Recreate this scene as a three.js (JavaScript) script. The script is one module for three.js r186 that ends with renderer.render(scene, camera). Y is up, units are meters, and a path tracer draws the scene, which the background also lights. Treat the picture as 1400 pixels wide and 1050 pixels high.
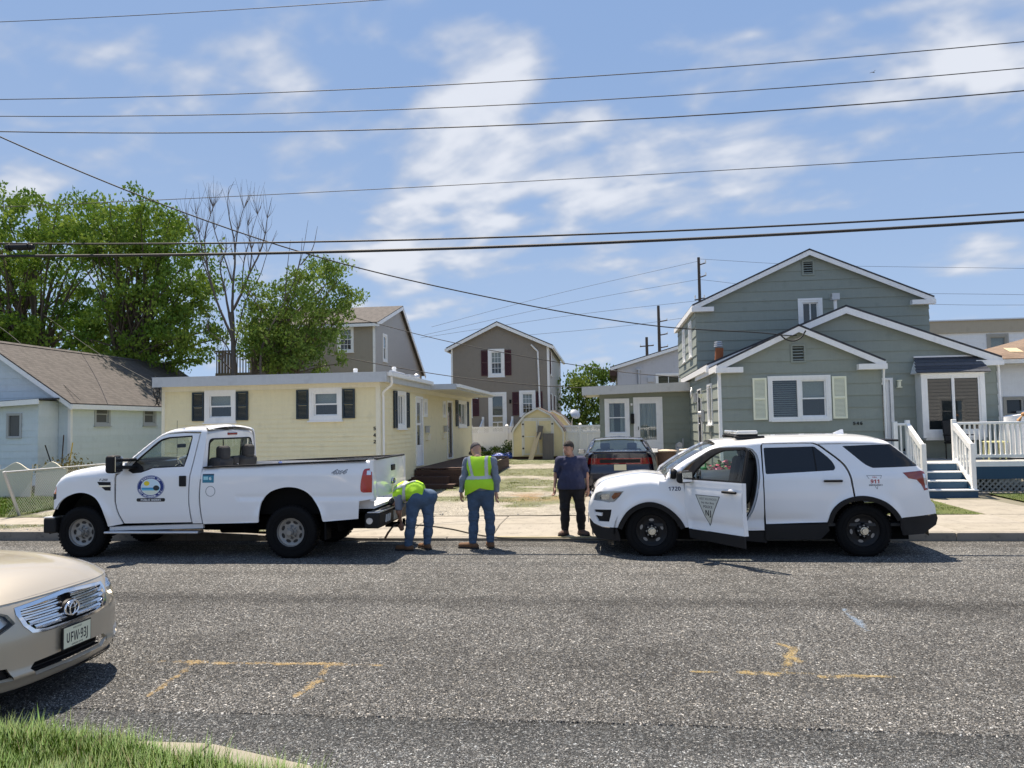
import * as THREE from 'three';
import { mergeGeometries } from 'three/addons/utils/BufferGeometryUtils.js';
import { RoundedBoxGeometry } from 'three/addons/geometries/RoundedBoxGeometry.js';
import { FontLoader } from 'three/addons/loaders/FontLoader.js';
import { TextGeometry } from 'three/addons/geometries/TextGeometry.js';

// ---------------------------------------------------------------- camera
const scene = new THREE.Scene();
const FOCAL = 1052, EYE = 2.0;                       // focal length in photo pixels, eye height above the road
const camera = new THREE.PerspectiveCamera(2 * Math.atan(525 / FOCAL) * 180 / Math.PI, 4 / 3, 0.1, 3000);
camera.position.set(0, EYE, 0);
camera.rotation.order = 'YXZ';
camera.rotation.set(2.99 * Math.PI / 180, 6.8 * Math.PI / 180, -1.0 * Math.PI / 180);
scene.add(camera);
camera.updateMatrixWorld(true);
const renderer = new THREE.WebGLRenderer({ antialias: true });
renderer.toneMapping = THREE.LinearToneMapping;
renderer.toneMappingExposure = 1.85;
renderer.shadowMap.enabled = true;
// a photo pixel gives a direction; the distance comes from the plane it is met with
const ray = (px, py) => new THREE.Vector3((px - 700) / FOCAL, -(py - 525) / FOCAL, -1).applyQuaternion(camera.quaternion);
const onY = (px, py, y = 0) => { const d = ray(px, py), t = (y - EYE) / d.y; return new THREE.Vector3(d.x * t, y, d.z * t); };
const onZ = (px, py, z) => { const d = ray(px, py), t = z / d.z; return new THREE.Vector3(d.x * t, EYE + d.y * t, z); };
const onX = (px, py, x) => { const d = ray(px, py), t = x / d.x; return new THREE.Vector3(x, EYE + d.y * t, d.z * t); };

// ---------------------------------------------------------------- noise and random numbers
function mulberry(a) { return () => { a |= 0; a = a + 0x6D2B79F5 | 0; let t = Math.imul(a ^ a >>> 15, 1 | a); t = t + Math.imul(t ^ t >>> 7, 61 | t) ^ t; return ((t ^ t >>> 14) >>> 0) / 4294967296; }; }
const PERM = new Uint8Array(65536); { const r = mulberry(99); for (let i = 0; i < 65536; i++) PERM[i] = r() * 256; }
const hsh = (x, y) => PERM[((x & 255) + (PERM[y & 255] << 8)) & 65535] / 255;
function vnoise(x, y, p = 256) {                     // value noise, tileable with period p
  const ix = Math.floor(x), iy = Math.floor(y); let u = x - ix, v = y - iy; u = u * u * (3 - 2 * u); v = v * v * (3 - 2 * v);
  const x0 = ((ix % p) + p) % p, x1 = (x0 + 1) % p, y0 = ((iy % p) + p) % p, y1 = (y0 + 1) % p;
  const a = hsh(x0, y0), b = hsh(x1, y0), c = hsh(x0, y1), d = hsh(x1, y1);
  return a + (b - a) * u + (c - a) * v + (a - b - c + d) * u * v;
}
function fbm(x, y, oct = 5, p = 256) { let s = 0, a = .5, n = 0; for (let i = 0; i < oct; i++) { s += a * vnoise(x, y, p); n += a; a *= .5; x *= 2; y *= 2; p *= 2; if (p > 256) p = 256; } return s / n; }
function noise3(x, y, z) { const k = Math.floor(z), f = z - k, w = f * f * (3 - 2 * f); return vnoise(x + k * 17.3, y + k * 9.1) * (1 - w) + vnoise(x + (k + 1) * 17.3, y + (k + 1) * 9.1) * w; }
const sstep = (a, b, x) => { const t = Math.min(1, Math.max(0, (x - a) / (b - a))); return t * t * (3 - 2 * t); };
const mix = (a, b, t) => a + (b - a) * t, clamp = (x, a, b) => Math.min(b, Math.max(a, x));

// ---------------------------------------------------------------- sky and sun
const SUN = new THREE.Vector3(-0.42, 1.7, -0.56).normalize();
{
  const W = 4096, H = 2048, data = new Float32Array(W * H * 4), inv = camera.quaternion.clone().invert(), v = new THREE.Vector3();
  // clouds of the photograph, as directions: centre pixel, radii in pixels, strength
  const C = [[690, 50, 70, 140, .56], [655, 165, 85, 75, .46], [600, 265, 100, 75, .54], [555, 340, 120, 60, .44], [540, 395, 140, 45, .28], [900, 90, 130, 60, .26], [950, 70, 200, 55, .2], [880, 200, 120, 40, .28], [1060, 188, 110, 28, .36],
    [950, 272, 160, 30, .38], [1130, 95, 160, 60, .5], [1290, 40, 190, 75, .62], [1390, 110, 110, 40, .44], [1340, 365, 110, 36, .5], [20, 70, 70, 40, .26], [30, 255, 90, 38, .4], [320, 60, 60, 16, .24], [430, 200, 60, 30, .1], [290, 275, 60, 40, .2], [470, 310, 80, 60, .2], [180, 215, 90, 20, .14]];
  for (let r = 0; r < H; r++) {
    const up = ((r + .5) / H - .5) * Math.PI, y = Math.sin(up), cu = Math.cos(up);
    for (let c = 0; c < W; c++) {
      const rd = ((c + .5) / W - .5) * 2 * Math.PI, x = Math.cos(rd) * cu, z = Math.sin(rd) * cu, k = (r * W + c) * 4;
      const yy = Math.max(y, 0), t = 1 - Math.exp(-yy * 2.4), cs = x * SUN.x + y * SUN.y + z * SUN.z;
      let R = mix(.475, .145, t), Gc = mix(.63, .285, t), B = mix(.86, .60, t);
      const g = .10 * Math.pow(Math.max(0, cs), 6) + .5 * Math.pow(Math.max(0, cs), 60);
      R += g; Gc += g * .98; B += g * .95;
      if (y > 0.005) {
        const q = 1 / (y + .22), u = x * q * 1.5, w = z * q * 1.5;
        const wx = fbm(u * 1.3 + 3, w * 1.3 + 7, 3), wy = fbm(u * 1.3 + 31, w * 1.3 + 17, 3);
        const n = fbm(u * 2.1 + wx * 1.6 + 40, w * 2.1 + wy * 1.6 + 40, 7), n2 = fbm(u * 7 + wy * 2 + 80, w * 7 + wx * 2 + 80, 5);
        v.set(x, y, z).applyQuaternion(inv);
        let put = 0, inside = 0;
        if (v.z < 0) {
          const px = 700 + FOCAL * v.x / -v.z, py = 525 - FOCAL * v.y / -v.z;
          inside = (1 - sstep(0, 260, Math.max(-px, px - 1400, -py, 0)));
          if (inside > 0) for (const [cx, cy, rx, ry, a] of C) { const e = ((px - cx) / rx) ** 2 + ((py - cy) / ry) ** 2; if (e < 7) put += a * Math.exp(-e * .75); }
        }
        const big = sstep(.42, .72, fbm(u * .7 + 11, w * .7 + 5, 3)) * .42;
        const st = fbm(u * 3.2 + w * 1.6 + wx * 2 + 7, w * 9 - u * 4 + wy * 2 + 3, 5);
        const field = (n - .5) * 1.7 + (n2 - .5) * .7 + (st - .5) * .7 + mix(big, put * .95 - .05, inside);
        let d = sstep(.10, .86, field) * .86; d *= sstep(0, .1, y);
        const veil = sstep(.2, .8, fbm(u * .8 + 60, w * .8 + 22, 4)) * .06;
        const lit = .78 + .22 * sstep(.3, .9, field), b = .86 * lit;
        const a = Math.min(.93, d + veil);
        R = mix(R, b * .955, a); Gc = mix(Gc, b * .985, a); B = mix(B, b * 1.06, a);
      }
      data[k] = R * .55; data[k + 1] = Gc * .55; data[k + 2] = B * .55; data[k + 3] = 1;
    }
  }
  const sky = new THREE.DataTexture(data, W, H, THREE.RGBAFormat, THREE.FloatType);
  sky.mapping = THREE.EquirectangularReflectionMapping; sky.magFilter = THREE.LinearFilter; sky.needsUpdate = true;
  scene.background = sky; scene.environment = sky;
}
const sun = new THREE.DirectionalLight(0xfff1de, 5.0);
sun.name = 'sun'; sun.position.copy(SUN).multiplyScalar(120); sun.castShadow = true;
sun.shadow.mapSize.set(4096, 4096); Object.assign(sun.shadow.camera, { left: -45, right: 45, top: 45, bottom: -45, near: 1, far: 260 });
scene.add(sun); scene.add(sun.target);
// ---------------------------------------------------------------- helpers
const D2R = Math.PI / 180, V3 = (x, y, z) => new THREE.Vector3(x, y, z);
function lay(geo, { x = 0, y = 0, z = 0, rx = 0, ry = 0, rz = 0, s = 1 } = {}) {
  const m = new THREE.Matrix4().compose(V3(x, y, z), new THREE.Quaternion().setFromEuler(new THREE.Euler(rx, ry, rz, 'YXZ')), Array.isArray(s) ? V3(...s) : V3(s, s, s));
  return geo.applyMatrix4(m);
}
const box = (w, h, d, x = 0, y = 0, z = 0, o = {}) => lay(new THREE.BoxGeometry(w, h, d), { x, y, z, ...o });
const box2 = (x0, y0, z0, x1, y1, z1) => box(x1 - x0, y1 - y0, z1 - z0, (x0 + x1) / 2, (y0 + y1) / 2, (z0 + z1) / 2);
const rbox = (w, h, d, r, x = 0, y = 0, z = 0, o = {}) => lay(new RoundedBoxGeometry(w, h, d, 2, Math.min(r, w / 2.01, h / 2.01, d / 2.01)), { x, y, z, ...o });
const cyl = (r0, r1, h, n = 16, o = {}) => lay(new THREE.CylinderGeometry(r0, r1, h, n), o);
const sph = (r, o = {}, a = 14, b = 10) => lay(new THREE.SphereGeometry(r, a, b), o);
const tor = (R, r, o = {}, a = 8, b = 24) => lay(new THREE.TorusGeometry(R, r, a, b), o);
function bar(a, b, r, n = 8, r1 = r) {               // straight round bar between two points
  const A = V3(...a), B = V3(...b), d = B.clone().sub(A), g = new THREE.CylinderGeometry(r1, r, d.length(), n);
  g.applyMatrix4(new THREE.Matrix4().compose(A.add(B).multiplyScalar(.5), new THREE.Quaternion().setFromUnitVectors(V3(0, 1, 0), d.normalize()), V3(1, 1, 1)));
  return g;
}
function plank(a, b, w, t, roll = 0) {               // square bar between two points, w across, t thick
  const A = V3(...a), B = V3(...b), d = B.clone().sub(A), L = d.length(); d.normalize();
  const up = Math.abs(d.y) > .95 ? V3(0, 0, 1) : V3(0, 1, 0), s = V3().crossVectors(d, up).normalize(), n = V3().crossVectors(s, d);
  const g = new THREE.BoxGeometry(w, t, L), m = new THREE.Matrix4().makeBasis(s, n, d.clone().negate());
  if (roll) g.rotateZ(roll);
  m.setPosition(A.add(B).multiplyScalar(.5)); g.applyMatrix4(m); return g;
}
function tube(pts, r, seg = 24, n = 6) { return new THREE.TubeGeometry(new THREE.CatmullRomCurve3(pts.map((p) => V3(...p))), seg, r, n); }
function raw(pos, uv, nrm) {
  const g = new THREE.BufferGeometry(); g.setAttribute('position', new THREE.Float32BufferAttribute(pos, 3));
  g.setAttribute('uv', new THREE.Float32BufferAttribute(uv ?? new Float32Array(pos.length / 3 * 2), 2));
  if (nrm) g.setAttribute('normal', new THREE.Float32BufferAttribute(nrm, 3)); else g.computeVertexNormals();
  return g;
}
const quads = (list) => raw(list.flatMap(([a, b, c, d]) => [...a, ...b, ...c, ...a, ...c, ...d]));
function plain(g) { if (g.index) g = g.toNonIndexed(); for (const k of Object.keys(g.attributes)) if (!['position', 'normal', 'uv', 'color'].includes(k)) g.deleteAttribute(k); if (!g.attributes.uv) g.setAttribute('uv', new THREE.Float32BufferAttribute(new Float32Array(g.attributes.position.count * 2), 2)); return g; }
function merged(list) { if (!Array.isArray(list)) return list; if (list.length === 1) return list[0]; return mergeGeometries(list.map(plain)); }
function metreUV(g) {                                // uv in metres from the side each face looks to
  g = plain(g); const p = g.attributes.position, uv = g.attributes.uv, a = V3(), b = V3(), c = V3(), n = V3();
  for (let i = 0; i < p.count; i += 3) {
    a.fromBufferAttribute(p, i); b.fromBufferAttribute(p, i + 1); c.fromBufferAttribute(p, i + 2);
    n.crossVectors(b.clone().sub(a), c.clone().sub(a)); const ax = Math.abs(n.x), ay = Math.abs(n.y), az = Math.abs(n.z);
    [a, b, c].forEach((q, k) => { if (ay >= ax && ay >= az) uv.setXY(i + k, q.x, q.z); else if (ax >= az) uv.setXY(i + k, q.z, q.y); else uv.setXY(i + k, q.x, q.y); });
  }
  return g;
}
const taken = new Map();
function numbered(n) { const k = taken.get(n) ?? 0; taken.set(n, k + 1); return k ? n + '_' + String(k).padStart(3, '0') : n; }
function shade(o) { o.castShadow = true; o.receiveShadow = true; return o; }
function obj(name, geo, m, parent = scene, keep = false) {
  if (geo.pair) return geo.map((g) => obj(name, g, m, parent, keep))[0];
  let g = merged(geo); if (!keep && (m.map || m.bumpMap || m.roughnessMap)) g = metreUV(g);
  const o = shade(new THREE.Mesh(g, m)); o.name = parent === scene ? numbered(name) : name; parent.add(o); return o;
}
function tag(o, label, category, group, kind) { Object.assign(o.userData, { label, category }); if (group) o.userData.group = group; if (kind) o.userData.kind = kind; return o; }
function thing(name, label, category, [x, y, z] = [0, 0, 0], turn = 0, group) {
  const o = new THREE.Group(); o.name = numbered(name); scene.add(o); o.position.set(x, y, z); o.rotation.y = turn; return tag(o, label, category, group);
}
function part(name, parent, { x = 0, y = 0, z = 0, rx = 0, ry = 0, rz = 0 } = {}) { const o = new THREE.Group(); o.name = name; o.position.set(x, y, z); o.rotation.set(rx, ry, rz, 'YXZ'); parent.add(o); return o; }
function struct(name, geo, m, label, keep) { const o = obj(name, geo, m, scene, keep); o.userData.kind = 'structure'; if (label) o.userData.label = label; return o; }
// ---- textures
function tex(N, M, fn, { srgb = false, repeat } = {}) {   // fn(x, y) -> [r, g, b] or grey, 0..1
  const d = new Uint8Array(N * M * 4);
  for (let y = 0, k = 0; y < M; y++) for (let x = 0; x < N; x++, k += 4) { const c = fn(x, y); if (typeof c === 'number') d[k] = d[k + 1] = d[k + 2] = clamp(c, 0, 1) * 255; else for (let i = 0; i < 3; i++) d[k + i] = clamp(c[i], 0, 1) * 255; d[k + 3] = 255; }
  const t = new THREE.DataTexture(d, N, M); t.wrapS = t.wrapT = THREE.RepeatWrapping; t.magFilter = THREE.LinearFilter; if (srgb) t.colorSpace = THREE.SRGBColorSpace; if (repeat) t.repeat.set(...repeat); t.needsUpdate = true; return t;
}
function canvasTex(w, h, draw) { const c = document.createElement('canvas'); c.width = w; c.height = h; draw(c.getContext('2d'), w, h); const t = new THREE.CanvasTexture(c); t.colorSpace = THREE.SRGBColorSpace; return t; }
const lin = (r, g, b) => new THREE.Color().setRGB(r, g, b);
const std = (c, roughness = .8, o = {}) => new THREE.MeshStandardMaterial({ color: Array.isArray(c) ? lin(...c) : c, roughness, ...o });
const phy = (c, roughness = .5, o = {}) => new THREE.MeshPhysicalMaterial({ color: Array.isArray(c) ? lin(...c) : c, roughness, ...o });
// weathered paint: light streaks and blotches of dirt with a grain of their own
const paintTex = tex(512, 512, (x, y) => { const a = fbm(x / 64, y / 64, 5, 8), b = fbm(x / 8, y / 170, 4, 64), c = fbm(x / 6, y / 6, 2, 85); return .84 + .10 * a + .06 * b + .05 * c - (a > .6 ? (a - .6) * .5 : 0); }, { repeat: [.5, .5] });
const fineBump = tex(256, 256, (x, y) => .5 * fbm(x / 5, y / 5, 3, 51) + .5 * hsh(x, y), { repeat: [3, 3] });
const paint = (c, r = .65, o = {}) => std(c, r, { map: paintTex, ...o });
const woodTex = tex(512, 512, (x, y) => { const g = fbm(x / 3, y / 140, 4, 170), k = fbm(x / 30, y / 200, 3, 17); return .62 + .32 * g + .2 * (k - .5); }, { repeat: [1.6, .8] });
function shingleTex(seed) { // 1.0 m x 1.12 m: 8 courses of tabs; colour and height
  const N = 512, rows = 8, tabs = 6, tone = (r, c) => .72 + .36 * hsh(r * 7 + seed, c * 13 + seed * 3);
  const cell = (x, y) => { const r = Math.floor(y / N * rows), off = hsh(r, seed) * N, c = Math.floor(((x + off) % N) / N * tabs), fx = (((x + off) % N) / N * tabs) % 1, fy = (y / N * rows) % 1; return { r, c, fx, fy }; };
  return [tex(N, N, (x, y) => { const k = cell(x, y), n = fbm(x / 4, y / 4, 3, 128), gap = k.fx < .03 || k.fy < .07; return (tone(k.r, k.c) * (.8 + .4 * n)) * (gap ? .55 : 1) * .8; }, { repeat: [1, .89] }),
    tex(N, N, (x, y) => { const k = cell(x, y); return (k.fy < .06 ? 0 : .9 - .6 * k.fy) + (k.fx < .03 ? -.3 : 0) + .1 * hsh(x, y); }, { repeat: [1, .89] })];
}
const [shMap, shBump] = shingleTex(5);
const shingles = (c) => std(c.map((v) => v * .85), .92, { map: shMap, bumpMap: shBump, bumpScale: .006 });
const M = {
  white: paint([.92, .92, .90], .5), trim: paint([.90, .90, .895], .55), plasticWhite: std([.84, .835, .81], .4), black: phy([.010, .010, .011], .5, { specularIntensity: .5 }), rubber: phy([.009, .009, .0095], .8, { specularIntensity: .25 }), darkIn: std([.02, .02, .022], .9),
  chrome: std([.85, .86, .88], .12, { metalness: 1 }), alu: std([.6, .61, .63], .4, { metalness: 1 }), galv: std([.5, .51, .53], .5, { metalness: .8 }), blackPlastic: phy([.012, .012, .013], .55, { specularIntensity: .5, bumpMap: fineBump, bumpScale: .0006 }),
  glass: phy([.93, .96, .95], .02, { transmission: 1, thickness: 0, ior: 1.5 }), darkPane: phy([.02, .024, .028], .06, { ior: 1.5, specularIntensity: 1 }), houseGlass: phy([.75, .79, .79], .015, { transmission: 1, thickness: 0, ior: 1.6 }),
  tint: phy([.06, .065, .07], .02, { transmission: 1, thickness: 0, ior: 1.5 }), skin: phy([.42, .23, .16], .5), skinDark: phy([.3, .16, .11], .5),
  wire: std([.015, .015, .016], .7), bark: std([.11, .085, .065], .95), deadBark: std([.12, .10, .09], .95), poleWood: std([.075, .06, .05], .9), wood: std([.42, .31, .19], .8, { map: woodTex }), greyWood: std([.22, .19, .16], .9, { map: woodTex }),
};
// ---- lapped siding: a wall in its own frame (x along, y up, z out), real openings, one board per course
function clipBand(poly, lo, hi, axis) {
  const cut = (pts, k, keep) => { const out = []; for (let i = 0; i < pts.length; i++) { const a = pts[i], b = pts[(i + 1) % pts.length], ia = keep(a[axis]), ib = keep(b[axis]); if (ia) out.push(a); if (ia !== ib) { const t = (k - a[axis]) / (b[axis] - a[axis]); out.push([a[0] + (b[0] - a[0]) * t, a[1] + (b[1] - a[1]) * t]); } } return out; };
  let p = cut(poly, lo, (v) => v >= lo); if (p.length < 3) return []; p = cut(p, hi, (v) => v <= hi); return p.length < 3 ? [] : p;
}
function board(pieces, y0, y1, t) {                  // convex pieces of one course; the lower edge stands proud by t
  const pos = [], zz = (y) => .003 + t * (y1 - y) / (y1 - y0);
  for (const p of pieces) {
    for (let i = 1; i + 1 < p.length; i++) for (const q of [p[0], p[i], p[i + 1]]) pos.push(q[0], q[1], zz(q[1]));
    for (let i = 0; i < p.length; i++) { const a = p[i], b = p[(i + 1) % p.length]; const A = [...a, zz(a[1])], B = [...b, zz(b[1])], A0 = [...a, -.002], B0 = [...b, -.002]; pos.push(...A0, ...B0, ...B, ...A0, ...B, ...A); }
  }
  return raw(pos);
}
function sidedWall(house, { x = 0, y = 0, z = 0, ry = 0, outline, openings = [], course = .3, lap = .02, mat, single = true, thick = .12, start }) {
  const shape = new THREE.Shape(outline.map((p) => new THREE.Vector2(...p)));
  for (const [u0, v0, u1, v1] of openings) shape.holes.push(new THREE.Path([[u0, v0], [u0, v1], [u1, v1], [u1, v0]].map((p) => new THREE.Vector2(...p))));
  const g = new THREE.ExtrudeGeometry(shape, { depth: thick, bevelEnabled: false }); g.translate(0, 0, -thick - .002);
  const wall = obj('wall', g, M.backing, house); wall.position.set(x, y, z); wall.rotation.y = ry;
  const lo = start ?? Math.min(...outline.map((p) => p[1])), hi = Math.max(...outline.map((p) => p[1])), all = [];
  for (let a = lo, k = 0; a < hi - .01; a += course, k++) {
    let ps = [clipBand(outline, a, a + course, 1)].filter((p) => p.length);
    for (const [u0, v0, u1, v1] of openings) ps = ps.flatMap((p) => v1 <= a || v0 >= a + course ? [p] : [clipBand(p, -99, u0, 0), clipBand(p, u1, 99, 0), ...[clipBand(p, u0, u1, 0)].filter((q) => q.length).flatMap((q) => [clipBand(q, -99, v0, 1), clipBand(q, v1, 99, 1)])].filter((q) => q.length > 2));
    ps = ps.filter((p) => { let s = 0; for (let i = 0; i < p.length; i++) { const q = p[(i + 1) % p.length]; s += p[i][0] * q[1] - q[0] * p[i][1]; } return Math.abs(s) > 1e-5; });
    if (!ps.length) continue;
    if (!single) { all.push(board(ps, a, a + course, lap)); continue; }
    const bb = ps.map((p) => [Math.min(...p.map((q) => q[0])), Math.max(...p.map((q) => q[0]))]), left = ps.map((_, i) => i); // pieces cut apart by an opening are boards of their own
    while (left.length) { const run = [left.shift()]; for (let g = true; g;) { g = false; for (let i = left.length - 1; i >= 0; i--) if (run.some((j) => bb[j][0] < bb[left[i]][1] + 1e-4 && bb[left[i]][0] < bb[j][1] + 1e-4)) { run.push(left.splice(i, 1)[0]); g = true; } } obj('siding_board', board(run.map((j) => ps[j]), a, a + course, lap), Array.isArray(mat) ? mat[(k * 7 + run.length) % mat.length] : mat, wall); }
  }
  if (all.length) { const o = obj('siding', all, Array.isArray(mat) ? mat[0] : mat, wall); o.userData.kind = 'stuff'; }
  return wall;
}
M.backing = std([.16, .16, .15], .9);
// ---- a window set in a wall frame; parts are meshes under one group
function windowUnit(house, frame, { u0, v0, u1, v1, fw = .06, kind = 'hung', mat = M.trim, muntins, casing = 0, blind, glass = M.houseGlass, sill = true, inset = .03, name = 'window', cat }) {
  const o = part(name, house, frame), w = u1 - u0, h = v1 - v0, cx = (u0 + u1) / 2, cy = (v0 + v1) / 2, t = .05;
  const ring = (a0, b0, a1, b1, f, z0, z1) => [box2(a0, b0, z0, a0 + f, b1, z1), box2(a1 - f, b0, z0, a1, b1, z1), box2(a0 + f, b1 - f, z0, a1 - f, b1, z1), box2(a0 + f, b0, z0, a1 - f, b0 + f, z1)];
  obj('frame', [...ring(u0, v0, u1, v1, fw, -.07, .022), ...(casing ? ring(u0 - casing, v0 - casing, u1 + casing, v1 + casing, casing - .001, .0, .034) : [])], mat, o);
  if (sill) obj('sill', box2(u0 - casing - .03, v0 - casing - .035, .0, u1 + casing + .03, v0 - casing - .002, .07), mat, o);
  const panes = [], a0 = u0 + fw, a1 = u1 - fw, b0 = v0 + fw, b1 = v1 - fw;
  if (kind === 'hung') { obj('sash', [...ring(a0, cy - .02, a1, b1, .035, -.04, -.012), ...ring(a0, b0, a1, cy + .02, .035, -.065, -.042)], mat, o); panes.push([a0 + .03, cy + .01, a1 - .03, b1 - .03, -.03], [a0 + .03, b0 + .03, a1 - .03, cy - .01, -.055]); }
  else if (kind === 'slider') { obj('sash', [...ring(a0, b0, cx + .02, b1, .035, -.04, -.012), ...ring(cx - .02, b0, a1, b1, .035, -.065, -.042)], mat, o); panes.push([a0 + .03, b0 + .03, cx, b1 - .03, -.03], [cx, b0 + .03, a1 - .03, b1 - .03, -.055]); }
  else panes.push([a0, b0, a1, b1, -.03]);
  for (const [x0, y0, x1, y1, z] of panes) { obj('pane', box2(x0, y0, z - .003, x1, y1, z), glass, o);
    if (muntins) { const [nx, ny] = muntins, bars = []; for (let i = 1; i < nx; i++) { const x = mix(x0, x1, i / nx); bars.push(box2(x - .009, y0, z + .001, x + .009, y1, z + .014)); } for (let i = 1; i < ny; i++) { const y = mix(y0, y1, i / ny); bars.push(box2(x0, y - .009, z + .002, x1, y + .009, z + .013)); } obj('muntin', bars, mat, o); } }
  obj('room_lining', [box2(u0 - .02, v0 - .02, -.9, u1 + .02, v1 + .02, -.88)], M.room, o);
  if (blind === 'blinds') { const sl = []; for (let y = b0 + .02; y < b1; y += .055) sl.push(box(w - fw * 2, .004, .045, cx, y, -.13, { rx: .5 })); obj('blind', sl, M.blind, o); }
  else if (blind === 'curtain') obj('curtain', drape(a0, a1, b0, b1, -.14), M.curtain, o);
  else if (blind === 'shade') obj('blind', box2(a0, mix(b0, b1, .5), -.115, a1, b1, -.11), M.blind, o);
  else if (blind === 'swag') obj('curtain', [drape(a0, mix(a0, a1, .32), b0, b1, -.14), drape(mix(a0, a1, .68), a1, b0, b1, -.14)], M.curtain, o);
  return o;
}
function drape(u0, u1, v0, v1, z) { const n = 40, pos = []; const at = (i, y) => { const x = mix(u0, u1, i / n); return [x, y, z + .025 * Math.sin(x * 62) + .012 * Math.sin(x * 31 + 1)]; }; for (let i = 0; i < n; i++) { const a = at(i, v0), b = at(i + 1, v0), c = at(i + 1, v1), d = at(i, v1); pos.push(...a, ...b, ...c, ...a, ...c, ...d); } return raw(pos); }
M.room = std([.10, .095, .09], .9); M.blind = std([.62, .6, .55], .7); M.curtain = std([.62, .6, .56], .9);
function shutterPanel(house, frame, u0, v0, u1, v1, mat, name = 'shutter') {
  const o = part(name, house, frame), f = .045, ls = [];
  obj('stile', [box2(u0, v0, .012, u0 + f, v1, .045), box2(u1 - f, v0, .012, u1, v1, .045), box2(u0 + f, v0, .012, u1 - f, v0 + f, .045), box2(u0 + f, v1 - f, .012, u1 - f, v1, .045), box2(u0 + f, (v0 + v1) / 2 - f / 2, .013, u1 - f, (v0 + v1) / 2 + f / 2, .044)], mat, o);
  for (let y = v0 + f + .015; y < v1 - f; y += .032) if (Math.abs(y - (v0 + v1) / 2) > f * .7) ls.push(box(u1 - u0 - 2 * f, .026, .007, (u0 + u1) / 2, y, .028, { rx: -.55 }));
  obj('louver', ls, mat, o).userData.kind = 'stuff'; return o;
}
// ---- a sloping slab of roof from four corners (eave a-b, ridge c-d), thickness downwards
function roofSlab(a, b, c, d, t, n = null) {
  const A = [a, b, c, d].map((p) => V3(...p)), nm = n ?? V3().crossVectors(A[1].clone().sub(A[0]), A[3].clone().sub(A[0])).normalize(); if (nm.y < 0) nm.negate();
  const lo = A.map((p) => p.clone().addScaledVector(nm, -t)), P = (v) => [v.x, v.y, v.z], pos = [], uv = [];
  const u = A[1].clone().sub(A[0]).normalize(), w = V3().crossVectors(nm, u).normalize(); if (w.dot(A[3].clone().sub(A[0])) < 0) w.negate();
  const q = (...v) => { for (const i of [0, 1, 2, 0, 2, 3]) { pos.push(...P(v[i])); const r = v[i].clone().sub(A[0]); uv.push(r.dot(u), r.dot(w)); } };
  q(...A); q(lo[3], lo[2], lo[1], lo[0]); for (let i = 0; i < 4; i++) { const j = (i + 1) % 4; q(A[i], lo[i], lo[j], A[j]); }
  return raw(pos, uv);
}
// ---------------------------------------------------------------- ground, road, kerbs, pavements
const ZK = -13.3, ZN = -4.3;                          // far and near kerb lines
const elev = (x, z) => .115 + clamp((-16 - z) * .0142, 0, .29);
function grid(x0, x1, nx, z0, z1, nz, yf, colf) {
  const pos = [], uv = [], col = [], P = (i, j) => { const x = mix(x0, x1, i / nx), z = mix(z0, z1, j / nz); return [x, yf(x, z), z]; };
  const nrm = [], N = (x, z) => { const e = .05, a = (yf(x + e, z) - yf(x - e, z)) / (2 * e), b = (yf(x, z + e) - yf(x, z - e)) / (2 * e), l = Math.hypot(a, 1, b); return [-a / l, 1 / l, -b / l]; };
  for (let i = 0; i < nx; i++) for (let j = 0; j < nz; j++) for (const [a, b] of [[0, 0], [0, 1], [1, 1], [0, 0], [1, 1], [1, 0]]) { const p = P(i + a, j + b); pos.push(...p); uv.push(p[0], p[2]); nrm.push(...N(p[0], p[2])); if (colf) col.push(...colf(p[0], p[2])); }
  const g = raw(pos, uv, nrm); if (colf) g.setAttribute('color', new THREE.Float32BufferAttribute(col, 3)); return g;
}
{ // chip-seal: individual light and dark stones, in 4.6 m tiles
  const N = 2048, h = new Float32Array(N * N), tone = new Float32Array(N * N), tint = new Float32Array(N * N), r = mulberry(4); h.fill(.18); tone.fill(.055);
  for (let k = 0; k < 190000; k++) {
    const cx = r() * N, cy = r() * N, R = 1.4 + r() * r() * 3.4, el = .65 + r() * .7, an = r() * 3.14, ca = Math.cos(an), sa = Math.sin(an), q = r(), v = q < .09 ? .34 + r() * .3 : q < .5 ? .15 + r() * .14 : .05 + r() * .09, ti = r(), top = .35 + r() * .65;
    for (let y = Math.floor(-R * 1.3); y <= R * 1.3; y++) for (let x = Math.floor(-R * 1.3); x <= R * 1.3; x++) {
      const u = (x * ca + y * sa) * el, w = (-x * sa + y * ca) / el, d = Math.max(Math.abs(u), Math.abs(w) * .8 + Math.abs(u) * .35) / R; if (d > 1) continue;
      const i = ((Math.floor(cy + y) + N) % N) * N + (Math.floor(cx + x) + N) % N, hh = top * (1 - d * d * .6); if (hh > h[i]) { h[i] = hh; tone[i] = v; tint[i] = ti; }
    }
  }
  const mp = tex(N, N, (x, y) => { const i = y * N + x, v = tone[i] * (.85 + .3 * hsh(x, y)), w = fbm(x / 128, y / 128, 4, 16); const s = v * (.85 + .3 * w); const g = Math.pow(s, 1 / 2.2); return tint[i] > .7 ? [g * 1.01, g * .985, g * .95] : tint[i] > .3 ? [g, g * .995, g * .985] : [g * .975, g * .99, g]; }, { srgb: true, repeat: [1 / 4.6, 1 / 4.6] });
  const bm = tex(N, N, (x, y) => h[y * N + x], { repeat: [1 / 4.6, 1 / 4.6] });
  M.chip = phy([.93, .935, .925], .92, { specularIntensity: .22, map: mp, bumpMap: bm, bumpScale: .009, vertexColors: true });
}
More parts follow.
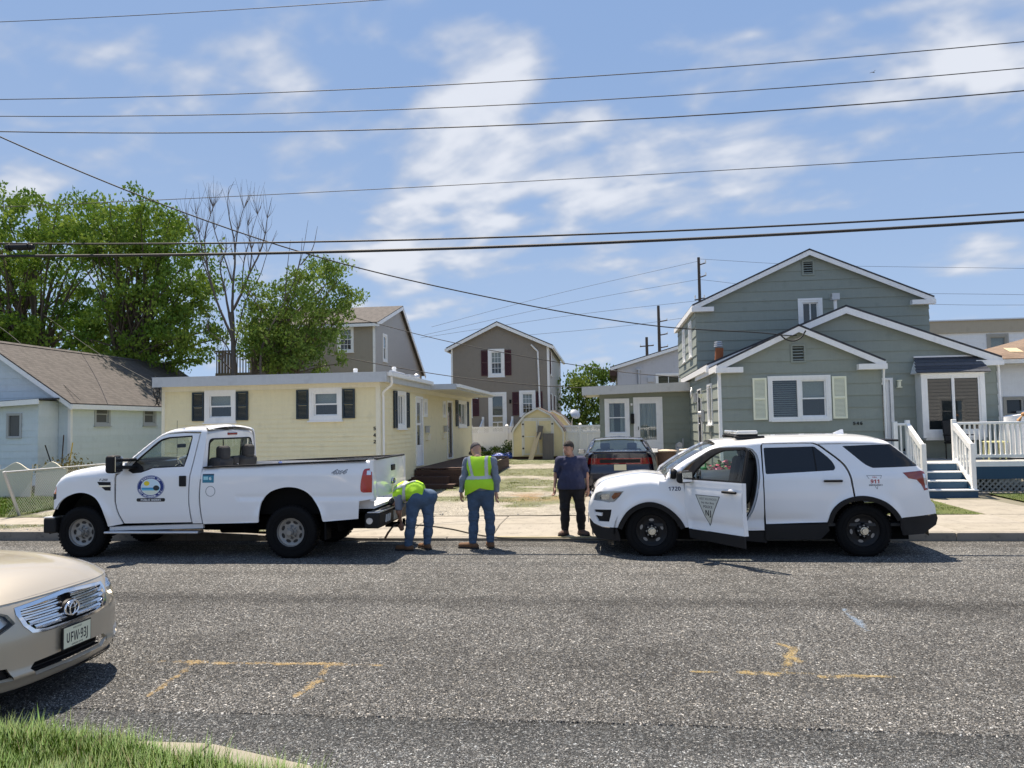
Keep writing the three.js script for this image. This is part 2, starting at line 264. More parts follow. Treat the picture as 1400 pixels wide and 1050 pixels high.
const roadTone = (x, z) => {
  const n = fbm(x * .5 + 9, z * 1.2, 4), m = fbm(x * .13 + 4, z * 2.6 + 7, 4), k = fbm(x * 1.9, z * 3.1, 4);
  let v = .92 + .26 * (n - .5) + .3 * (k - .5);
  v *= 1 - .30 * Math.exp(-(((z + 8.75 + .12 * (m - .5)) / .20) ** 2)) - .12 * Math.exp(-(((z + 9.0) / .5) ** 2));     // worn dark wheel track and seal joint
  v *= 1 - .10 * Math.exp(-(((z + 6.4) / .5) ** 2)) * (m > .5 ? 1 : .6);
  v *= 1 + .08 * sstep(-9.4, -11.5, z);
  v *= 1 - .22 * sstep(.62, .74, fbm(x * 1.3 + 17, z * 1.3 + 29, 3)) * sstep(.4, .6, fbm(x * 6, z * 6 + 3, 2));  // oil stains
  return [v, v * .995, v * .985];
};
struct('ground', grid(-260, 260, 40, -420, -15.9, 60, (x, z) => elev(x, z) - .03), std([.16, .15, .11], .95), 'sandy soil with thin turf under the lots');
struct('ground', box2(-260, -.4, -15.9, 260, -.06, 120), std([.16, .15, .11], .95), 'soil under the street and the near verge');
const gutterTone = (x, z) => { const n = fbm(x * .8 + 2, z * 3, 4), k = fbm(x * 3, z * 9, 3); const near = z > -8; let v = .62 + .4 * (n - .5) + .4 * (k - .5); if (near) v *= 1 + .45 * sstep(-4.98, -4.72, z + .12 * (n - .5)); else v *= 1.25; return near ? [v * .96, v, v * 1.04] : [v, v * .98, v * .95]; };
const gutter = struct('road_gutter', [grid(-60, 60, 400, -5.9, ZN + .2, 16, () => -.009, gutterTone), grid(-60, 60, 300, ZK - .02, -12.2, 10, () => -.009, gutterTone)], M.chip, 'older dark asphalt along both kerbs', true);
const road = (() => { // the seal coat: a sheet with ragged edges, 16 mm above the old asphalt
  const zN = (x) => -5.27 + .05 * (fbm(x * 3.2, 3, 4) - .5) - .05 * (fbm(x * .25, 8, 2) - .5), zF = (x) => -12.62 + .03 * (fbm(x * 1.5, 31, 4) - .5);
  const nx = 1400, nz = 44, pos = [], uv = [], col = [];
  const P = (i, j) => { const s = i / nx * 2 - 1, x = 18 * s + 42 * s ** 5, z = mix(zF(x), zN(x), j / nz); return [x, 0, z]; };
  const put = (p) => { pos.push(...p); uv.push(p[0], p[2]); col.push(...roadTone(p[0], p[2])); };
  for (let i = 0; i < nx; i++) { for (let j = 0; j < nz; j++) { const a = P(i, j), b = P(i + 1, j), c = P(i + 1, j + 1), d = P(i, j + 1); [a, d, c, a, c, b].forEach(put); }
    for (const j of [0, nz]) { const a = P(i, j), b = P(i + 1, j), o = j ? .012 : -.012, a0 = [a[0], -.009, a[2] + o], b0 = [b[0], -.009, b[2] + o]; (j ? [a, a0, b0, a, b0, b] : [a, b, b0, a, b0, a0]).forEach(put); } }
  const g = raw(pos, uv); g.setAttribute('color', new THREE.Float32BufferAttribute(col, 3)); return struct('road', g, M.chip, 'grey chip sealed street', true);
})();
// sprayed survey marks: worn paint that only sits on the tops of the stones
function sprayed(list, [x0, z0, x1, z1], color, name, seed) {
  const N = 512, K = 256, r = mulberry(seed), a = new Float32Array(N * K);
  for (const [px0, py0, px1, py1, wd, op] of list) {
    const A = onY(px0, py0), B = onY(px1, py1), n = 60;
    for (let k = 0; k <= n; k++) { const t = k / n, wx = mix(A.x, B.x, t) + (fbm(t * 5, seed, 3) - .5) * .05, wz = mix(A.z, B.z, t) + (fbm(t * 6, seed + 9, 3) - .5) * .06, o = op * clamp(2.2 * (fbm(t * 6 + seed, px0, 3) - .28), 0, 1);
      const sx = (x1 - x0) / N, sz = (z1 - z0) / K, R = wd * (.6 + .8 * fbm(t * 9, seed + 4, 2));
      for (let j = Math.floor((wz - R - z0) / sz); j <= (wz + R - z0) / sz; j++) for (let i = Math.floor((wx - R - x0) / sx); i <= (wx + R - x0) / sx; i++) { if (i < 0 || j < 0 || i >= N || j >= K) continue; const d = Math.hypot(x0 + i * sx - wx, z0 + j * sz - wz) / R; if (d < 1) a[j * N + i] = Math.max(a[j * N + i], o * (1 - d * d)); } }
  }
  const al = tex(N, K, (x, y) => a[y * N + x] > .02 ? clamp((a[y * N + x] * 1.25 - hsh(x, y) * 1.15) * 2.5, 0, .46) : 0); al.wrapS = al.wrapT = THREE.ClampToEdgeWrapping;
  const g = raw([x0, .004, z0, x0, .004, z1, x1, .004, z1, x0, .004, z0, x1, .004, z1, x1, .004, z0], [0, 0, 0, 1, 1, 1, 0, 0, 1, 1, 1, 0]);
  const o = obj(name, g, std(color, .8, { alphaMap: al, transparent: true }), road, true); return o;
}
sprayed([[200, 905, 330, 907, .05, .9], [330, 907, 560, 910, .045, .75], [380, 908, 520, 909, .04, .9], [262, 908, 236, 930, .03, .8], [236, 928, 204, 951, .03, .7], [448, 910, 430, 935, .035, .9], [434, 932, 404, 952, .04, .8], [425, 935, 440, 930, .05, .7]], [-4.6, -7.2, -1, -5.5], [.50, .35, .14], 'survey_paint_mark', 3);
sprayed([[945, 918, 1230, 925, .03, .9], [1010, 919, 1060, 922, .045, .9], [1120, 925, 1185, 925, .045, .9], [1070, 918, 1085, 884, .045, .9], [1070, 895, 1092, 905, .05, .9], [1062, 880, 1080, 886, .03, .8]], [.3, -7.4, 2.8, -5.7], [.50, .36, .13], 'survey_paint_mark', 5);
sprayed([[1152, 833, 1186, 862, .03, .8], [1160, 838, 1180, 856, .045, .7]], [1.8, -9.2, 3.2, -7.6], [.26, .37, .52], 'survey_paint_mark', 8);
// concrete
const concTex = tex(1024, 1024, (x, y) => { const a = fbm(x / 128, y / 128, 6, 8), b = fbm(x / 5, y / 5, 3, 204), s = hsh(x, y), t = fbm(x / 40 + 5, y / 40, 4, 25); return .70 + .22 * (a - .5) + .14 * (b - .5) + .05 * s - (s > .985 ? .16 : 0) - (t > .62 ? (t - .62) * .9 : 0); }, { repeat: [.6, .6] });
const concBump = tex(512, 512, (x, y) => .5 * fbm(x / 4, y / 4, 3, 128) + .5 * hsh(x, y), { repeat: [1.5, 1.5] });
const conc = (r, g, b) => std([r * .60, g * .60, b * .60], .9, { map: concTex, bumpMap: concBump, bumpScale: .0015 });
M.conc = [conc(.66, .60, .49), conc(.62, .565, .465), conc(.69, .63, .525), conc(.60, .55, .46)]; M.kerb = [conc(.52, .47, .40), conc(.48, .44, .375)]; M.kerbOld = conc(.60, .55, .44);
function prism(top, t) {                              // slab from its four upper corners, chamfered upper edge
  const c = top.reduce((s, p) => [s[0] + p[0] / 4, s[1] + p[1] / 4, s[2] + p[2] / 4], [0, 0, 0]), k = .012, inn = top.map((p) => { const d = Math.hypot(p[0] - c[0], p[2] - c[2]); return [p[0] + (c[0] - p[0]) * k / d * 1.3, p[1], p[2] + (c[2] - p[2]) * k / d * 1.3]; });
  const mid = top.map((p) => [p[0], p[1] - k, p[2]]), low = top.map((p) => [p[0], p[1] - t, p[2]]), q = [[inn[0], inn[1], inn[2], inn[3]]];
  for (let i = 0; i < 4; i++) { const j = (i + 1) % 4; q.push([inn[i], mid[i], mid[j], inn[j]], [mid[i], low[i], low[j], mid[j]]); }
  return quads(q);
}
const kerbH = (x) => x < -6.2 ? .15 : mix(.15, .035, sstep(-6.2, -5.0, x)) + (.085) * sstep(.6, 2.2, x);
{
  const kerb = struct('kerb', box2(-60, -.3, ZK - .16, 60, -.05, ZK - .02), M.kerb[1], 'far concrete kerb');
  for (let x = -34, k = 0; x < 34; k++) { const L = x > -7 && x < 3 ? 1.2 : 2.4, x1 = x + L, g = .006, a = kerbH(x), b = kerbH(x1); obj('kerb_stone', prism([[x + g, a, ZK], [x1 - g, b, ZK + .0], [x1 - g, b + .002, ZK - .17], [x + g, a + .002, ZK - .17]].reverse(), .3), M.kerb[k % 2], kerb); x = x1; }
  const walk = struct('sidewalk', box2(-60, -.2, -15.78, 60, .05, -14.6), M.conc[3], 'pale concrete sidewalk slabs');
  const zs = [ZK - .18, -14.55, -15.8];
  let k = 0;
  for (let x = -33; x < 33; x += 1.55) for (let j = 0; j < 2; j++) {
    if (j === 0 && x < -6.3) continue;
    const x1 = x + 1.55 - .012, z0 = zs[j] - (j ? .006 : 0), z1 = zs[j + 1] + .006, h0 = j ? .118 : Math.min(.118, kerbH(x) + .004), h0b = j ? .118 : Math.min(.118, kerbH(x1) + .004), d = (hsh(k, 7) - .5) * .006, d2 = (hsh(k, 9) - .5) * .006;
    obj('sidewalk_slab', prism([[x, h0 + d, z0], [x1, h0b + d2, z0], [x1, .118 + d2, z1], [x, .118 + d, z1]].reverse(), .1), M.conc[(k * 5 + j) % 4], walk); k++;
  }
  const path = struct('walkway', box2(7.2, -.1, -18.85, 8.6, .09, -15.85), M.conc[3], 'concrete walk from the sidewalk to the porch steps');
  for (let j = 0; j < 2; j++) obj('walkway_slab', prism([[7.25, .122, -15.81 - j * 1.5], [8.55 + (j ? 0 : .35), .122, -15.81 - j * 1.5], [8.55, .122, -17.3 - j * 1.5], [7.25, .122, -17.3 - j * 1.5]].reverse(), .1), M.conc[j], path);
  const drive = struct('driveway', box2(-.55, -.1, -26, 2.7, .08, -15.85), M.conc[3], 'concrete driveway beside the green house');
  for (let j = 0; j < 4; j++) for (let i = 0; i < 2; i++) { const x = -.5 + i * 1.6, z = -15.81 - j * 2.5; obj('driveway_slab', prism([[x, elev(x, z) + .012, z], [x + 1.588, elev(x, z) + .012, z], [x + 1.588, elev(x, z - 2.49) + .012, z - 2.49], [x, elev(x, z - 2.49) + .012, z - 2.49]].reverse(), .1), M.conc[(i + j) % 4], drive); }
  const nk = struct('near_kerb', box2(-30, -.3, ZN + .0, -1.9, -.02, ZN + .14), M.kerbOld, 'near concrete kerb beside the verge');
  for (let x = -30; x < -4.6; x += 2.3) obj('kerb_stone', prism([[x, .12, ZN - .17], [x + 2.29, .12, ZN - .17], [x + 2.29, .125, ZN + .02], [x, .125, ZN + .02]].reverse(), .3), M.kerbOld, nk);
  obj('kerb_stone', prism([[-2.39, .12, ZN - .17], [-1.68, .10, ZN + .03], [-1.62, .10, ZN + .22], [-2.39, .125, ZN + .02]].reverse(), .3), M.kerbOld, nk);
  for (let x = -1.6; x < 20; x += 1.7) obj('kerb_stone', prism([[x, .012, ZN + .16], [x + 1.68, .012, ZN + .16], [x + 1.68, .018, ZN + .32], [x, .018, ZN + .32]].reverse(), .3), M.kerb[0], nk);
  struct('near_apron', box2(-1.6, -.2, ZN + .33, 22, .012, 14), M.conc[3], 'concrete apron on the near side');
}
// lots: crushed shell and gravel with thin grass
const gravTex = (() => { const N = 1024, r = mulberry(12), t = new Float32Array(N * N).fill(.22), b = new Float32Array(N * N), w = new Float32Array(N * N);
  for (let k = 0; k < 42000; k++) { const cx = r() * N, cy = r() * N, R = 1.5 + r() * r() * 5, v = .26 + r() * .42, q = r(); for (let y = -Math.ceil(R); y <= R; y++) for (let x = -Math.ceil(R); x <= R; x++) { const d = (x * x + y * y * (1 + q)) / (R * R); if (d > 1) continue; const i = ((Math.floor(cy + y) + N) % N) * N + (Math.floor(cx + x) + N) % N, h = (1 - d) * (.4 + q * .6); if (h > b[i]) { b[i] = h; t[i] = v; w[i] = q; } } }
  return [tex(N, N, (x, y) => { const i = y * N + x, g = Math.pow(t[i], 1 / 2.2) * (.9 + .2 * fbm(x / 100, y / 100, 3, 10)); return [g * 1.01, g * (.975 + .02 * w[i]), g * (.90 + .08 * w[i])]; }, { srgb: true, repeat: [.5, .5] }), tex(N, N, (x, y) => b[y * N + x], { repeat: [.5, .5] })]; })();
const patch = (x, z) => sstep(.49, .58, fbm(x * .55 + 3, z * .8 + 8, 5) + .10 * sstep(-17, -20, z) - .12 * sstep(-4.6, -6, x));
const sandy = (x, z) => Math.exp(-(((x + 1.8) / .9) ** 2) - (((z + 19.3) / .8) ** 2)) * sstep(.3, .6, fbm(x * 2, z * 2, 4));
struct('gravel_lot', grid(-13.2, -.56, 90, -36.4, -15.82, 130, (x, z) => elev(x, z) + .002 + .02 * fbm(x, z, 3), (x, z) => { const p = patch(x, z), s = sandy(x, z), n = .8 + .4 * fbm(x * 2, z * 2, 3); return [mix(mix(1.2, .40, p * .8), .95, s) * n, mix(mix(1.18, .50, p * .8), .62, s) * n, mix(mix(1.1, .20, p * .8), .30, s) * n]; }), std([.8, .8, .8], .95, { map: gravTex[0], bumpMap: gravTex[1], bumpScale: .012, vertexColors: true }), 'crushed shell lot with worn grass', true);
struct('gravel_strip', grid(-34, -5.12, 120, -14.54, ZK - .18, 8, (x, z) => .125 + .012 * fbm(x * 2, z * 2, 3), (x, z) => { const p = sstep(.5, .62, fbm(x * .9, z * 1.4, 4)); return [mix(1, .45, p), mix(.96, .5, p), mix(.88, .3, p)]; }), std([.8, .8, .8], .95, { map: gravTex[0], bumpMap: gravTex[1], bumpScale: .01, vertexColors: true }), 'shell strip between kerb and sidewalk', true);
const turf = std(0xffffff, .95, { vertexColors: true, bumpMap: gravTex[1], bumpScale: .02 });
const turfTone = (x, z) => { const n = fbm(x * 1.1, z * 1.1, 4), k = fbm(x * 5, z * 5, 3); return [mix(.055, .16, n) * (.7 + .6 * k), mix(.10, .17, n) * (.7 + .6 * k), mix(.022, .05, n)]; };
struct('lawn', grid(-60, -13.2, 90, -34, -15.82, 40, (x, z) => elev(x, z) + .004, turfTone), turf, 'patchy lawn beside the blue house', true);
struct('lawn', grid(8.95, 30, 50, -19.9, -15.82, 16, (x, z) => elev(x, z) + .008, turfTone), turf, 'mown lawn below the porch lattice', true);
struct('lawn', grid(2.75, 7.18, 24, -20.4, -15.82, 16, (x, z) => elev(x, z) + .008, turfTone), turf, 'small lawn before the green house', true);
struct('lawn', grid(-30, -1.62, 90, ZN + .03, 8, 60, (x, z) => z < ZN + .02 + .30 * Math.max(0, x + 2.45) ? .05 : .128, turfTone), turf, 'near verge of rough grass', true);
// grass blades and weeds: tufts
function tuftGeo(n, h, sp, w, seed) {
  const r = mulberry(seed), pos = [], nr = [];
  for (let k = 0; k < n; k++) { const a = r() * 6.28, d = Math.sqrt(r()) * sp, x = Math.cos(a) * d, z = Math.sin(a) * d, hh = h * (.45 + .75 * r()), ln = (.1 + .5 * r()) * hh, b = a + (r() - .5) * 2, dx = Math.cos(b), dz = Math.sin(b), sx = -dz * w / 2, sz = dx * w / 2;
    const A = [x - sx, -.01, z - sz], B = [x + sx, -.01, z + sz], C = [x + dx * ln * .35 + sx * .8, hh * .6, z + dz * ln * .35 + sz * .8], E = [x + dx * ln * .35 - sx * .8, hh * .6, z + dz * ln * .35 - sz * .8], T = [x + dx * ln, hh, z + dz * ln];
    pos.push(...A, ...B, ...C, ...A, ...C, ...E, ...E, ...C, ...T); for (let i = 0; i < 9; i++) nr.push(dx * .35, .86, dz * .35); }
  return raw(pos, null, nr);
}
M.blade = phy([.60, .62, .55], .65, { transmission: .35, thickness: 0, specularIntensity: .12, side: THREE.DoubleSide });
function tufts(name, label, geo, spots, colf, seed) {
  const o = new THREE.InstancedMesh(geo, M.blade, spots.length), m = new THREE.Matrix4(), q = new THREE.Quaternion(), r = mulberry(seed);
  spots.forEach(([x, y, z, s], i) => { q.setFromAxisAngle(V3(0, 1, 0), r() * 6.28); m.compose(V3(x, y, z), q, V3(s, s * (.75 + .5 * r()), s)); o.setMatrixAt(i, m); o.setColorAt(i, colf(r)); });
  o.name = numbered(name); shade(o); scene.add(o); return tag(o, label, 'grass', null, 'stuff');
}
{
  const r = mulberry(21), grassCol = (r) => { const t = r(); return t < .07 ? lin(.22, .19, .08) : t < .3 ? lin(.05 + .03 * r(), .13 + .05 * r(), .006) : lin(.10 + .07 * r(), .22 + .09 * r(), .008 + .008 * r()); };
  let s = []; const add = (n, x0, x1, z0, z1, y, sc, keep) => { for (let k = 0; k < n; k++) { const x = mix(x0, x1, r()), z = mix(z0, z1, r()); if (!keep || keep(x, z)) s.push([x, typeof y === 'function' ? y(x, z) : y, z, sc * (.6 + .8 * r()) * (.62 + .8 * fbm(x * 2.3 + 7, z * 2.3 + 3, 3))]); } };
  add(11500, -6.2, -1.5, ZN - .06, ZN + .75, .12, .95, (x, z) => z > ZN + .09 + .34 * Math.max(0, x + 2.75) - .08 * fbm(x * 4, z * 4, 3) && r() < .35 + 1.3 * fbm(x * 1.7, z * 2 + 5, 3)); add(2600, -9, -1.9, ZN + .75, -1, .12, 1);
  add(420, -5.5, -2.9, ZN - .12, ZN + .05, .115, .8);
  tufts('grass', 'tall fresh grass on the near verge', tuftGeo(14, .115, .06, .0042, 2), s, grassCol, 5);
  s = []; add(5200, -22, -13.2, -23, -15.85, elev, 1); tufts('grass', 'grass of the yard before the blue house', tuftGeo(16, .065, .10, .007, 3), s, grassCol, 6);
  s = []; add(1500, 8.95, 13, -19.8, -15.85, elev, 1); add(900, 2.8, 7.15, -20.3, -15.85, elev, 1); tufts('grass', 'short grass of the lawns by the porch', tuftGeo(18, .032, .10, .006, 4), s, grassCol, 7);
  s = []; add(9000, -13, -.6, -36, -15.9, elev, 1, (x, z) => r() < patch(x, z) * .55 && !(x < -5.6 && z < -18.7)); add(300, -24, -5.2, -14.5, ZK - .25, .125, 1.1, (x, z) => fbm(x * .9, z * 1.4, 4) > .5); tufts('grass', 'thin weeds growing through the shell lot', tuftGeo(16, .035, .11, .008, 5), s, (r) => r() < .4 ? lin(.42, .38, .18) : lin(.17 + .08 * r(), .25 + .1 * r(), .06), 8);
  const peb = new THREE.InstancedMesh(new THREE.IcosahedronGeometry(1, 0), std([.8, .8, .8], .9), 5200), m = new THREE.Matrix4(), q = new THREE.Quaternion();
  for (let i = 0; i < 5200; i++) { const st = i < 900, x = st ? mix(-16, -6.4, r()) : mix(-13, -.6, r()), z = st ? mix(-14.5, ZK - .2, r()) : mix(-29, -15.85, r() ** 1.5), k = .008 + .02 * r() * r(); q.setFromEuler(new THREE.Euler(r() * 6, r() * 6, r() * 6)); m.compose(V3(x, (st ? .13 : elev(x, z) + .012), z), q, V3(k, k * .6, k * (.7 + .6 * r()))); peb.setMatrixAt(i, m); const v = .3 + .45 * r(); peb.setColorAt(i, lin(v, v * .96, v * .85)); }
  peb.name = 'gravel'; shade(peb); scene.add(peb); tag(peb, 'loose white shells and pebbles on the lot', 'gravel', null, 'stuff');
}
{ // loose and bedded stone chips standing proud of the near half of the road
  const N = 210000, r = mulberry(303), o = new THREE.InstancedMesh(new THREE.IcosahedronGeometry(1, 0), phy([.93, .935, .93], .85, { specularIntensity: .3 }), N), m = new THREE.Matrix4(), q = new THREE.Quaternion();
  for (let i = 0; i < N; i++) { const t = r(), z = -4.42 - 4.6 * t ** 1.6, x = mix(-1.0 * -z - .6, .62 * -z + .4, r()), g = z > -5.27, k = (.0028 + .0042 * r() * r()) * (g ? .8 : 1); q.setFromEuler(new THREE.Euler(r() * 6, r() * 6, r() * 6)); m.compose(V3(x, (g ? -.009 : 0) + k * .1, z), q, V3(k * (.8 + .7 * r()), k * .75, k * (.8 + .5 * r()))); o.setMatrixAt(i, m); const u = r(), v = u < .08 ? .30 + .18 * r() : u < .5 ? .12 + .12 * r() : .04 + .06 * r(), w = r() * .08; o.setColorAt(i, lin(v, v * (.99 - w * .4), v * (.985 - w))); }
  o.name = 'stone_chips'; shade(o); scene.add(o); tag(o, 'stone chips bedded in the road seal', 'gravel', null, 'stuff');
}
// ---------------------------------------------------------------- houses
const frontFrame = (x, z) => ({ x, y: 0, z, ry: 0 }), rightFrame = (x, z) => ({ x, y: 0, z, ry: Math.PI / 2 }), leftFrame = (x, z) => ({ x, y: 0, z, ry: -Math.PI / 2 });
const rect = (u0, v0, u1, v1) => [[u0, v0], [u1, v0], [u1, v1], [u0, v1]];
M.yellow = [paint([.87, .785, .51], .55), paint([.85, .77, .50], .55), paint([.88, .795, .525], .55)]; M.navyShutter = std([.018, .032, .042], .5); M.trimYellow = paint([.86, .81, .64], .55);
M.blue = [paint([.64, .715, .755], .65), paint([.62, .70, .74], .65), paint([.655, .73, .77], .65)]; M.green = [paint([.275, .308, .272], .7), paint([.262, .296, .262], .7), paint([.285, .318, .282], .7)]; M.greenAnnex = [paint([.27, .295, .238], .7), paint([.258, .284, .23], .7)];
M.cream = std([.85, .85, .66], .55); M.roofBrown = shingles([.14, .126, .116]); M.roofDark = shingles([.085, .09, .105]); M.roofTan = shingles([.30, .21, .145]); M.roofGrey = shingles([.17, .16, .155]);
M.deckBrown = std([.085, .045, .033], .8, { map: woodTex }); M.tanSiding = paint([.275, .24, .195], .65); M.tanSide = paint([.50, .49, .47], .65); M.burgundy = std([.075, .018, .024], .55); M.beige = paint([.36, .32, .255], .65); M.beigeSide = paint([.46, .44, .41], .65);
M.greySiding = paint([.56, .56, .58], .65); M.whiteSiding = paint([.88, .88, .87], .6); M.soffit = paint([.78, .75, .68], .7); M.metalRoof = paint([.52, .55, .58], .45);

M.alu2 = std([.42,.44,.45],.5); M.greyTrim = paint([.4,.38,.33],.6); M.roofTanPaint = paint([.46,.40,.30],.7); M.woodLight = std([.80,.64,.40],.8,{map:woodTex}); M.shed = paint([.82,.70,.42],.7); M.shedTrim = paint([.78,.76,.70],.6); M.roofRust = shingles([.17,.12,.10]); M.latticeGrey = std([.26,.255,.23],.8); M.panelCream = std([.62,.58,.46],.6);
M.hoodA = std([.07,.078,.095],.9,{bumpMap:fineBump,bumpScale:.003}); M.hoodB = std([.095,.10,.115],.9,{bumpMap:fineBump,bumpScale:.003}); M.hoodC = std([.055,.06,.075],.9,{bumpMap:fineBump,bumpScale:.003}); M.trimTan = paint([.62,.61,.57],.6);
// --- the yellow house, number 542
{
  const h = thing('yellow_house', 'pale yellow flat roofed bungalow with dark shutters and number 542', 'house', [-5.6, 0, -18.77]);
  // frame: x 0 at the corner, z 0 at the front; wall 5.8 wide, 13.4 deep
  const W = 5.78, Dp = 13.4, y0 = .48, y1 = 3.13;
  const fw = [{ u0: -4.545, u1: -3.85 }, { u0: -1.745, u1: -1.03 }];
  sidedWall(h, { ...frontFrame(0, 0), outline: rect(-W, y0, 0, y1), openings: fw.map((f) => [f.u0, 2.25, f.u1, 2.93]), course: .117, lap: .017, mat: M.yellow, single: false });
  for (const f of fw) {
    windowUnit(h, frontFrame(0, .012), { u0: f.u0, v0: 2.25, u1: f.u1, v1: 2.93, fw: .045, casing: .075, blind: 'shade', mat: M.white });
    shutterPanel(h, frontFrame(0, .012), f.u0 - .41, 2.22, f.u0 - .09, 2.96, M.navyShutter); shutterPanel(h, frontFrame(0, .012), f.u1 + .09, 2.22, f.u1 + .41, 2.96, M.navyShutter);
  }
  // side wall: u runs back from the corner (0 .. 13.4)
  const sF = rightFrame(0, 0), sF2 = rightFrame(.012, 0);
  const sw = [[1.62, 1.98, 2.45, 2.92], [3.72, .84, 4.46, 2.82], [8.32, .84, 9.1, 2.82], [10.4, 1.96, 12.1, 2.92], [4.75, 2.32, 5.1, 2.8], [7.6, 2.32, 7.95, 2.8]];
  sidedWall(h, { ...sF, outline: rect(0, y0, Dp, y1), openings: sw, course: .117, lap: .017, mat: M.yellow, single: false });
  windowUnit(h, sF2, { u0: 1.62, v0: 1.98, u1: 2.45, v1: 2.92, kind: 'slider', casing: .05, blind: 'curtain', mat: M.white }); windowUnit(h, sF2, { u0: 10.4, v0: 1.96, u1: 12.1, v1: 2.92, kind: 'slider', casing: .05, blind: 'curtain', mat: M.white });
  for (const [a, b] of [[1.22, 1.54], [2.53, 2.85], [9.85, 10.3], [12.2, 12.62]]) shutterPanel(h, sF2, a, 1.95, b, 2.95, M.navyShutter);
  for (const [a, b] of [[4.75, 5.1], [7.6, 7.95]]) windowUnit(h, sF2, { u0: a, v0: 2.32, u1: b, v1: 2.8, kind: 'fixed', casing: .05, sill: false, mat: M.white });
  for (const [a, b, dark] of [[3.72, 4.46, 0], [8.32, 9.1, 1]]) { // storm doors
    const d = part('door', h, sF2);
    obj('frame', [box2(a - .07, .80, -.05, a, 2.89, .035), box2(b, .80, -.05, b + .07, 2.89, .035), box2(a, 2.82, -.05, b, 2.89, .035), box2(a, .80, -.05, b, .84, .06)], M.white, d);
    obj('door_leaf', dark ? [box2(a, .84, -.04, a + .1, 2.82, -.01), box2(b - .1, .84, -.04, b, 2.82, -.01), box2(a + .1, 2.66, -.04, b - .1, 2.82, -.01), box2(a + .1, .84, -.04, b - .1, .98, -.01)] : [box2(a, .84, -.04, a + .1, 2.82, -.01), box2(b - .1, .84, -.04, b, 2.82, -.01), box2(a + .1, 2.7, -.04, b - .1, 2.82, -.01), box2(a + .1, .84, -.04, b - .1, 1.42, -.012), box2(a + .1, 2.02, -.04, b - .1, 2.08, -.01)], dark ? M.greyWood : M.white, d);
    obj('pane', box2(a + .1, .98, -.03, b - .1, 2.7, -.027), M.houseGlass, d); obj('door_panel', box2(a, .84, -.16, b, 2.82, -.13), dark ? std([.03, .028, .026], .6) : std([.5, .42, .26], .6), d);
    obj('handle', [box2(a + .03, 1.72, -.01, a + .05, 1.86, .03), sph(.025, { x: a + .045, y: 1.79, z: .03 })], M.black, d);
  }
  for (const u of [4.95, 7.75]) { const l = part('wall_lamp', h, sF2); obj('lamp_body', [box(.14, .18, .1, u, 2.12 - .25, .07), box(.18, .03, .14, u, 2.225 - .25, .07)], M.galv, l); obj('lamp_glass', box(.1, .12, .085, u, 2.10 - .25, .075), M.blind, l); }
  for (const u of [5.0, 7.4]) obj('mailbox', [box2(u, 1.55, 0, u + .3, 1.72, .1), box2(u - .01, 1.70, 0, u + .31, 1.74, .12)].map((g) => lay(g, { ry: Math.PI / 2 })), M.trimYellow, h);
  for (const g of [[box2(-.085, y0, .004, .026, y1, .026), box2(.004, y0, -.085, .0258, y1, .0042)], box2(-W - .02, y0, .004, -W + .07, y1, .026), box2(.004, y0, -Dp, .026, y1, -Dp + .08)]) obj('corner_trim', g, M.trimYellow, h);
  sidedWall(h, { ...leftFrame(-W, -Dp), outline: rect(0, y0, Dp, y1), course: .117, lap: .017, mat: M.yellow, single: false });
  sidedWall(h, { x: 0, y: 0, z: -Dp, ry: Math.PI, outline: rect(0, y0, W, y1), course: .117, lap: .017, mat: M.yellow, single: false });
  obj('foundation', box2(-W + .06, 0, -Dp + .06, -.06, y0, -.06), M.kerb[1], h);
  obj('frieze', [box2(-W, y1 - .14, .026, .02, y1, .04), box2(.0265, y1 - .14, -Dp, .04, y1, .04)], M.trimYellow, h);
  // flat roof: low slope, deep grey fascia, wider over the doors
  const ov = .30, roof = part('roof', h);
  obj('roof_deck', [box2(-W - .07, y1, -Dp - .2, .25, y1 + .19, ov), box2(.25, y1 + .01, -12.6, 1.05, y1 + .13, -4.6)], M.metalRoof, roof);
  obj('soffit', [box2(-W - .05, y1 - .012, -Dp - .15, .2, y1 - .001, ov - .05), box2(.21, y1 - .005, -12.55, 1.0, y1 + .006, -4.65)], M.soffit, roof);
  obj('fascia', [box2(-W - .10, y1 - .03, ov + .0, .28, y1 + .205, ov + .028), box2(.252, y1 - .03, -4.6, .28, y1 + .205, ov - .001), box2(1.05, y1 - .02, -12.63, 1.075, y1 + .15, -4.57), box2(.281, y1 - .02, -4.6, 1.049, y1 + .15, -4.572), box2(.281, y1 - .02, -12.63, 1.049, y1 + .15, -12.602), box2(.252, y1 - .03, -Dp - .2, .28, y1 + .205, -12.64)], M.metalRoof, roof);
  obj('gutter', [box2(.285, y1 + .12, -4.5, .39, y1 + .22, ov - .05), box2(1.08, y1 + .04, -12.6, 1.18, y1 + .14, -4.6)], M.plasticWhite, roof);
  obj('roof_edge', box2(-W - .11, y1 + .206, ov - .06, .29, y1 + .222, ov + .036), M.alu, roof);
  obj('downspout', [tube([[.34, y1 + .12, .1], [.33, y1 - .08, .04], [.09, y1 - .28, -.05], [.075, y1 - .4, -.1]], .032, 16, 8), bar([.075, y1 - .38, -.1], [.075, .55, -.1], .032, 8)], M.plasticWhite, h);
  for (const [x, z] of [[-2.0, -4.2], [-.72, -4.0]]) { const v = part('vent_pipe', h, { x, y: y1 + .22, z }); obj('pipe', cyl(.065, .065, .42, 12, { y: .2 }), M.white, v); obj('vent_cap', cyl(.05, .075, .05, 12, { y: .43 }), M.white, v); }
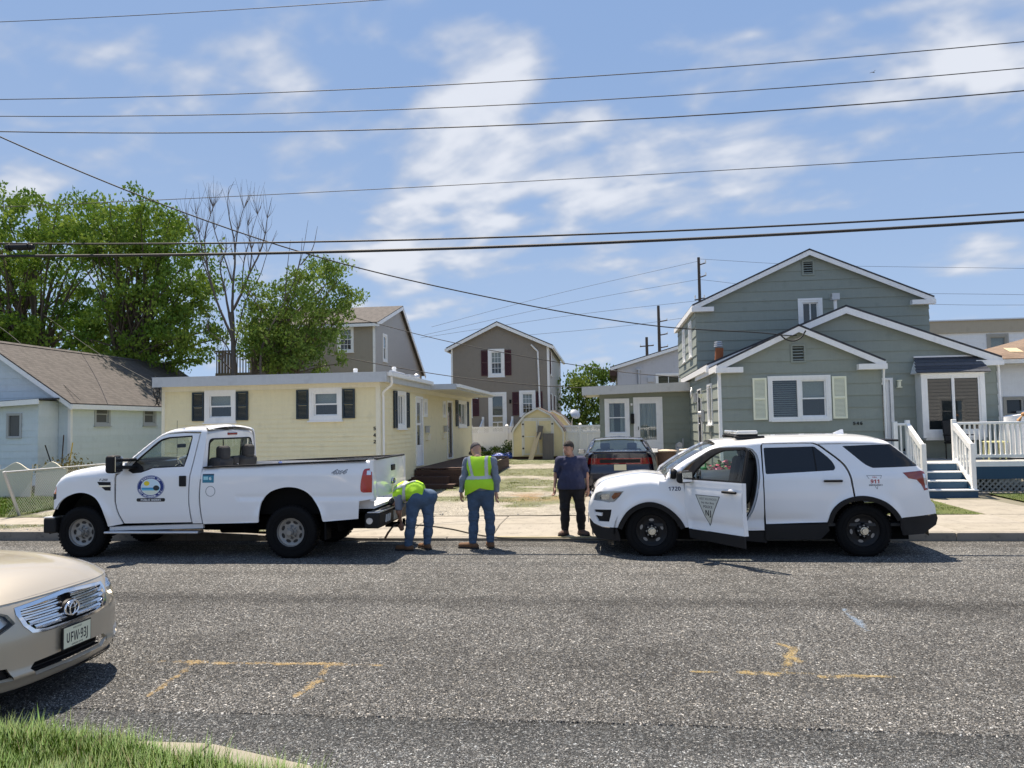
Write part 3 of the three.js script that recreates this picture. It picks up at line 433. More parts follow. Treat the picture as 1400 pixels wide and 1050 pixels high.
  obj('roof_pipe', bar([.05, y1 + .3, -2.2], [.05, y1 + .3, -.9], .05, 10), M.galv, h); obj('roof_blower', box(.35, .09, .5, .02, y1 + .28, -2.6), M.galv, h); obj('roof_cap', sph(.1, { x: .15, y: y1 + .3, z: -3.3 }), M.galv, h);
  // house number, three digits down the corner board
  const font = await new FontLoader().loadAsync('fonts/droid/droid_sans_bold.typeface.json');
  globalThis.FONT = font;
  '542'.split('').forEach((c, i) => { const g = new TextGeometry(c, { font, size: .088, depth: .01, curveSegments: 4 }); g.computeBoundingBox(); g.translate(-.15, 1.96 - i * .165 - .05, .022); obj('house_number', g, M.black, h); });
  // deck with two steps
  const d = thing('wooden_deck', 'dark brown wooden deck with two steps beside the yellow house', 'deck', [-5.56, 0, -22.2]);
  for (let i = 0; i < 12; i++) obj('deck_board', rbox(.138, .035, 8.2, .006, .09 + i * .143, .74, -4.1), M.deckBrown, d);
  for (let i = 0; i < 3; i++) obj('skirt_board', [rbox(1.76, .15, .03, .006, .88, .63 - i * .155, .02), rbox(.03, .15, 8.2, .006, 1.75, .63 - i * .155, -4.1)], M.deckBrown, d);
  obj('step', [rbox(1.1, .04, .34, .008, .5, .5, .2), rbox(1.06, .2, .03, .006, .5, .38, .36), rbox(.03, .26, .3, .006, -.03, .36, .2), rbox(.03, .26, .3, .006, 1.03, .36, .2)], M.deckBrown, d); obj('step', [rbox(1.5, .04, .36, .008, .55, .31, .56), rbox(1.46, .16, .03, .006, .55, .22, .73)], M.deckBrown, d);
  for (const [x, z] of [[.1, -.1], [1.65, -.1], [1.65, -4], [1.65, -8], [.1, -8]]) obj('post', box(.1, .55, .1, x, .46, z), M.deckBrown, d);
}
// --- the green-grey house, number 546
{
  const h = thing('green_house', 'grey green gabled house with cream shutters and number 546', 'house', [0, 0, 0]);
  const gab = (u0, u1, v0, ve, up, vp) => [[u0, v0], [u1, v0], [u1, ve], [up, vp], [u0, ve]];
  // front wing
  const X0 = 2.98, X1 = 7.0, zF = -20.5, B = .45, mid = (X0 + X1) / 2, eF = 3.40, pF = 4.33;
  const wF = [4.27, 2.01, 5.69, 3.05];
  sidedWall(h, { ...frontFrame(0, zF), outline: gab(X0, X1, B, eF, mid, pF), openings: [wF, [4.85, 3.50, 5.13, 3.88]], course: .305, mat: M.green });
  windowUnit(h, frontFrame(0, zF + .012), { u0: 4.27, v0: 2.01, u1: 4.98, v1: 3.05, fw: .05, casing: .0, kind: 'fixed', blind: 'blinds', mat: M.white, sill: false }); windowUnit(h, frontFrame(0, zF + .012), { u0: 4.98, v0: 2.01, u1: 5.69, v1: 3.05, fw: .05, kind: 'hung', mat: M.white, sill: false, blind: 'shade' });
  obj('window_casing', [box2(4.20, 1.95, zF + .012, 4.27, 3.12, zF + .045), box2(5.69, 1.95, zF + .012, 5.76, 3.12, zF + .045), box2(4.27, 3.05, zF + .012, 5.69, 3.12, zF + .045), box2(4.27, 1.94, zF + .012, 5.69, 2.01, zF + .06)], M.white, h);
  shutterPanel(h, frontFrame(0, zF + .012), 3.82, 2.0, 4.17, 3.08, M.cream); shutterPanel(h, frontFrame(0, zF + .012), 5.79, 2.0, 6.14, 3.08, M.cream);
  const gv = (x, y, z, w, hh) => { const v = part('gable_vent', h, { x, y, z }); obj('frame', [box2(-w / 2 - .05, -hh / 2 - .05, 0, -w / 2, hh / 2 + .05, .03), box2(w / 2, -hh / 2 - .05, 0, w / 2 + .05, hh / 2 + .05, .03), box2(-w / 2, hh / 2, 0, w / 2, hh / 2 + .05, .03), box2(-w / 2, -hh / 2 - .05, 0, w / 2, -hh / 2, .03)], M.green[0], v); for (let i = 0; i < 5; i++) obj('louver', box(w, .05, .008, 0, -hh / 2 + (i + .5) * hh / 5, -.01, { rx: -.7 }), M.green[2], v); obj('backing', box2(-w / 2, -hh / 2, -.12, w / 2, hh / 2, -.1), M.darkIn, v); };
  gv(4.99, 3.69, zF + .012, .28, .38);
  { let u = 6.27; for (const c of '546') { const g = new TextGeometry(c, { font: FONT, size: .08, depth: .012, curveSegments: 4 }); g.translate(u, 1.83, zF + .02); obj('house_number', g, M.black, h); u += .085; } }
  // left flank of the whole house: one plane
  const lf = leftFrame(X0, -31), U = (z) => z + 31;                    // u grows towards the street
  const doorL = [U(-24.9), .9, U(-24.1), 2.95];
  sidedWall(h, { ...lf, outline: [[0, B], [U(zF), B], [U(zF), eF], [U(-25), eF], [U(-25), 5.7], [0, 5.7]].slice(0), openings: [], course: .305, mat: M.green, single: true, ...{ outline: rect(U(-25.0), B, U(zF), eF) , openings: [[U(-22.55), 1.95, U(-21.75), 2.98], doorL] } });
  windowUnit(h, { ...lf, x: X0 - .012 }, { u0: U(-22.55), v0: 1.95, u1: U(-21.75), v1: 2.98, casing: .06, kind: 'fixed', blind: 'curtain', mat: M.white });
  { const d = part('door', h, { ...lf, x: X0 - .012 }); const [a, , b] = doorL; obj('frame', [box2(a - .06, .9, -.04, a, 3.0, .03), box2(b, .9, -.04, b + .06, 3.0, .03), box2(a, 2.95, -.04, b, 3.0, .03)], M.white, d); obj('door_leaf', box2(a, .92, -.06, b, 2.95, -.02), std([.04, .045, .05], .4), d); obj('knob', sph(.03, { x: a + .1, y: 1.9, z: .01 }), M.chrome, d); }
  sidedWall(h, { ...lf, outline: rect(0, B, U(-25), 5.72), openings: [[U(-26.9), 4.2, U(-26.2), 5.3], [U(-29.0), 4.2, U(-28.3), 5.3]], course: .305, mat: M.green });
  for (const a of [-26.9, -29.0]) windowUnit(h, { ...lf, x: X0 - .012 }, { u0: U(a), v0: 4.2, u1: U(a + .7), v1: 5.3, casing: .06, mat: M.white });
  // middle wing with the bay and the porch door
  const zM = -22, eM = 3.52, pM = 5.0, xM = 6.62, XR = 10.46;
  const bay = [8.5, 1.62, 9.85, 3.06], pd = [7.12, .94, 7.72, 3.02];
  sidedWall(h, { ...frontFrame(0, zM), outline: gab(X0 - .04, XR, B, eM, xM + .02, pM), openings: [pd, [8.42, 1.5, 9.93, 3.2]], course: .305, mat: M.green });
  { const d = part('door', h, frontFrame(0, zM + .012)); obj('frame', [box2(7.06, .94, -.04, 7.12, 3.08, .035), box2(7.72, .94, -.04, 7.80, 3.08, .035), box2(7.12, 3.02, -.04, 7.72, 3.08, .035)], M.white, d); obj('door_leaf', [box2(7.12, .94, -.05, 7.22, 3.02, -.01), box2(7.62, .94, -.05, 7.72, 3.02, -.01), box2(7.22, 2.9, -.05, 7.62, 3.02, -.01), box2(7.22, .94, -.05, 7.62, 1.3, -.01)], M.white, d); obj('pane', box2(7.22, 1.3, -.03, 7.62, 2.9, -.027), M.houseGlass, d); obj('door_panel', box2(7.12, .94, -.3, 7.72, 3.02, -.28), M.room, d); obj('handle', bar([7.24, 1.85, .0], [7.24, 2.0, .0], .012), M.black, d); }
  { const l = part('porch_lamp', h, { x: 7.95, y: 2.9, z: zM + .012 }); obj('lamp_body', [box(.12, .03, .1, 0, .1, .06), box(.12, .03, .1, 0, -.08, .06), box(.08, .12, .02, 0, 0, .01)], M.cream, l); obj('lamp_glass', cyl(.05, .045, .15, 10, { z: .06 }), M.cream, l); }
  { // bay window box under a shingled hood
    const b = part('bay_window', h, { x: 0, y: 0, z: zM }), o = .42;
    obj('casing', [box2(8.38, 1.44, .01, 8.50, 3.18, o), box2(9.85, 1.44, .01, 9.97, 3.18, o), box2(8.50, 3.06, .01, 9.85, 3.18, o - .001), box2(8.50, 1.44, .01, 9.85, 1.62, o - .001), box2(8.46, 1.38, .01, 9.93, 1.438, o - .03)], M.white, b);
    obj('mullion', [box2(9.145, 1.62, o - .07, 9.215, 3.06, o - .01), box2(8.50, 1.62, o - .06, 8.545, 3.06, o - .02), box2(9.805, 1.62, o - .06, 9.85, 3.06, o - .02), box2(8.545, 3.015, o - .06, 9.145, 3.06, o - .02), box2(9.215, 3.015, o - .06, 9.805, 3.06, o - .02), box2(8.545, 1.62, o - .06, 9.145, 1.665, o - .02), box2(9.215, 1.62, o - .06, 9.805, 1.665, o - .02)], M.white, b);
    const mir = phy([.02, .024, .024], .012, { ior: 1.65 }); obj('pane', box2(8.545, 1.665, o - .05, 9.145, 3.015, o - .044), mir, b); obj('pane', box2(9.215, 1.665, o - .05, 9.805, 3.015, o - .044), mir, b);
    for (let k = 0; k < 5; k++) { const t0 = k / 5, t1 = (k + 1) / 5 + .04, y = (t) => mix(3.16, 3.62, t), z = (t) => mix(o + .10, .03, t); for (let i = 0; i < 7; i++) { const xx = (t) => [mix(8.24, 8.40, t), mix(10.10, 9.95, t)], [a0, a1] = xx(t0), q = (f) => clamp((f + (k % 2 ? .5 : 0) / 7), 0, 1), f0 = q(i / 7), f1 = i === 6 ? 1 : q((i + 1) / 7), xa = mix(a0, a1, i === 0 ? 0 : f0), xb = mix(a0, a1, f1), l = .006 * hsh(i, k); obj('shingle', roofSlab([xa + .003, y(t0) + .018 + l, z(t0)], [xb - .003, y(t0) + .018 + l, z(t0)], [xb - .003, y(Math.min(1, t1)) + .004, z(Math.min(1, t1))], [xa + .003, y(Math.min(1, t1)) + .004, z(Math.min(1, t1))], .012), [M.hoodA, M.hoodB, M.hoodC][(i * 3 + k * 2) % 3], b, true); } }
    obj('hood_cheek', quads([[[8.26, 3.16, .01], [8.26, 3.16, o + .08], [8.41, 3.6, .03], [8.41, 3.6, .01]], [[10.08, 3.16, .01], [10.08, 3.16, o + .08], [9.94, 3.6, .03], [9.94, 3.6, .01]], [[8.26, 3.155, .01], [10.08, 3.155, .01], [10.08, 3.155, o + .08], [8.26, 3.155, o + .08]]]), M.white, b); obj('flashing', box2(8.36, 3.6, .01, 9.99, 3.65, .05), M.alu, b);
  }
  // right flank, back, two-storey block
  sidedWall(h, { ...rightFrame(XR, zM), outline: rect(0, B, 9, eM), course: .305, mat: M.green, single: false });
  sidedWall(h, { ...rightFrame(X1, zF), outline: rect(0, B, 1.5, eF), course: .305, mat: M.green });
  const zS = -25, XS0 = 2.98, XS1 = 10.02, eS = 5.66, pS = 7.24, xS = 6.5;
  sidedWall(h, { ...frontFrame(0, zS), outline: gab(XS0, XS1, 2.4, eS, xS, pS), openings: [[6.2, 4.55, 6.8, 5.72], [6.34, 6.57, 6.62, 6.95]], course: .305, mat: M.green });
  windowUnit(h, frontFrame(0, zS + .012), { u0: 6.2, v0: 4.55, u1: 6.8, v1: 5.72, kind: 'slider', casing: .07, mat: M.white }); gv(6.48, 6.76, zS + .012, .28, .38);
  sidedWall(h, { ...rightFrame(XS1, zS), outline: rect(0, B, 6, eS), course: .305, mat: M.green, single: false }); sidedWall(h, { x: XS1, y: 0, z: -31, ry: Math.PI, outline: gab(0, XS1 - XS0, B, eS, 3.52, pS), course: .305, mat: M.green, single: false });
  obj('foundation', [box2(X0 + .05, 0, zF - 4, X1 - .05, B, zF - .05), box2(X0 + .05, 0, -30.9, XR - .05, B, zM - .05)], M.kerb[1], h);
  const gableRoof = (x0, x1, xp, e, p, z0, z1, ov, rakeOv, mat, rake = .2) => { // ridge along z
    const r = part('roof', h), sl = (p - e) / (xp - x0), sr = (p - e) / (x1 - xp), L = [x0 - ov, e - ov * sl + .1], Rr = [x1 + ov, e - ov * sr + .1], P = p + .1, zf = z0 + rakeOv;
    obj('roof_slope', roofSlab([L[0], L[1], zf], [L[0], L[1], z1], [xp, P, z1], [xp, P, zf], .05), mat, r, true); obj('roof_slope', roofSlab([Rr[0], Rr[1], zf], [Rr[0], Rr[1], z1], [xp, P, z1], [xp, P, zf], .05), mat, r, true);
    const rk = (ax, ay, bx, by) => { const s = new THREE.Shape([[ax, ay - .055], [bx, by - .055], [bx, by - .055 - rake], [ax, ay - .055 - rake]].map((q) => new THREE.Vector2(...q))); const g = new THREE.ExtrudeGeometry(s, { depth: .03, bevelEnabled: false }); g.translate(0, 0, zf - .035); return g; };
    obj('rake_board', rk(L[0], L[1], xp, P), M.trim, r); obj('rake_board', rk(xp, P, Rr[0], Rr[1]), M.trim, r);
    obj('eave_board', [box2(L[0] - .02, L[1] - .2, z1, L[0] + .012, L[1] - .04, zf - .04), box2(Rr[0] - .012, Rr[1] - .2, z1, Rr[0] + .02, Rr[1] - .04, zf - .04)], M.trim, r);
    obj('soffit', [quads([[[L[0], L[1] - .07, zf - .04], [xp, P - .07, zf - .04], [xp, P - .07, z0], [L[0], L[1] - .07, z0]], [[xp, P - .07, zf - .04], [Rr[0], Rr[1] - .07, zf - .04], [Rr[0], Rr[1] - .07, z0], [xp, P - .07, z0]]]), box2(L[0], L[1] - .19, z1, x0 - .02, L[1] - .18, z0), box2(x1 + .02, Rr[1] - .19, z1, Rr[0], Rr[1] - .18, z0)], M.soffit, r);
    for (const g of [box2(L[0] - .03, L[1] - .24, z0 + .02, L[0] + .66, L[1] - .10, zf + .012), box2(Rr[0] - .66, Rr[1] - .24, z0 + .02, Rr[0] + .03, Rr[1] - .10, zf + .012)]) obj('cornice_return', g, M.trim, r); return r;
  };
  gableRoof(X0, X1, mid, eF, pF, zF, -25, .07, .2, M.roofDark, .15); gableRoof(X0 - .04, XR, xM, eM, pM, zM, -29, .08, .2, M.roofDark, .18); gableRoof(XS0, XS1, xS, eS, pS, zS, -31.2, .12, .2, M.roofDark, .15);
  obj('downspout', [tube([[X1 + .05, eF - .1, zF + .1], [X1 + .045, eF - .35, zF + .06]], .03, 4, 8), bar([X1 + .045, eF - .3, zF + .06], [X1 + .045, .95, zF + .06], .03, 8)], M.white, h); obj('downspout', bar([XR + .04, eM - .1, zM + .05], [XR + .04, .3, zM + .05], .03, 8), M.white, h); obj('corner_trim', [box2(X0 - .03, B, zF + .004, X0 + .05, eF, zF + .03), box2(X0 - .03, B, zF - .08, X0 - .004, eF, zF + .003)], M.trim, h);
  // roof furniture
  { const v = part('rusty_flue', h, { x: 3.45, y: 3.55, z: -23.6 }); v.userData.label = 'rust stained flue pipe'; obj('pipe', cyl(.12, .13, .75, 14, { y: .25, rz: -.06 }), std([.30, .10, .04], .9, { map: paintTex }), v); for (let i = 0; i < 3; i++) obj('vent_ring', cyl(.13 - i * .01, .14 - i * .01, .035, 14, { y: .68 + i * .06 }), M.galv, v); }
  { const v = part('chimney_pipe', h, { x: 7.15, y: 4.9, z: -24.6 }); obj('pipe', cyl(.05, .05, .8, 10, { y: .4 }), M.white, v); obj('vent_cap', box(.22, .2, .22, 0, .85, 0), M.galv, v); }
  obj('skylight', lay(new THREE.SphereGeometry(.33, 16, 8, 0, 6.3, 0, 1.57), { x: 5.55, y: 4.25, z: -21.6, rz: -.4, s: [1, .35, 1] }), M.darkPane, h);
  { const v = part('roof_vent', h, { x: 9.75, y: 3.95, z: -23.5 }); obj('pipe', cyl(.06, .07, .3, 10), M.galv, v); obj('vent_cap', cyl(.11, .11, .06, 10, { y: .18 }), M.galv, v); }
  obj('meter_box', [box(.1, .35, .28, X0 - .07, 2.15, -23.6), cyl(.09, .09, .08, 14, { x: X0 - .15, y: 2.2, z: -23.6, rz: Math.PI / 2 }), box(.08, .28, .22, X0 - .06, 2.75, -25.4)], M.galv, h); obj('cable_coil', [tor(.16, .02, { x: X0 - .08, y: 2.95, z: -26.2, ry: Math.PI / 2 }), tor(.13, .02, { x: X0 - .1, y: 2.9, z: -26.1, ry: 1.4 })], M.white, h);
  { const l = part('wall_lamp', h, { x: X0 - .1, y: 2.75, z: -23.7 }); obj('lamp_body', cyl(.07, .04, .12, 8), M.cream, l); }
  // annex
  const zA = -27.5, xa = -.15;
  const aw = [.09, 1.58, .80, 2.76], ad = [1.1, .92, 1.95, 2.8];
  sidedWall(h, { ...frontFrame(0, zA), outline: rect(xa, .3, 2.97, 3.2), openings: [aw, ad], course: .235, mat: M.greenAnnex });
  windowUnit(h, frontFrame(0, zA + .012), { u0: aw[0], v0: aw[1], u1: aw[2], v1: aw[3], casing: .08, fw: .05, mat: M.white, blind: 'swag' });
  { const d = part('door', h, frontFrame(0, zA + .012)); const [a, b0, b, b1] = ad; obj('frame', [box2(a - .08, b0, -.04, a, b1 + .07, .035), box2(b, b0, -.04, b + .08, b1 + .07, .035), box2(a, b1, -.04, b, b1 + .07, .035)], M.white, d); obj('door_leaf', [box2(a, b0, -.05, a + .14, b1, -.01), box2(b - .14, b0, -.05, b, b1, -.01), box2(a + .14, b1 - .15, -.05, b - .14, b1, -.01), box2(a + .14, b0, -.05, b - .14, b0 + .45, -.012)], M.white, d); obj('pane', box2(a + .14, b0 + .45, -.03, b - .14, b1 - .15, -.027), M.houseGlass, d); obj('curtain', drape(a + .14, b - .14, b0 + .45, b1 - .15, -.12), M.curtain, d); obj('handle', bar([a + .08, 1.72, .0], [a + .08, 1.84, .0], .012), M.black, d); obj('step', box2(a - .2, .3, .05, b + .2, .5, .6), M.conc[3], d); }
  obj('mailbox', [rbox(.12, .36, .09, .02, .98, 2.12, zA + .07)], M.black, h); obj('wall_lamp', [cyl(.04, .03, .08, 8, { x: .96, y: 2.62, z: zA + .06 })], M.white, h);
  sidedWall(h, { ...leftFrame(xa, zA - 4), outline: rect(0, .3, 4, 3.2), course: .235, mat: M.greenAnnex });
  { const r = part('annex_roof', h); obj('roof_deck', roofSlab([-.75, 3.27, zA + .35], [2.96, 3.36, zA + .35], [2.96, 3.5, zA - 4], [-.75, 3.4, zA - 4], .06), M.roofGrey, r, true); obj('fascia', lay(box(3.72, .3, .03, 0, 0, 0), { x: 1.1, y: 3.16, z: zA + .35, rz: .025 }), M.trimTan, r); obj('soffit', box2(-.7, 3.03, zA - 3.9, 2.95, 3.05, zA + .3), M.soffit, r); obj('fascia', box2(-.77, 2.98, zA - 4, -.74, 3.24, zA + .36), M.trimTan, r); }
  { const g = part('gas_meter', h, { x: 2.55, y: .5, z: -27.1 }); obj('meter_body', [rbox(.25, .3, .2, .04, 0, .45, 0), cyl(.1, .1, .1, 12, { x: 0, y: .68, z: 0, rx: Math.PI / 2 })], M.galv, g); obj('pipe', [bar([-.12, -.3, 0], [-.12, .7, 0], .022), bar([.12, .6, 0], [.12, .9, 0], .022), bar([-.12, .7, 0], [0, .78, 0], .022)], M.galv, g); }
}
M.screen = std([.095, .10, .10], .5);
// --- the pale blue house
{
  const h = thing('blue_house', 'pale blue clapboard house with brown shingle roof behind the chain link fence', 'house');
  const XR = -17.2, zf = -23.1, B = .35, e = 3.0, xp = -20.2, p = 5.0, XL = -23.2, zb = -34;
  const sw = [[1.21, 2.24, 1.95, 2.95], [3.98, 2.24, 4.72, 2.95], [7.2, 2.24, 7.9, 2.95]];
  sidedWall(h, { ...rightFrame(XR, zf), outline: rect(0, B, -zb + zf, e), openings: sw, course: .215, lap: .012, mat: M.blue });
  for (const [a, b, c, d] of sw) windowUnit(h, rightFrame(XR + .012, zf), { u0: a, v0: b, u1: c, v1: d, fw: .04, casing: .05, mat: M.alu2, blind: 'shade', glass: M.screen });
  sidedWall(h, { ...frontFrame(0, zf), outline: [[XL, B], [XR, B], [XR, e], [xp, p], [XL, e]], course: .215, lap: .012, mat: M.blue });
  sidedWall(h, { ...leftFrame(XL, zb), outline: rect(0, B, -zb + zf, e), course: .215, lap: .012, mat: M.blue, single: false });
  obj('corner_trim', [box2(XR - .07, B, zf + .004, XR + .03, e, zf + .03), box2(XR + .004, B, zf - .07, XR + .0298, e, zf + .0035)], M.trim, h);
  const r = part('roof', h), sl = (p - e) / (XR - xp), E1 = [XR + .25, e - .25 * sl + .09], E2 = [XL - .25, E1[1]], z0 = zf + .3, P = p + .09;
  obj('roof_slope', roofSlab([E1[0], E1[1], z0], [E1[0], E1[1], zb], [xp, P, zb], [xp, P, z0], .04), M.roofBrown, r, true); obj('roof_slope', roofSlab([E2[0], E2[1], z0], [E2[0], E2[1], zb], [xp, P, zb], [xp, P, z0], .04), M.roofBrown, r, true);
  obj('ridge_cap', [roofSlab([xp + .13, P - .06, z0], [xp + .13, P - .06, zb], [xp, P + .025, zb], [xp, P + .025, z0], .012), roofSlab([xp - .13, P - .06, z0], [xp - .13, P - .06, zb], [xp, P + .025, zb], [xp, P + .025, z0], .012)], M.roofBrown, r, true);
  const rk = (a, b) => { const s = new THREE.Shape([[a[0], a[1] - .045], [b[0], b[1] - .045], [b[0], b[1] - .22], [a[0], a[1] - .22]].map((q) => new THREE.Vector2(...q))), g = new THREE.ExtrudeGeometry(s, { depth: .03, bevelEnabled: false }); return g.translate(0, 0, z0 - .035); };
  obj('rake_board', rk(E1, [xp, P]), M.trim, r); obj('rake_board', rk([xp, P], E2), M.trim, r); obj('eave_board', [box2(E1[0] - .01, E1[1] - .19, zb, E1[0] + .02, E1[1] - .035, z0 - .036), box2(XR + .02, E1[1] - .19, zb, E1[0] - .011, E1[1] - .175, z0 - .04)], M.trim, r);
  // low porch room on the front
  const zp = -22.2, xr = -17.62;
  sidedWall(h, { ...frontFrame(0, zp), outline: [[-23.2, B], [xr, B], [xr, 3.0], [-23.2, 2.75]], openings: [[-18.43, 1.86, -17.98, 2.58].map((v, i) => v - (i % 2 ? 0 : .22))], course: .215, lap: .012, mat: M.blue });
  windowUnit(h, frontFrame(0, zp + .012), { u0: -18.65, v0: 1.86, u1: -18.2, v1: 2.58, fw: .035, casing: .035, kind: 'fixed', mat: M.alu2, sill: false, glass: M.screen });
  sidedWall(h, { ...rightFrame(xr, zp), outline: rect(0, B, .88, 3.0), course: .215, lap: .012, mat: M.blue });
  obj('porch_roof', roofSlab([-23.4, 2.8, zp + .25], [xr + .25, 3.06, zp + .25], [xr + .25, 3.12, zf + .02], [-23.4, 2.9, zf + .02], .05), M.roofDark, h, true); obj('porch_fascia', lay(box(5.95, .16, .03), { x: (-23.4 + xr + .25) / 2, y: 2.83, z: zp + .25, rz: .045 }), M.trim, h);
  obj('foundation', box2(XL + .1, 0, zb, XR - .05, B, zf - .05), M.kerb[1], h);
}
// --- houses further back
function backHouse(name, label, { walls, roof }) { const h = thing(name, label, 'house'); walls(h); roof(h); return h; }
backHouse('tan_house', 'tan two storey gabled house with burgundy shutters and white door', {
  walls(h) {
    const z = -44, X0 = -8.78, X1 = -3.1, e = 6.5, p = 7.82, xp = -6.04, B = .4, zb = -56;
    const w = [[-6.5, 4.87, -5.78, 6.25], [-4.72, 2.55, -4.02, 3.8], [-8.4, 2.55, -7.7, 3.8]], d = [-6.5, 1.45, -5.72, 3.72];
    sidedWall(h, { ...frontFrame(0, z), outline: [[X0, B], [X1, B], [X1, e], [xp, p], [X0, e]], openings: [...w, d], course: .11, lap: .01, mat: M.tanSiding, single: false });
    for (const [a, b, c, f] of w) { windowUnit(h, frontFrame(0, z + .012), { u0: a, v0: b, u1: c, v1: f, muntins: [3, 2], casing: .12, mat: M.white, blind: 'shade' }); shutterPanel(h, frontFrame(0, z + .012), a - .52, b - .05, a - .14, f + .05, M.burgundy); shutterPanel(h, frontFrame(0, z + .012), c + .14, b - .05, c + .52, f + .05, M.burgundy); }
    const o = part('door', h, frontFrame(0, z + .012)); obj('frame', [box2(d[0] - .14, d[1], -.04, d[0], d[3] + .14, .04), box2(d[2], d[1], -.04, d[2] + .14, d[3] + .14, .04), box2(d[0], d[3], -.04, d[2], d[3] + .14, .04)], M.white, o); obj('door_leaf', [box2(d[0], d[1], -.05, d[0] + .1, d[3], 0), box2(d[2] - .1, d[1], -.05, d[2], d[3], 0), box2(d[0] + .1, d[3] - .1, -.05, d[2] - .1, d[3], 0), box2(d[0] + .1, 2.45, -.05, d[2] - .1, 2.52, 0), box2(d[0] + .1, 2.1, -.05, d[2] - .1, 2.16, 0), box2(-6.13, d[1], -.05, -6.09, 2.1, 0), box2(d[0] + .1, d[1], -.05, d[2] - .1, 1.6, -.001)], M.white, o); obj('pane', box2(d[0] + .1, 1.6, -.03, d[2] - .1, d[3] - .1, -.027), M.houseGlass, o); obj('door_panel', box2(d[0], d[1], -.2, d[2], d[3], -.17), std([.3, .32, .34], .6), o);
    obj('wall_lamp', [cyl(.07, .05, .22, 8, { x: -5.35, y: 3.3, z: z + .12 })], M.black, h);
    const sw = [[1.2, 4.9, 1.9, 6.2], [1.2, 2.3, 1.9, 3.7], [4.5, 2.3, 5.2, 3.7]];
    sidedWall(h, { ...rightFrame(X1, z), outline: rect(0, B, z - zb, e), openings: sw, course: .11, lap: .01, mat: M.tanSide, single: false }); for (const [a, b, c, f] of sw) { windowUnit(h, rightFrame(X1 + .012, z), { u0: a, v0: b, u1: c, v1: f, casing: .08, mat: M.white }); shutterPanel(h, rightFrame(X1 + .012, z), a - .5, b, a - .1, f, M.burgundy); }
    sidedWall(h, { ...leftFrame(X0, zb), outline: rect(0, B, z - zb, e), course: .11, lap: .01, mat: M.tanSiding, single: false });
    obj('corner_trim', [box2(X1 - .1, B, z + .012, X1 + .03, e, z + .04), box2(X0 - .02, B, z + .012, X0 + .08, e, z + .04)], M.white, h);
    obj('downspout', [bar([X1 - 1.0, e + .05, z + .1], [X1 - .62, e - .35, z + .08], .05), bar([X1 - .62, e - .35, z + .08], [X1 - .5, .6, z + .08], .05)], M.white, h);
    // stair with white railings up to the door
    const s = part('door_stair', h); for (let i = 0; i < 5; i++) obj('step', box2(-6.9, .4 + i * .2, z + .05, -5.3, .6 + i * .2, z + 1.9 - i * .3), M.greyWood, s); for (const x of [-6.95, -5.25]) { obj('handrail', plank([x, 2.25, z + .2], [x, 1.5, z + 2.0], .09, .09), M.white, s); obj('newel', [box(.12, 1.1, .12, x, 1.9, z + .12), box(.12, 1.1, .12, x, 1.0, z + 2.0)], M.white, s); for (let i = 1; i < 9; i++) obj('baluster', box(.04, .8, .04, x, 1.78 - i * .075, z + .2 + i * .2), M.white, s); }
  },
  roof(h) { const z0 = -43.7, z1 = -56.2, r = part('roof', h), xp = -6.04, P = 7.95, sl = (7.82 - 6.5) / 2.85, L = [-9.05, 6.5 - .27 * sl + .12], R = [-2.83, 6.5 - .27 * sl + .12]; for (const A of [L, R]) { obj('roof_slope', roofSlab([A[0], A[1], z0], [A[0], A[1], z1], [xp, P, z1], [xp, P, z0], .06), M.roofGrey, r, true); const s = new THREE.Shape([[A[0], A[1] - .065], [xp, P - .065], [xp, P - .26], [A[0], A[1] - .24]].map((q) => new THREE.Vector2(...q))); obj('rake_board', new THREE.ExtrudeGeometry(s, { depth: .03, bevelEnabled: false }).translate(0, 0, z0 - .035), M.white, r); obj('gutter', box2(A[0] - .08, A[1] - .2, z1, A[0] + .06, A[1] - .05, z0 - .04), M.white, r); } },
});
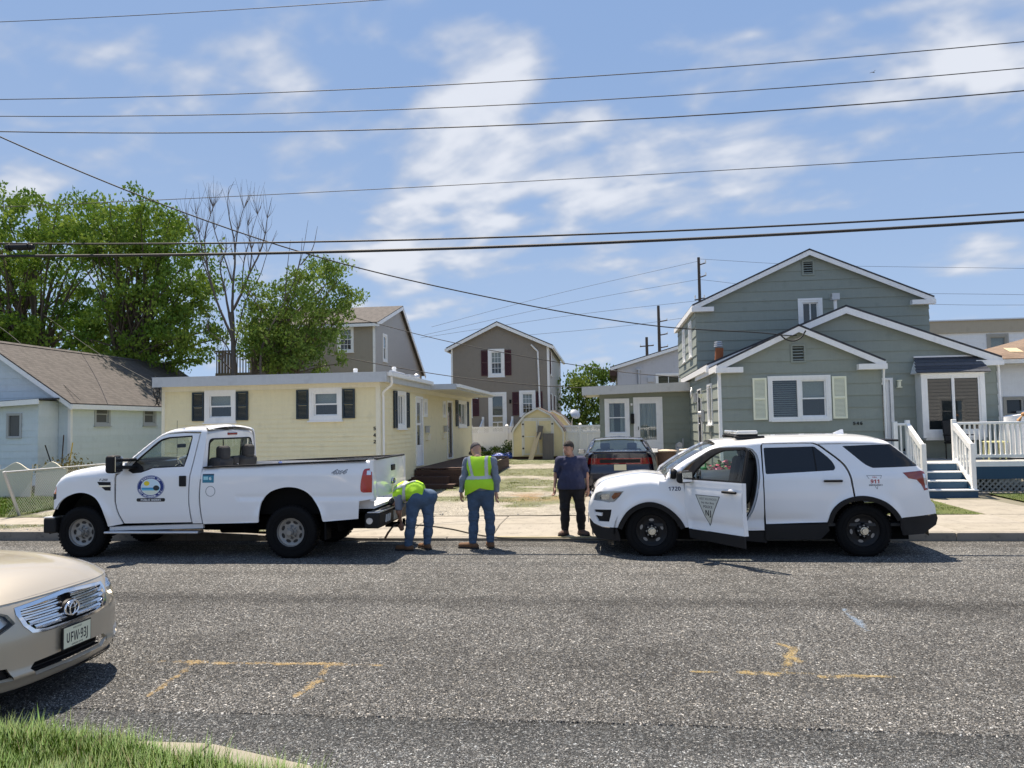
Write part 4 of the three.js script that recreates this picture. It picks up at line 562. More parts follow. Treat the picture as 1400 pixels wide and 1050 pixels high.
backHouse('beige_house', 'beige two storey house with balcony behind the trees', {
  walls(h) {
    const z = -40, X1 = -12.15, X0 = -19.2, B = .4, e = 7.6;
    const w = [[-14.15, 6.1, -13.4, 7.35]];
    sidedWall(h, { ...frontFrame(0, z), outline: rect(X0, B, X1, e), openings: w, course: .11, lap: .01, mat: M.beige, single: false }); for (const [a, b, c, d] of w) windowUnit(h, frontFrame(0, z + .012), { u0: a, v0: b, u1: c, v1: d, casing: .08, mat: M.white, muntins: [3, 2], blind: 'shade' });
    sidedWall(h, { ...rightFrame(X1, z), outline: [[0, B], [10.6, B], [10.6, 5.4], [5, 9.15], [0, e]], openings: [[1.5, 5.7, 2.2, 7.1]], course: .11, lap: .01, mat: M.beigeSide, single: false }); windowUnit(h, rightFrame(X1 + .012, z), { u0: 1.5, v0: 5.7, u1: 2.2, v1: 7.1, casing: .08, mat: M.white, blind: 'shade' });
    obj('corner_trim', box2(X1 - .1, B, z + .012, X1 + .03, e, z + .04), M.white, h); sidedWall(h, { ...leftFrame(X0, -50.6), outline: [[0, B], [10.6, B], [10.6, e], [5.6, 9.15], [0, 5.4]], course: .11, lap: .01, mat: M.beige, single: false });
    const b = part('balcony', h, { x: -19.2, y: 4.9, z: z + .02 }); obj('balcony_floor', box2(-.9, -.12, 0, 4.2, .02, 1.9), M.greyWood, b); obj('fascia', box2(-.95, -.55, 1.9, 4.25, .03, 1.95), M.greyWood, b); obj('handrail', [box2(-.95, 1.14, 1.84, 4.25, 1.22, 1.94), box2(-.95, 1.14, 0, -.85, 1.22, 1.84)], M.greyWood, b); for (let x = -.9; x < 4.2; x += .16) obj('baluster', box(.045, 1.14, .045, x, .58, 1.89), M.greyWood, b); for (let zz = .1; zz < 1.8; zz += .16) obj('baluster', box(.045, 1.14, .045, -.9, .58, zz), M.greyWood, b); for (const x of [-.8, 1.7, 4.1]) obj('post', box(.14, 4.4, .14, x, -2.3, 1.8), M.greyWood, b);
  },
  roof(h) { const r = part('roof', h); obj('roof_slope', roofSlab([-19.5, 7.58, -39.7], [-11.9, 7.58, -39.7], [-11.9, 9.25, -45], [-19.5, 9.25, -45], .07), M.roofBrown, r, true); obj('roof_slope', roofSlab([-19.5, 5.4, -50.8], [-11.9, 5.4, -50.8], [-11.9, 9.25, -45], [-19.5, 9.25, -45], .07), M.roofBrown, r, true); const rk = (a, b) => quads([[[-11.89, a[1] - .02, a[0]], [-11.89, b[1] - .02, b[0]], [-11.89, b[1] - .24, b[0]], [-11.89, a[1] - .24, a[0]]]]); obj('rake_board', [plank([-11.91, 7.44, -39.7], [-11.91, 9.1, -45], .03, .2), plank([-11.91, 9.1, -45], [-11.91, 5.26, -50.8], .03, .2)], M.white, r); obj('eave_board', box2(-19.5, 7.36, -39.72, -11.93, 7.52, -39.69), M.white, r); },
});
backHouse('pale_grey_house', 'pale grey gabled house rising behind the green annex', {
  walls(h) { const z = -50; sidedWall(h, { ...frontFrame(0, z), outline: [[.9, .4], [13, .4], [13, 5.6], [7, 7.35], [.9, 5.6]], openings: [[3.4, 3.6, 4.85, 5.0]], course: .2, lap: .014, mat: M.greySiding }); windowUnit(h, frontFrame(0, z + .012), { u0: 3.4, v0: 3.6, u1: 4.85, v1: 5.0, kind: 'slider', casing: .08, mat: M.white }); sidedWall(h, { ...leftFrame(.9, -58), outline: rect(0, .4, 8, 5.6), course: .2, lap: .014, mat: M.greySiding, single: false }); obj('vent_pipe', [bar([2.25, 4.0, z + .1], [2.25, 5.35, z + .1], .09, 8), box(.3, .1, .2, 2.25, 5.38, z + .1), box(.4, .3, .1, 3.0, 4.7, z + .06)], M.galv, h); },
  roof(h) { const r = part('roof', h); for (const x of [.45, 13.4]) obj('roof_slope', roofSlab([x, 5.58, -49.75], [x, 5.58, -58], [7, 7.5, -58], [7, 7.5, -49.75], .1), M.roofGrey, r, true); obj('rake_board', [plank([.45, 5.42, -49.73], [7, 7.34, -49.73], .03, .18), plank([7, 7.34, -49.73], [13.4, 5.42, -49.73], .03, .18)], M.white, r); obj('eave_board', box2(.42, 5.0, -58, .85, 5.45, -49.8), M.deckBrown, r); },
});
backHouse('white_block_house', 'white flat roofed house with a tan parapet band', {
  walls(h) { const z = -40; sidedWall(h, { ...frontFrame(0, z), outline: rect(13.5, .4, 26, 6.1), openings: [[18.75, 4.6, 19.55, 5.9]], course: .2, lap: .014, mat: M.whiteSiding }); windowUnit(h, frontFrame(0, z + .012), { u0: 18.75, v0: 4.6, u1: 19.55, v1: 5.9, casing: .1, mat: M.greyTrim, blind: 'shade' }); sidedWall(h, { ...leftFrame(13.5, -48), outline: rect(0, .4, 8, 6.1), course: .2, lap: .014, mat: M.whiteSiding, single: false }); },
  roof(h) { const r = part('roof', h); obj('parapet', box2(13.3, 6.08, -48, 26, 6.68, -39.9), M.roofTanPaint, r); obj('roof_edge', box2(13.25, 6.68, -48, 26, 6.74, -39.82), M.alu, r); },
});
backHouse('cottage', 'white cottage with a tan shingled hip roof beside the porch', {
  walls(h) { const z = -26; sidedWall(h, { ...frontFrame(0, z), outline: rect(12.3, .4, 20, 3.75), openings: [[12.55, 2.0, 13.1, 2.55]], course: .2, lap: .014, mat: M.whiteSiding }); windowUnit(h, frontFrame(0, z + .012), { u0: 12.55, v0: 2.0, u1: 13.1, v1: 2.55, kind: 'fixed', mat: M.greyTrim, casing: .04, sill: false, glass: M.darkPane }); sidedWall(h, { ...leftFrame(12.3, -34), outline: rect(0, .4, 8, 3.75), course: .2, lap: .014, mat: M.whiteSiding, single: false }); const a = part('air_conditioner', h, { x: 13.15, y: 1.95, z: z + .15 }); obj('case', rbox(.5, .38, .4, .03), M.white, a); for (let i = 0; i < 5; i++) obj('slat', box(.44, .02, .02, 0, -.13 + i * .065, .205), M.trim, a); },
  roof(h) { const r = part('roof', h), e = 3.78; obj('roof_slope', roofSlab([11.95, e, -25.65], [20.4, e, -25.65], [19.5, 5.0, -30], [16.4, 5.0, -30], .06), M.roofTan, r, true); obj('roof_slope', roofSlab([11.95, e, -34.3], [11.95, e, -25.65], [16.4, 5.0, -30], [16.4, 5.0, -32], .06), M.roofTan, r, true); obj('gutter', [box2(11.9, e - .16, -25.66, 20.4, e - .03, -25.56), box2(11.86, e - .16, -34.3, 11.96, e - .03, -25.56)], M.white, r); obj('patch', lay(box(.5, .02, .3), { x: 12.6, y: 4.02, z: -25.4, rx: .5, ry: .3 }), M.woodLight, r); },
});
// --- garden shed, second shed, plastic fence
function gambrelShed(name, label, x, z, w, dp, hh, front) {
  const s = thing(name, label, 'shed', [x, .40, z]), a = w / 2, prof = [[-a, .12], [a, .12], [a * 1.0, hh * .52], [a * .86, hh * .62].map((v, i) => i ? hh * .60 : a * .94), [a * .5, hh * .87], [0, hh], [-a * .5, hh * .87], [-a * .94, hh * .60], [-a, hh * .52]];
  const sh = new THREE.Shape(prof.map((q) => new THREE.Vector2(...q))); obj('wall', new THREE.ExtrudeGeometry(sh, { depth: dp, bevelEnabled: false }).translate(0, 0, -dp), M.shed, s);
  const top = prof.slice(2); const roof = part('roof', s); for (let i = 0; i + 1 < top.length; i++) { const A = top[i], B = top[i + 1]; if (Math.abs(A[0]) === a && Math.abs(B[0]) === a) continue; obj('roof_slope', roofSlab([A[0] * 1.03, A[1] + .02, -dp - .05], [A[0] * 1.03, A[1] + .02, .1], [B[0] * 1.03, B[1] + .03, .1], [B[0] * 1.03, B[1] + .03, -dp - .05], .05), M.roofRust, roof, true); }
  const edge = []; for (let i = 0; i + 1 < top.length; i++) edge.push(plank([top[i][0] * .985, top[i][1] - .03, .095], [top[i + 1][0] * .985, top[i + 1][1] - .03, .095], .03, .085)); obj('rake_board', edge, M.shedTrim, roof);
  obj('skid', box2(-a, 0, -dp, a, .11, -.05), M.deckBrown, s);
  if (front) { for (const k of [-1, 1]) { const d = part('door', s), x0 = k < 0 ? -.66 : .01, x1 = k < 0 ? -.01 : .66; obj('door_leaf', box2(x0, .2, .005, x1, 1.78, .03), M.shed, d); obj('trim', [box2(x0, .2, .031, x0 + .05, 1.78, .042), box2(x1 - .05, .2, .031, x1, 1.78, .042), box2(x0 + .05, 1.73, .031, x1 - .05, 1.78, .042), box2(x0 + .05, .2, .031, x1 - .05, .25, .042), box2(x0 + .05, 1.0, .031, x1 - .05, 1.04, .042)], M.shedTrim, d); for (const y of [.45, 1.0, 1.55]) obj('hinge', box2(k < 0 ? x0 - .05 : x1 - .03, y, .043, k < 0 ? x0 + .03 : x1 + .05, y + .07, .05), M.black, d); } obj('door_casing', [box2(-.74, .15, .004, -.67, 1.86, .045), box2(.67, .15, .004, .74, 1.86, .045), box2(-.67, 1.79, .004, .67, 1.86, .045)], M.shedTrim, s); obj('corner_trim', [box2(-a, .12, .004, -a + .06, hh * .52, .04), box2(a - .06, .12, .004, a, hh * .52, .04)], M.shedTrim, s); }
  return s;
}
gambrelShed('garden_shed', 'pale yellow barn shaped shed with double doors on the shell lot', -3.03, -35, 2.36, 2.5, 2.33, true);
gambrelShed('garden_shed', 'second pale shed roof showing above the plastic fence', -2.75, -41, 2.2, 2.4, 2.3, false);
{ // boards leaning on the shed
  tag(obj('leaning_board', plank([-3.32, .38, -34.35], [-2.98, 1.62, -34.86], .26, .035), M.woodLight), 'bare pine board leaning on the shed doors', 'board'); tag(obj('leaning_board', plank([-2.97, 1.3, -34.75], [-2.88, 2.0 - .1, -34.88], .24, .03), M.greyWood), 'short weathered plank behind the pine board on the shed', 'board'); tag(obj('leaning_board', plank([-2.55, .4, -34.6], [-2.55, 1.55, -34.86], .5, .04), M.greyWood), 'wide grey weathered board against the right shed door'.replace(' right', ''), 'board');
  const f = thing('plastic_fence', 'white plastic privacy fence with lattice top behind the shed', 'fence', [0, .38, -36.6]);
  for (let i = 0; i < 6; i++) { const x = -8.15 + i * 1.75; const po = obj('post', rbox(.13, 1.56, .13, .01, x, .78, 0), M.plasticWhite, f); obj('post_cap', lay(new THREE.ConeGeometry(.11, .08, 4), { x, y: 1.6, ry: Math.PI / 4 }), M.plasticWhite, f); if (i === 5) break; const x0 = x + .066, x1 = x + 1.684;
    for (const [a, b] of [[.06, .17], [1.14, 1.24], [1.44, 1.52]]) obj('rail', box2(x0, a, -.03, x1, b, .03), M.plasticWhite, f); for (let k = 0; k < 6; k++) obj('panel_board', rbox((x1 - x0) / 6 - .004, .97, .022, .004, x0 + (k + .5) * (x1 - x0) / 6, .655, 0), M.plasticWhite, f);
    const sl = []; for (let u = x0 - .2; u < x1; u += .075) for (const k of [1, -1]) { const a = Math.max(u, x0), b = Math.min(u + .2, x1); if (b - a < .02) continue; const y = (t) => k > 0 ? 1.24 + (t - u) : 1.44 - (t - u); sl.push(plank([a, y(a), k * .004], [b, y(b), k * .004], .008, .03)); } const la = obj('lattice', sl, M.plasticWhite, f); la.userData.kind = 'stuff'; }
  const dish = thing('satellite_dish', 'grey satellite dish on a pole beyond the shed', 'dish', [-1.6, .4, -38]); obj('bowl', lay(new THREE.SphereGeometry(.5, 18, 8, 0, 6.3, 0, .55), { x: 0, y: 1.85, z: -.3, rx: 1.1, ry: .5 }), M.galv, dish); obj('pole', bar([0, 0, 0], [0, 1.75, 0], .03), M.galv, dish); obj('arm', bar([0, 1.7, 0], [.1, 1.95, .35], .015), M.galv, dish);
  const r = mulberry(77), tp = []; for (let i = 0; i < 5; i++) { const g = new THREE.IcosahedronGeometry(.2 + .1 * r(), 2), p = g.attributes.position; for (let k = 0; k < p.count; k++) { const n = .75 + .5 * noise3(p.getX(k) * 7 + i * 5, p.getY(k) * 7 + 20, p.getZ(k) * 7 + 9); p.setXYZ(k, p.getX(k) * n * 1.4, Math.max(-.05, p.getY(k) * n * .75), p.getZ(k) * n); } g.computeVertexNormals(); tp.push(lay(g, { x: -4.95 + i * .15, y: .47, z: -35.7 + r() * .2 })); }
  tag(obj('tarp', tp, std([.02, .07, .38], .5)), 'crumpled blue tarp at the foot of the plastic fence', 'tarp');
}
// --- porch of the green house
{
  const P = thing('porch', 'white railed porch with blue steps and lattice skirt on the green house', 'porch', [0, 0, 0]), fy = .9, z0 = -19.92, z1 = -21.99, x0 = 7.08, x1 = 13.2;
  M.porchBlue = std([.014, .065, .125], .55, { map: paintTex }); M.deckGrey = std([.42, .42, .40], .8, { map: woodTex });
  for (let i = 0; i < 14; i++) obj('deck_board', rbox(x1 - x0, .03, .142, .005, (x0 + x1) / 2, fy - .015, z0 - .07 - i * .147), M.deckGrey, P);
  obj('deck_edge', [box2(x0, .78, z0 + .002, x1, fy + .004, z0 + .05)], M.white, P); obj('fascia_board', box2(8.52, .48, z0 - .02, x1, .778, z0 + .03), M.porchBlue, P);
  for (let i = 0; i < 4; i++) { const st = part('step', P), zt = -18.92 - i * .25, y = .12 + i * .195; obj('riser', box2(7.40, y, zt - .03, 8.36 + (i ? 0 : .12), y + .165, zt), M.porchBlue, st); obj('tread', rbox(.98 + (i ? 0 : .12), .03, .29, .008, 7.88 + (i ? 0 : .06), y + .18, zt - .115), M.white, st); }
  obj('stair_cheek', [quads([[[7.395, .12, -18.93], [7.395, .3, -18.93], [7.395, .88, -19.9], [7.395, .12, -19.9]], [[8.365, .12, -18.93], [8.365, .3, -18.93], [8.365, .88, -19.9], [8.365, .12, -19.9]]])], M.porchBlue, P);
  const newel = (x, z, y0, y1) => { const n = obj('newel', rbox(.1, y1 - y0, .1, .012, x, (y0 + y1) / 2, z), M.white, P); return n; };
  for (const [x, k] of [[7.35, 0], [8.42, 1]]) { newel(x, -18.98, .12, 1.38); newel(x, z0 + .05, .5, 1.93); obj('handrail', plank([x, 1.27, -18.98], [x, 1.80, z0 + .05], .09, .13), M.white, P); obj('bottom_rail', plank([x, .40, -18.98], [x, .98, z0 + .05], .06, .1), M.white, P); for (let i = 1; i < 6; i++) { const t = i / 6, z = mix(-18.98, z0 + .05, t); obj('baluster', box2(x - .018, mix(.42, 1.0, t), z - .018, x + .018, mix(1.24, 1.76, t), z + .018), M.white, P); } }
  newel(x0 - .02, z0 + .05, .8, 1.9);
  const run = (a, b) => { obj('handrail', rbox(b - a, .06, .11, .012, (a + b) / 2, 1.83, z0 + .05), M.white, P); obj('bottom_rail', box2(a, 1.0, z0 + .02, b, 1.07, z0 + .08), M.white, P); for (let x = a + .08; x < b - .04; x += .115) obj('baluster', box2(x - .018, 1.07, z0 + .032, x + .018, 1.8, z0 + .068), M.white, P); };
  run(x0 + .03, 7.3); run(8.47, 10.6); newel(10.66, z0 + .05, .8, 1.93); run(10.71, x1);
  obj('end_skirt', box2(x1 - .04, .02, z1, x1, .86, z0), M.porchBlue, P); obj('end_skirt', box2(x0, .02, z1, x0 + .04, .86, z0), M.porchBlue, P); for (const zb of [z0 - .1, -21.1]) obj('beam', box2(x0 + .05, .70, zb, x1 - .05, .86, zb + .06), M.deckBrown, P);
  for (let u = 8.2; u < 13.2; u += .135) for (const k of [1, -1]) { const a = Math.max(u, 8.5), b = Math.min(u + .36, 13.2); if (b - a < .05) continue; const y = (t) => k > 0 ? .12 + (t - u) : .48 - (t - u); obj('lattice_slat', plank([a, y(a), z0 + k * .006], [b, y(b), z0 + k * .006], .011, .042), M.latticeGrey, P); }
  for (let i = 0; i < 9; i++) obj('border_stone', rbox(.5, .1, .14, .03, 8.8 + i * .52, .15, z0 + .35 + (i % 2) * .02), M.kerb[1], P);
}
{ // things on the porch
  const g = thing('covered_grill', 'barbecue under a white cover behind the porch railing', 'grill', [10.75, .905, -21.1]); { const geo = new THREE.CylinderGeometry(.45, .62, 1.1, 40, 12), p = geo.attributes.position; for (let k = 0; k < p.count; k++) { const a = Math.atan2(p.getZ(k), p.getX(k)), y = p.getY(k), w = 1 + .05 * Math.sin(a * 9) * (0.55 - y) ; p.setXYZ(k, p.getX(k) * w * 1.35, y - (p.getX(k) ** 2) * .35 * (y > .4 ? 1 : 0), p.getZ(k) * w * .7); } geo.computeVertexNormals(); geo.translate(0, .58, 0); obj('cover', geo, std([.76, .76, .76], .7), g); for (const x of [-.55, .55]) obj('leg', bar([x, 0, .2], [x, .2, .2], .03), M.black, g); }
  const t = thing('side_table', 'small pale yellow table on the porch', 'table', [9.75, .905, -20.8]); obj('table_top', rbox(.5, .04, .4, .015, 0, .44, 0), std([.74, .71, .36], .5), t); for (const [x, z] of [[-.2, -.15], [.2, -.15], [-.2, .15], [.2, .15]]) obj('leg', bar([x, 0, z], [x * .9, .43, z * .9], .022), std([.74, .71, .36], .5), t);
  const c = thing('porch_chair', 'dark metal chair beside the yellow table on the porch', 'chair', [9.05, .905, -21.1], .4); obj('seat', rbox(.5, .05, .48, .02, 0, .42, 0), M.black, c); obj('backrest', rbox(.5, .55, .05, .02, 0, .72, -.24, { rx: -.15 }), M.black, c); for (const [x, z] of [[-.22, -.2], [.22, -.2], [-.22, .2], [.22, .2]]) obj('leg', bar([x, 0, z], [x, .42, z], .016), M.black, c); for (const x of [-.26, .26]) obj('armrest', rbox(.05, .03, .45, .01, x, .62, 0), M.black, c);
  const k = thing('toy_car', 'small grey toy car parked on the porch by the steps', 'toy', [8.0, .905, -21.5], .3); obj('body', [rbox(.5, .13, .28, .05, 0, .13, 0), rbox(.26, .12, .25, .05, .02, .24, 0)], std([.35, .38, .4], .4), k); obj('windscreen', box(.02, .08, .2, -.11, .24, 0, { rz: -.5 }), M.darkPane, k); for (const [x, z] of [[-.15, .13], [.15, .13], [-.15, -.13], [.15, -.13]]) obj('wheel', cyl(.06, .06, .04, 14, { x, y: .06, z, rx: Math.PI / 2 }), M.rubber, k);
  const b = thing('wind_ornament', 'orange wooden ornament hanging behind the porch rail', 'ornament', [9.95, 1.86, -19.87]); obj('body', [lay(new THREE.ConeGeometry(.05, .2, 8), { y: .09, rz: -.6 }), sph(.05, { x: .06, y: .16 })], std([.5, .26, .1], .7), b); obj('wing', plank([-.06, .02, 0], [.02, .13, .02], .09, .012), M.wood, b);
}
// --- yard of the blue house
{
  const f = thing('chain_link_fence', 'galvanised chain link fence with a leaning end post in the side yard', 'fence', [-13.35, .12, -16.3]);
  obj('post', bar([.1, 0, .15], [-.1, 1.0, .55].map((v, i) => [0, 1.02, .5][i]), .035, 10), M.galv, f); for (const z of [-2.6, -5.2, -7.8]) obj('post', bar([0, 0, z], [0, 1.02, z], .028, 8), M.galv, f); obj('rail', bar([0, 1.0, .5], [0, 1.0, -7.8], .022, 8), M.galv, f);
  const w = []; for (let z = -7.8; z < .4; z += .075) for (const k of [1, -1]) { const z1 = z + k * .98; const a = clamp(z, -7.8, .4), b = clamp(z1, -7.8, .4), ya = (a - z) * k, yb = (b - z) * k; if (Math.abs(b - a) < .05) continue; w.push(bar([k * .004, .02 + ya, a], [k * .004, .02 + yb, b], .0035, 3)); } obj('wire_mesh', w, M.galv, f).userData.kind = 'stuff';
  for (let i = 0; i < 2; i++) { const s = new THREE.Shape(); s.moveTo(0, 0); s.lineTo(.98, 0); s.lineTo(.98, .9); for (let k = 0; k <= 20; k++) { const x = .98 - k * .049; s.lineTo(x, .86 + .1 * Math.cos((x - .49) * 7) + (k === 10 ? .01 : 0)); } s.lineTo(0, .9); const o = obj('scalloped_panel', new THREE.ExtrudeGeometry(s, { depth: .035, bevelEnabled: true, bevelSize: .006, bevelThickness: .006, bevelSegments: 1 }), M.panelCream); o.position.set(-17.0 + i * 1.06, .2, -19.9 - i * .12); o.rotation.set(-.08, .05 - i * .12, 0); tag(o, ['scalloped plastic fence panel stored in the yard by the blue porch', 'scalloped cream panel beside the brown bush in the yard'][i], 'panel', 'stored fence panels'); }
  const tool = (name, label, a, b, m, head) => { const t = thing(name, label, 'tool'); obj('shaft', bar(a, b, .018, 8), m, t); obj('head', head, M.rust ?? M.galv, t); };
  M.rust = std([.16, .08, .05], .8);
  tool('shovel', 'dark long handled shovel leaning in the corner of the blue house', [-17.02, .55, -22.45], [-17.35, 1.9, -23.0], M.deckBrown, lay(rbox(.2, .28, .03, .01), { x: -16.97, y: .42, z: -22.38, rx: .3 }));
  tool('rake', 'second dark tool beside the shovel at the blue house', [-17.12, .5, -22.4], [-17.5, 1.6, -22.95].map((v, i) => [-17.45, 1.6, -22.3][i]), M.black, lay(rbox(.35, .05, .03, .01), { x: -17.12, y: .48, z: -22.38 }));
  tool('broom', 'yellow handled broom leaning by the white corner board', [-17.0, .5, -22.7], [-16.98, 1.62, -23.0].map((v, i) => [-17.05, 1.65, -23.02][i]), std([.7, .45, .06], .5), lay(rbox(.22, .25, .05, .02), { x: -16.99, y: .5, z: -22.68 }));
  const bk = thing('bucket', 'black bucket with a wide rim below the tools', 'bucket', [-16.75, .22, -22.3]); obj('body', lay(new THREE.CylinderGeometry(.2, .15, .4, 18, 1, true), { y: .42 }), M.black, bk); obj('rim', tor(.2, .018, { y: .62, rx: Math.PI / 2 }), M.black, bk); obj('stand', box(.3, .22, .3, 0, .11, 0), M.deckBrown, bk);
}
// --- bins, planter
function wheeledBin(x, z, turn, label, lid) { const b = thing('wheeled_bin', label, 'bin', [x, elev(x, z) + .014, z], turn, 'bins beside the driveway'); obj('body', lay(new THREE.CylinderGeometry(.36, .29, .78, 4, 1), { y: .5, ry: Math.PI / 4 }), M.binBrown, b); obj('lid', [rbox(.56, .05, .6, .02, 0, .93, 0), lay(new THREE.SphereGeometry(.36, 16, 6, 0, 6.3, 0, 1.2), { y: .9, s: [.75, .22, .8] })], lid, b); obj('handle', bar([-.2, .86, -.33], [.2, .86, -.33], .015), M.black, b); for (const s of [-1, 1]) obj('wheel', cyl(.11, .11, .05, 16, { x: s * .22, y: .11, z: -.24, rz: Math.PI / 2 }), M.rubber, b); return b; }
M.binBrown = std([.16, .10, .07], .7); wheeledBin(1.72, -22.6, .1, 'brown wheeled bin with a tan lid beside the dark sedan', std([.56, .44, .32], .6)); wheeledBin(2.42, -22.9, -.1, 'brown wheeled bin with a pale lid next to the gas meter', std([.62, .56, .46], .6));
{
  const p = thing('flower_planter', 'wooden planter of pink and red flowers at the lawn edge', 'planter', [2.62, .125, -17.4]); obj('tub', lay(new THREE.CylinderGeometry(.42, .34, .42, 20), { y: .21 }), M.wood, p);
  const r = mulberry(5), lf = [], fl = [], fl2 = []; for (let i = 0; i < 420; i++) { const a = r() * 6.28, e = r() * 1.5, R = .30 + .2 * r(), x = Math.cos(a) * Math.cos(e) * R * 1.1, z = Math.sin(a) * Math.cos(e) * R * 1.1, y = .52 + Math.sin(e) * R * .95; const g = lay(new THREE.CircleGeometry(.035 + .03 * r(), 5), { x, y, z, rx: r() * 3, ry: r() * 6 }); (i % 5 < 2 ? lf : i % 2 ? fl : fl2).push(g); } obj('leaves', lf, std([.05, .12, .03], .7), p); obj('blossom', fl, std([.5, .05, .12], .7), p); obj('blossom', fl2, std([.62, .22, .3], .7), p);
  const wc = thing('green_can', 'green garden can standing beside the flower planter', 'can', [2.1, .125, -17.5]); obj('body', cyl(.13, .15, .85, 14, { y: .425 }), std([.04, .25, .08], .5), wc); obj('handle', tor(.1, .015, { y: .9 }), std([.04, .25, .08], .5), wc); obj('spout', bar([.1, .3, 0], [.35, .75, 0], .025), std([.04, .25, .08], .5), wc);
}
// ---------------------------------------------------------------- vehicles
// a curved sheet cut from a flat outline with holes: every point (u, v) of the outline goes to map(u, v)
function sheet(outer, holes, map, { du = .06, dv = .06, flip = false, edge = 0 } = {}) {
  const loops = [outer, ...holes], E = [], xs = [];
  for (const L of loops) for (let i = 0; i < L.length; i++) { const a = L[i], b = L[(i + 1) % L.length]; xs.push(a[0]); if (Math.abs(a[0] - b[0]) > 1e-7) E.push(a[0] < b[0] ? [a, b] : [b, a]); }
  const x0 = Math.min(...xs), x1 = Math.max(...xs); for (let x = Math.ceil(x0 / du) * du; x < x1; x += du) xs.push(x); xs.sort((a, b) => a - b);
  const X = [xs[0]]; for (const x of xs) if (x - X[X.length - 1] > 2e-4) X.push(x);
  const pos = [], nrm = [], uv = [], e = .004, s = flip ? -1 : 1;
  const N = (u, v) => { const a = map(u + e, v), b = map(u - e, v), c = map(u, v + e), d = map(u, v - e), p = [a[0] - b[0], a[1] - b[1], a[2] - b[2]], q = [c[0] - d[0], c[1] - d[1], c[2] - d[2]], n = [p[1] * q[2] - p[2] * q[1], p[2] * q[0] - p[0] * q[2], p[0] * q[1] - p[1] * q[0]], l = Math.hypot(...n) || 1; return n.map((k) => k / l * s); };
  const put = (p, n, q) => { pos.push(...p); nrm.push(...n); uv.push(...q); };
  const tri = (a, b, c) => { for (const q of flip ? [a, c, b] : [a, b, c]) put(map(...q), N(...q), q); };
  for (let i = 0; i + 1 < X.length; i++) {
    const xa = X[i], xb = X[i + 1], xm = (xa + xb) / 2, hit = []; const at = (g, x) => { const t = (x - g[0][0]) / (g[1][0] - g[0][0]); return g[0][1] + (g[1][1] - g[0][1]) * t; };
    for (const g of E) if (g[0][0] < xm && g[1][0] > xm) hit.push([at(g, xm), g]); hit.sort((a, b) => a[0] - b[0]);
    for (let k = 0; k + 1 < hit.length; k += 2) {
      const B = hit[k][1], T = hit[k + 1][1], trap = [[xa, at(B, xa)], [xb, at(B, xb)], [xb, at(T, xb)], [xa, at(T, xa)]], lo = Math.min(trap[0][1], trap[1][1]), hi = Math.max(trap[2][1], trap[3][1]);
      for (let j = Math.floor(lo / dv); j * dv < hi; j++) { const p = clipBand(trap, j * dv, (j + 1) * dv, 1); for (let m = 1; m + 1 < p.length; m++) tri(p[0], p[m], p[m + 1]); }
    }
  }
  if (edge) for (const L of loops) for (let i = 0; i < L.length; i++) {
    const a = L[i], b = L[(i + 1) % L.length]; if (Math.hypot(a[0] - b[0], a[1] - b[1]) < 1e-6) continue; const A = map(...a), Bp = map(...b), na = N(...a), nb = N(...b), A1 = A.map((v, k) => v - na[k] * edge), B1 = Bp.map((v, k) => v - nb[k] * edge);
    const p = [Bp[0] - A[0], Bp[1] - A[1], Bp[2] - A[2]], f = [p[1] * na[2] - p[2] * na[1], p[2] * na[0] - p[0] * na[2], p[0] * na[1] - p[1] * na[0]], l = Math.hypot(...f) || 1, ff = f.map((k) => k / l);
    for (const q of [A, A1, B1, A, B1, Bp]) put(q, ff, [0, 0]);
  }
  return raw(pos, uv, nrm);
}
function sm(pts, n = 5) { const c = new THREE.CatmullRomCurve3(pts.map((p) => V3(p[0], p[1], 0)), false, 'centripetal'); return c.getPoints((pts.length - 1) * n).map((p) => [p.x, p.y]); }
const both = (outer, holes, f, o = {}) => Object.assign([sheet(outer, holes, (x, y) => [x, y, f(x, y)], o), sheet(outer, holes, (x, y) => [x, y, -f(x, y)], { ...o, flip: !o.flip })], { pair: true });
function across(profile, wf, { n = 12, crown = .03, drop } = {}) { // surface spanning the car along a side profile: each profile point has a half width
  const pos = [], nr = [], P = (i, j) => { const [x, y] = profile[i], w = wf(x, y), t = j / n * 2 - 1; return [x + (drop ? drop(x, y) * t * t : 0), y + crown * (1 - t * t), w * t]; };
  const m = profile.length - 1, N = (i, j) => { const a = P(Math.min(m, i + 1), j), b = P(Math.max(0, i - 1), j), c = P(i, Math.min(n, j + 1)), d = P(i, Math.max(0, j - 1)), p = a.map((v, k) => v - b[k]), q = c.map((v, k) => v - d[k]), f = [p[1] * q[2] - p[2] * q[1], p[2] * q[0] - p[0] * q[2], p[0] * q[1] - p[1] * q[0]], l = Math.hypot(...f) || 1, s = -1; return f.map((v) => v / l * s); };
  for (let i = 0; i < m; i++) for (let j = 0; j < n; j++) for (const [a, b] of [[0, 0], [0, 1], [1, 1], [0, 0], [1, 1], [1, 0]]) { pos.push(...P(i + a, j + b)); nr.push(...N(i + a, j + b)); }
  return raw(pos, null, nr);
}
const circ = (cx, cy, rx, ry = rx, n = 28, rot = 0) => Array.from({ length: n }, (_, i) => { const a = i / n * 6.28318, x = Math.cos(a) * rx, y = Math.sin(a) * ry; return [cx + x * Math.cos(rot) - y * Math.sin(rot), cy + x * Math.sin(rot) + y * Math.cos(rot)]; });
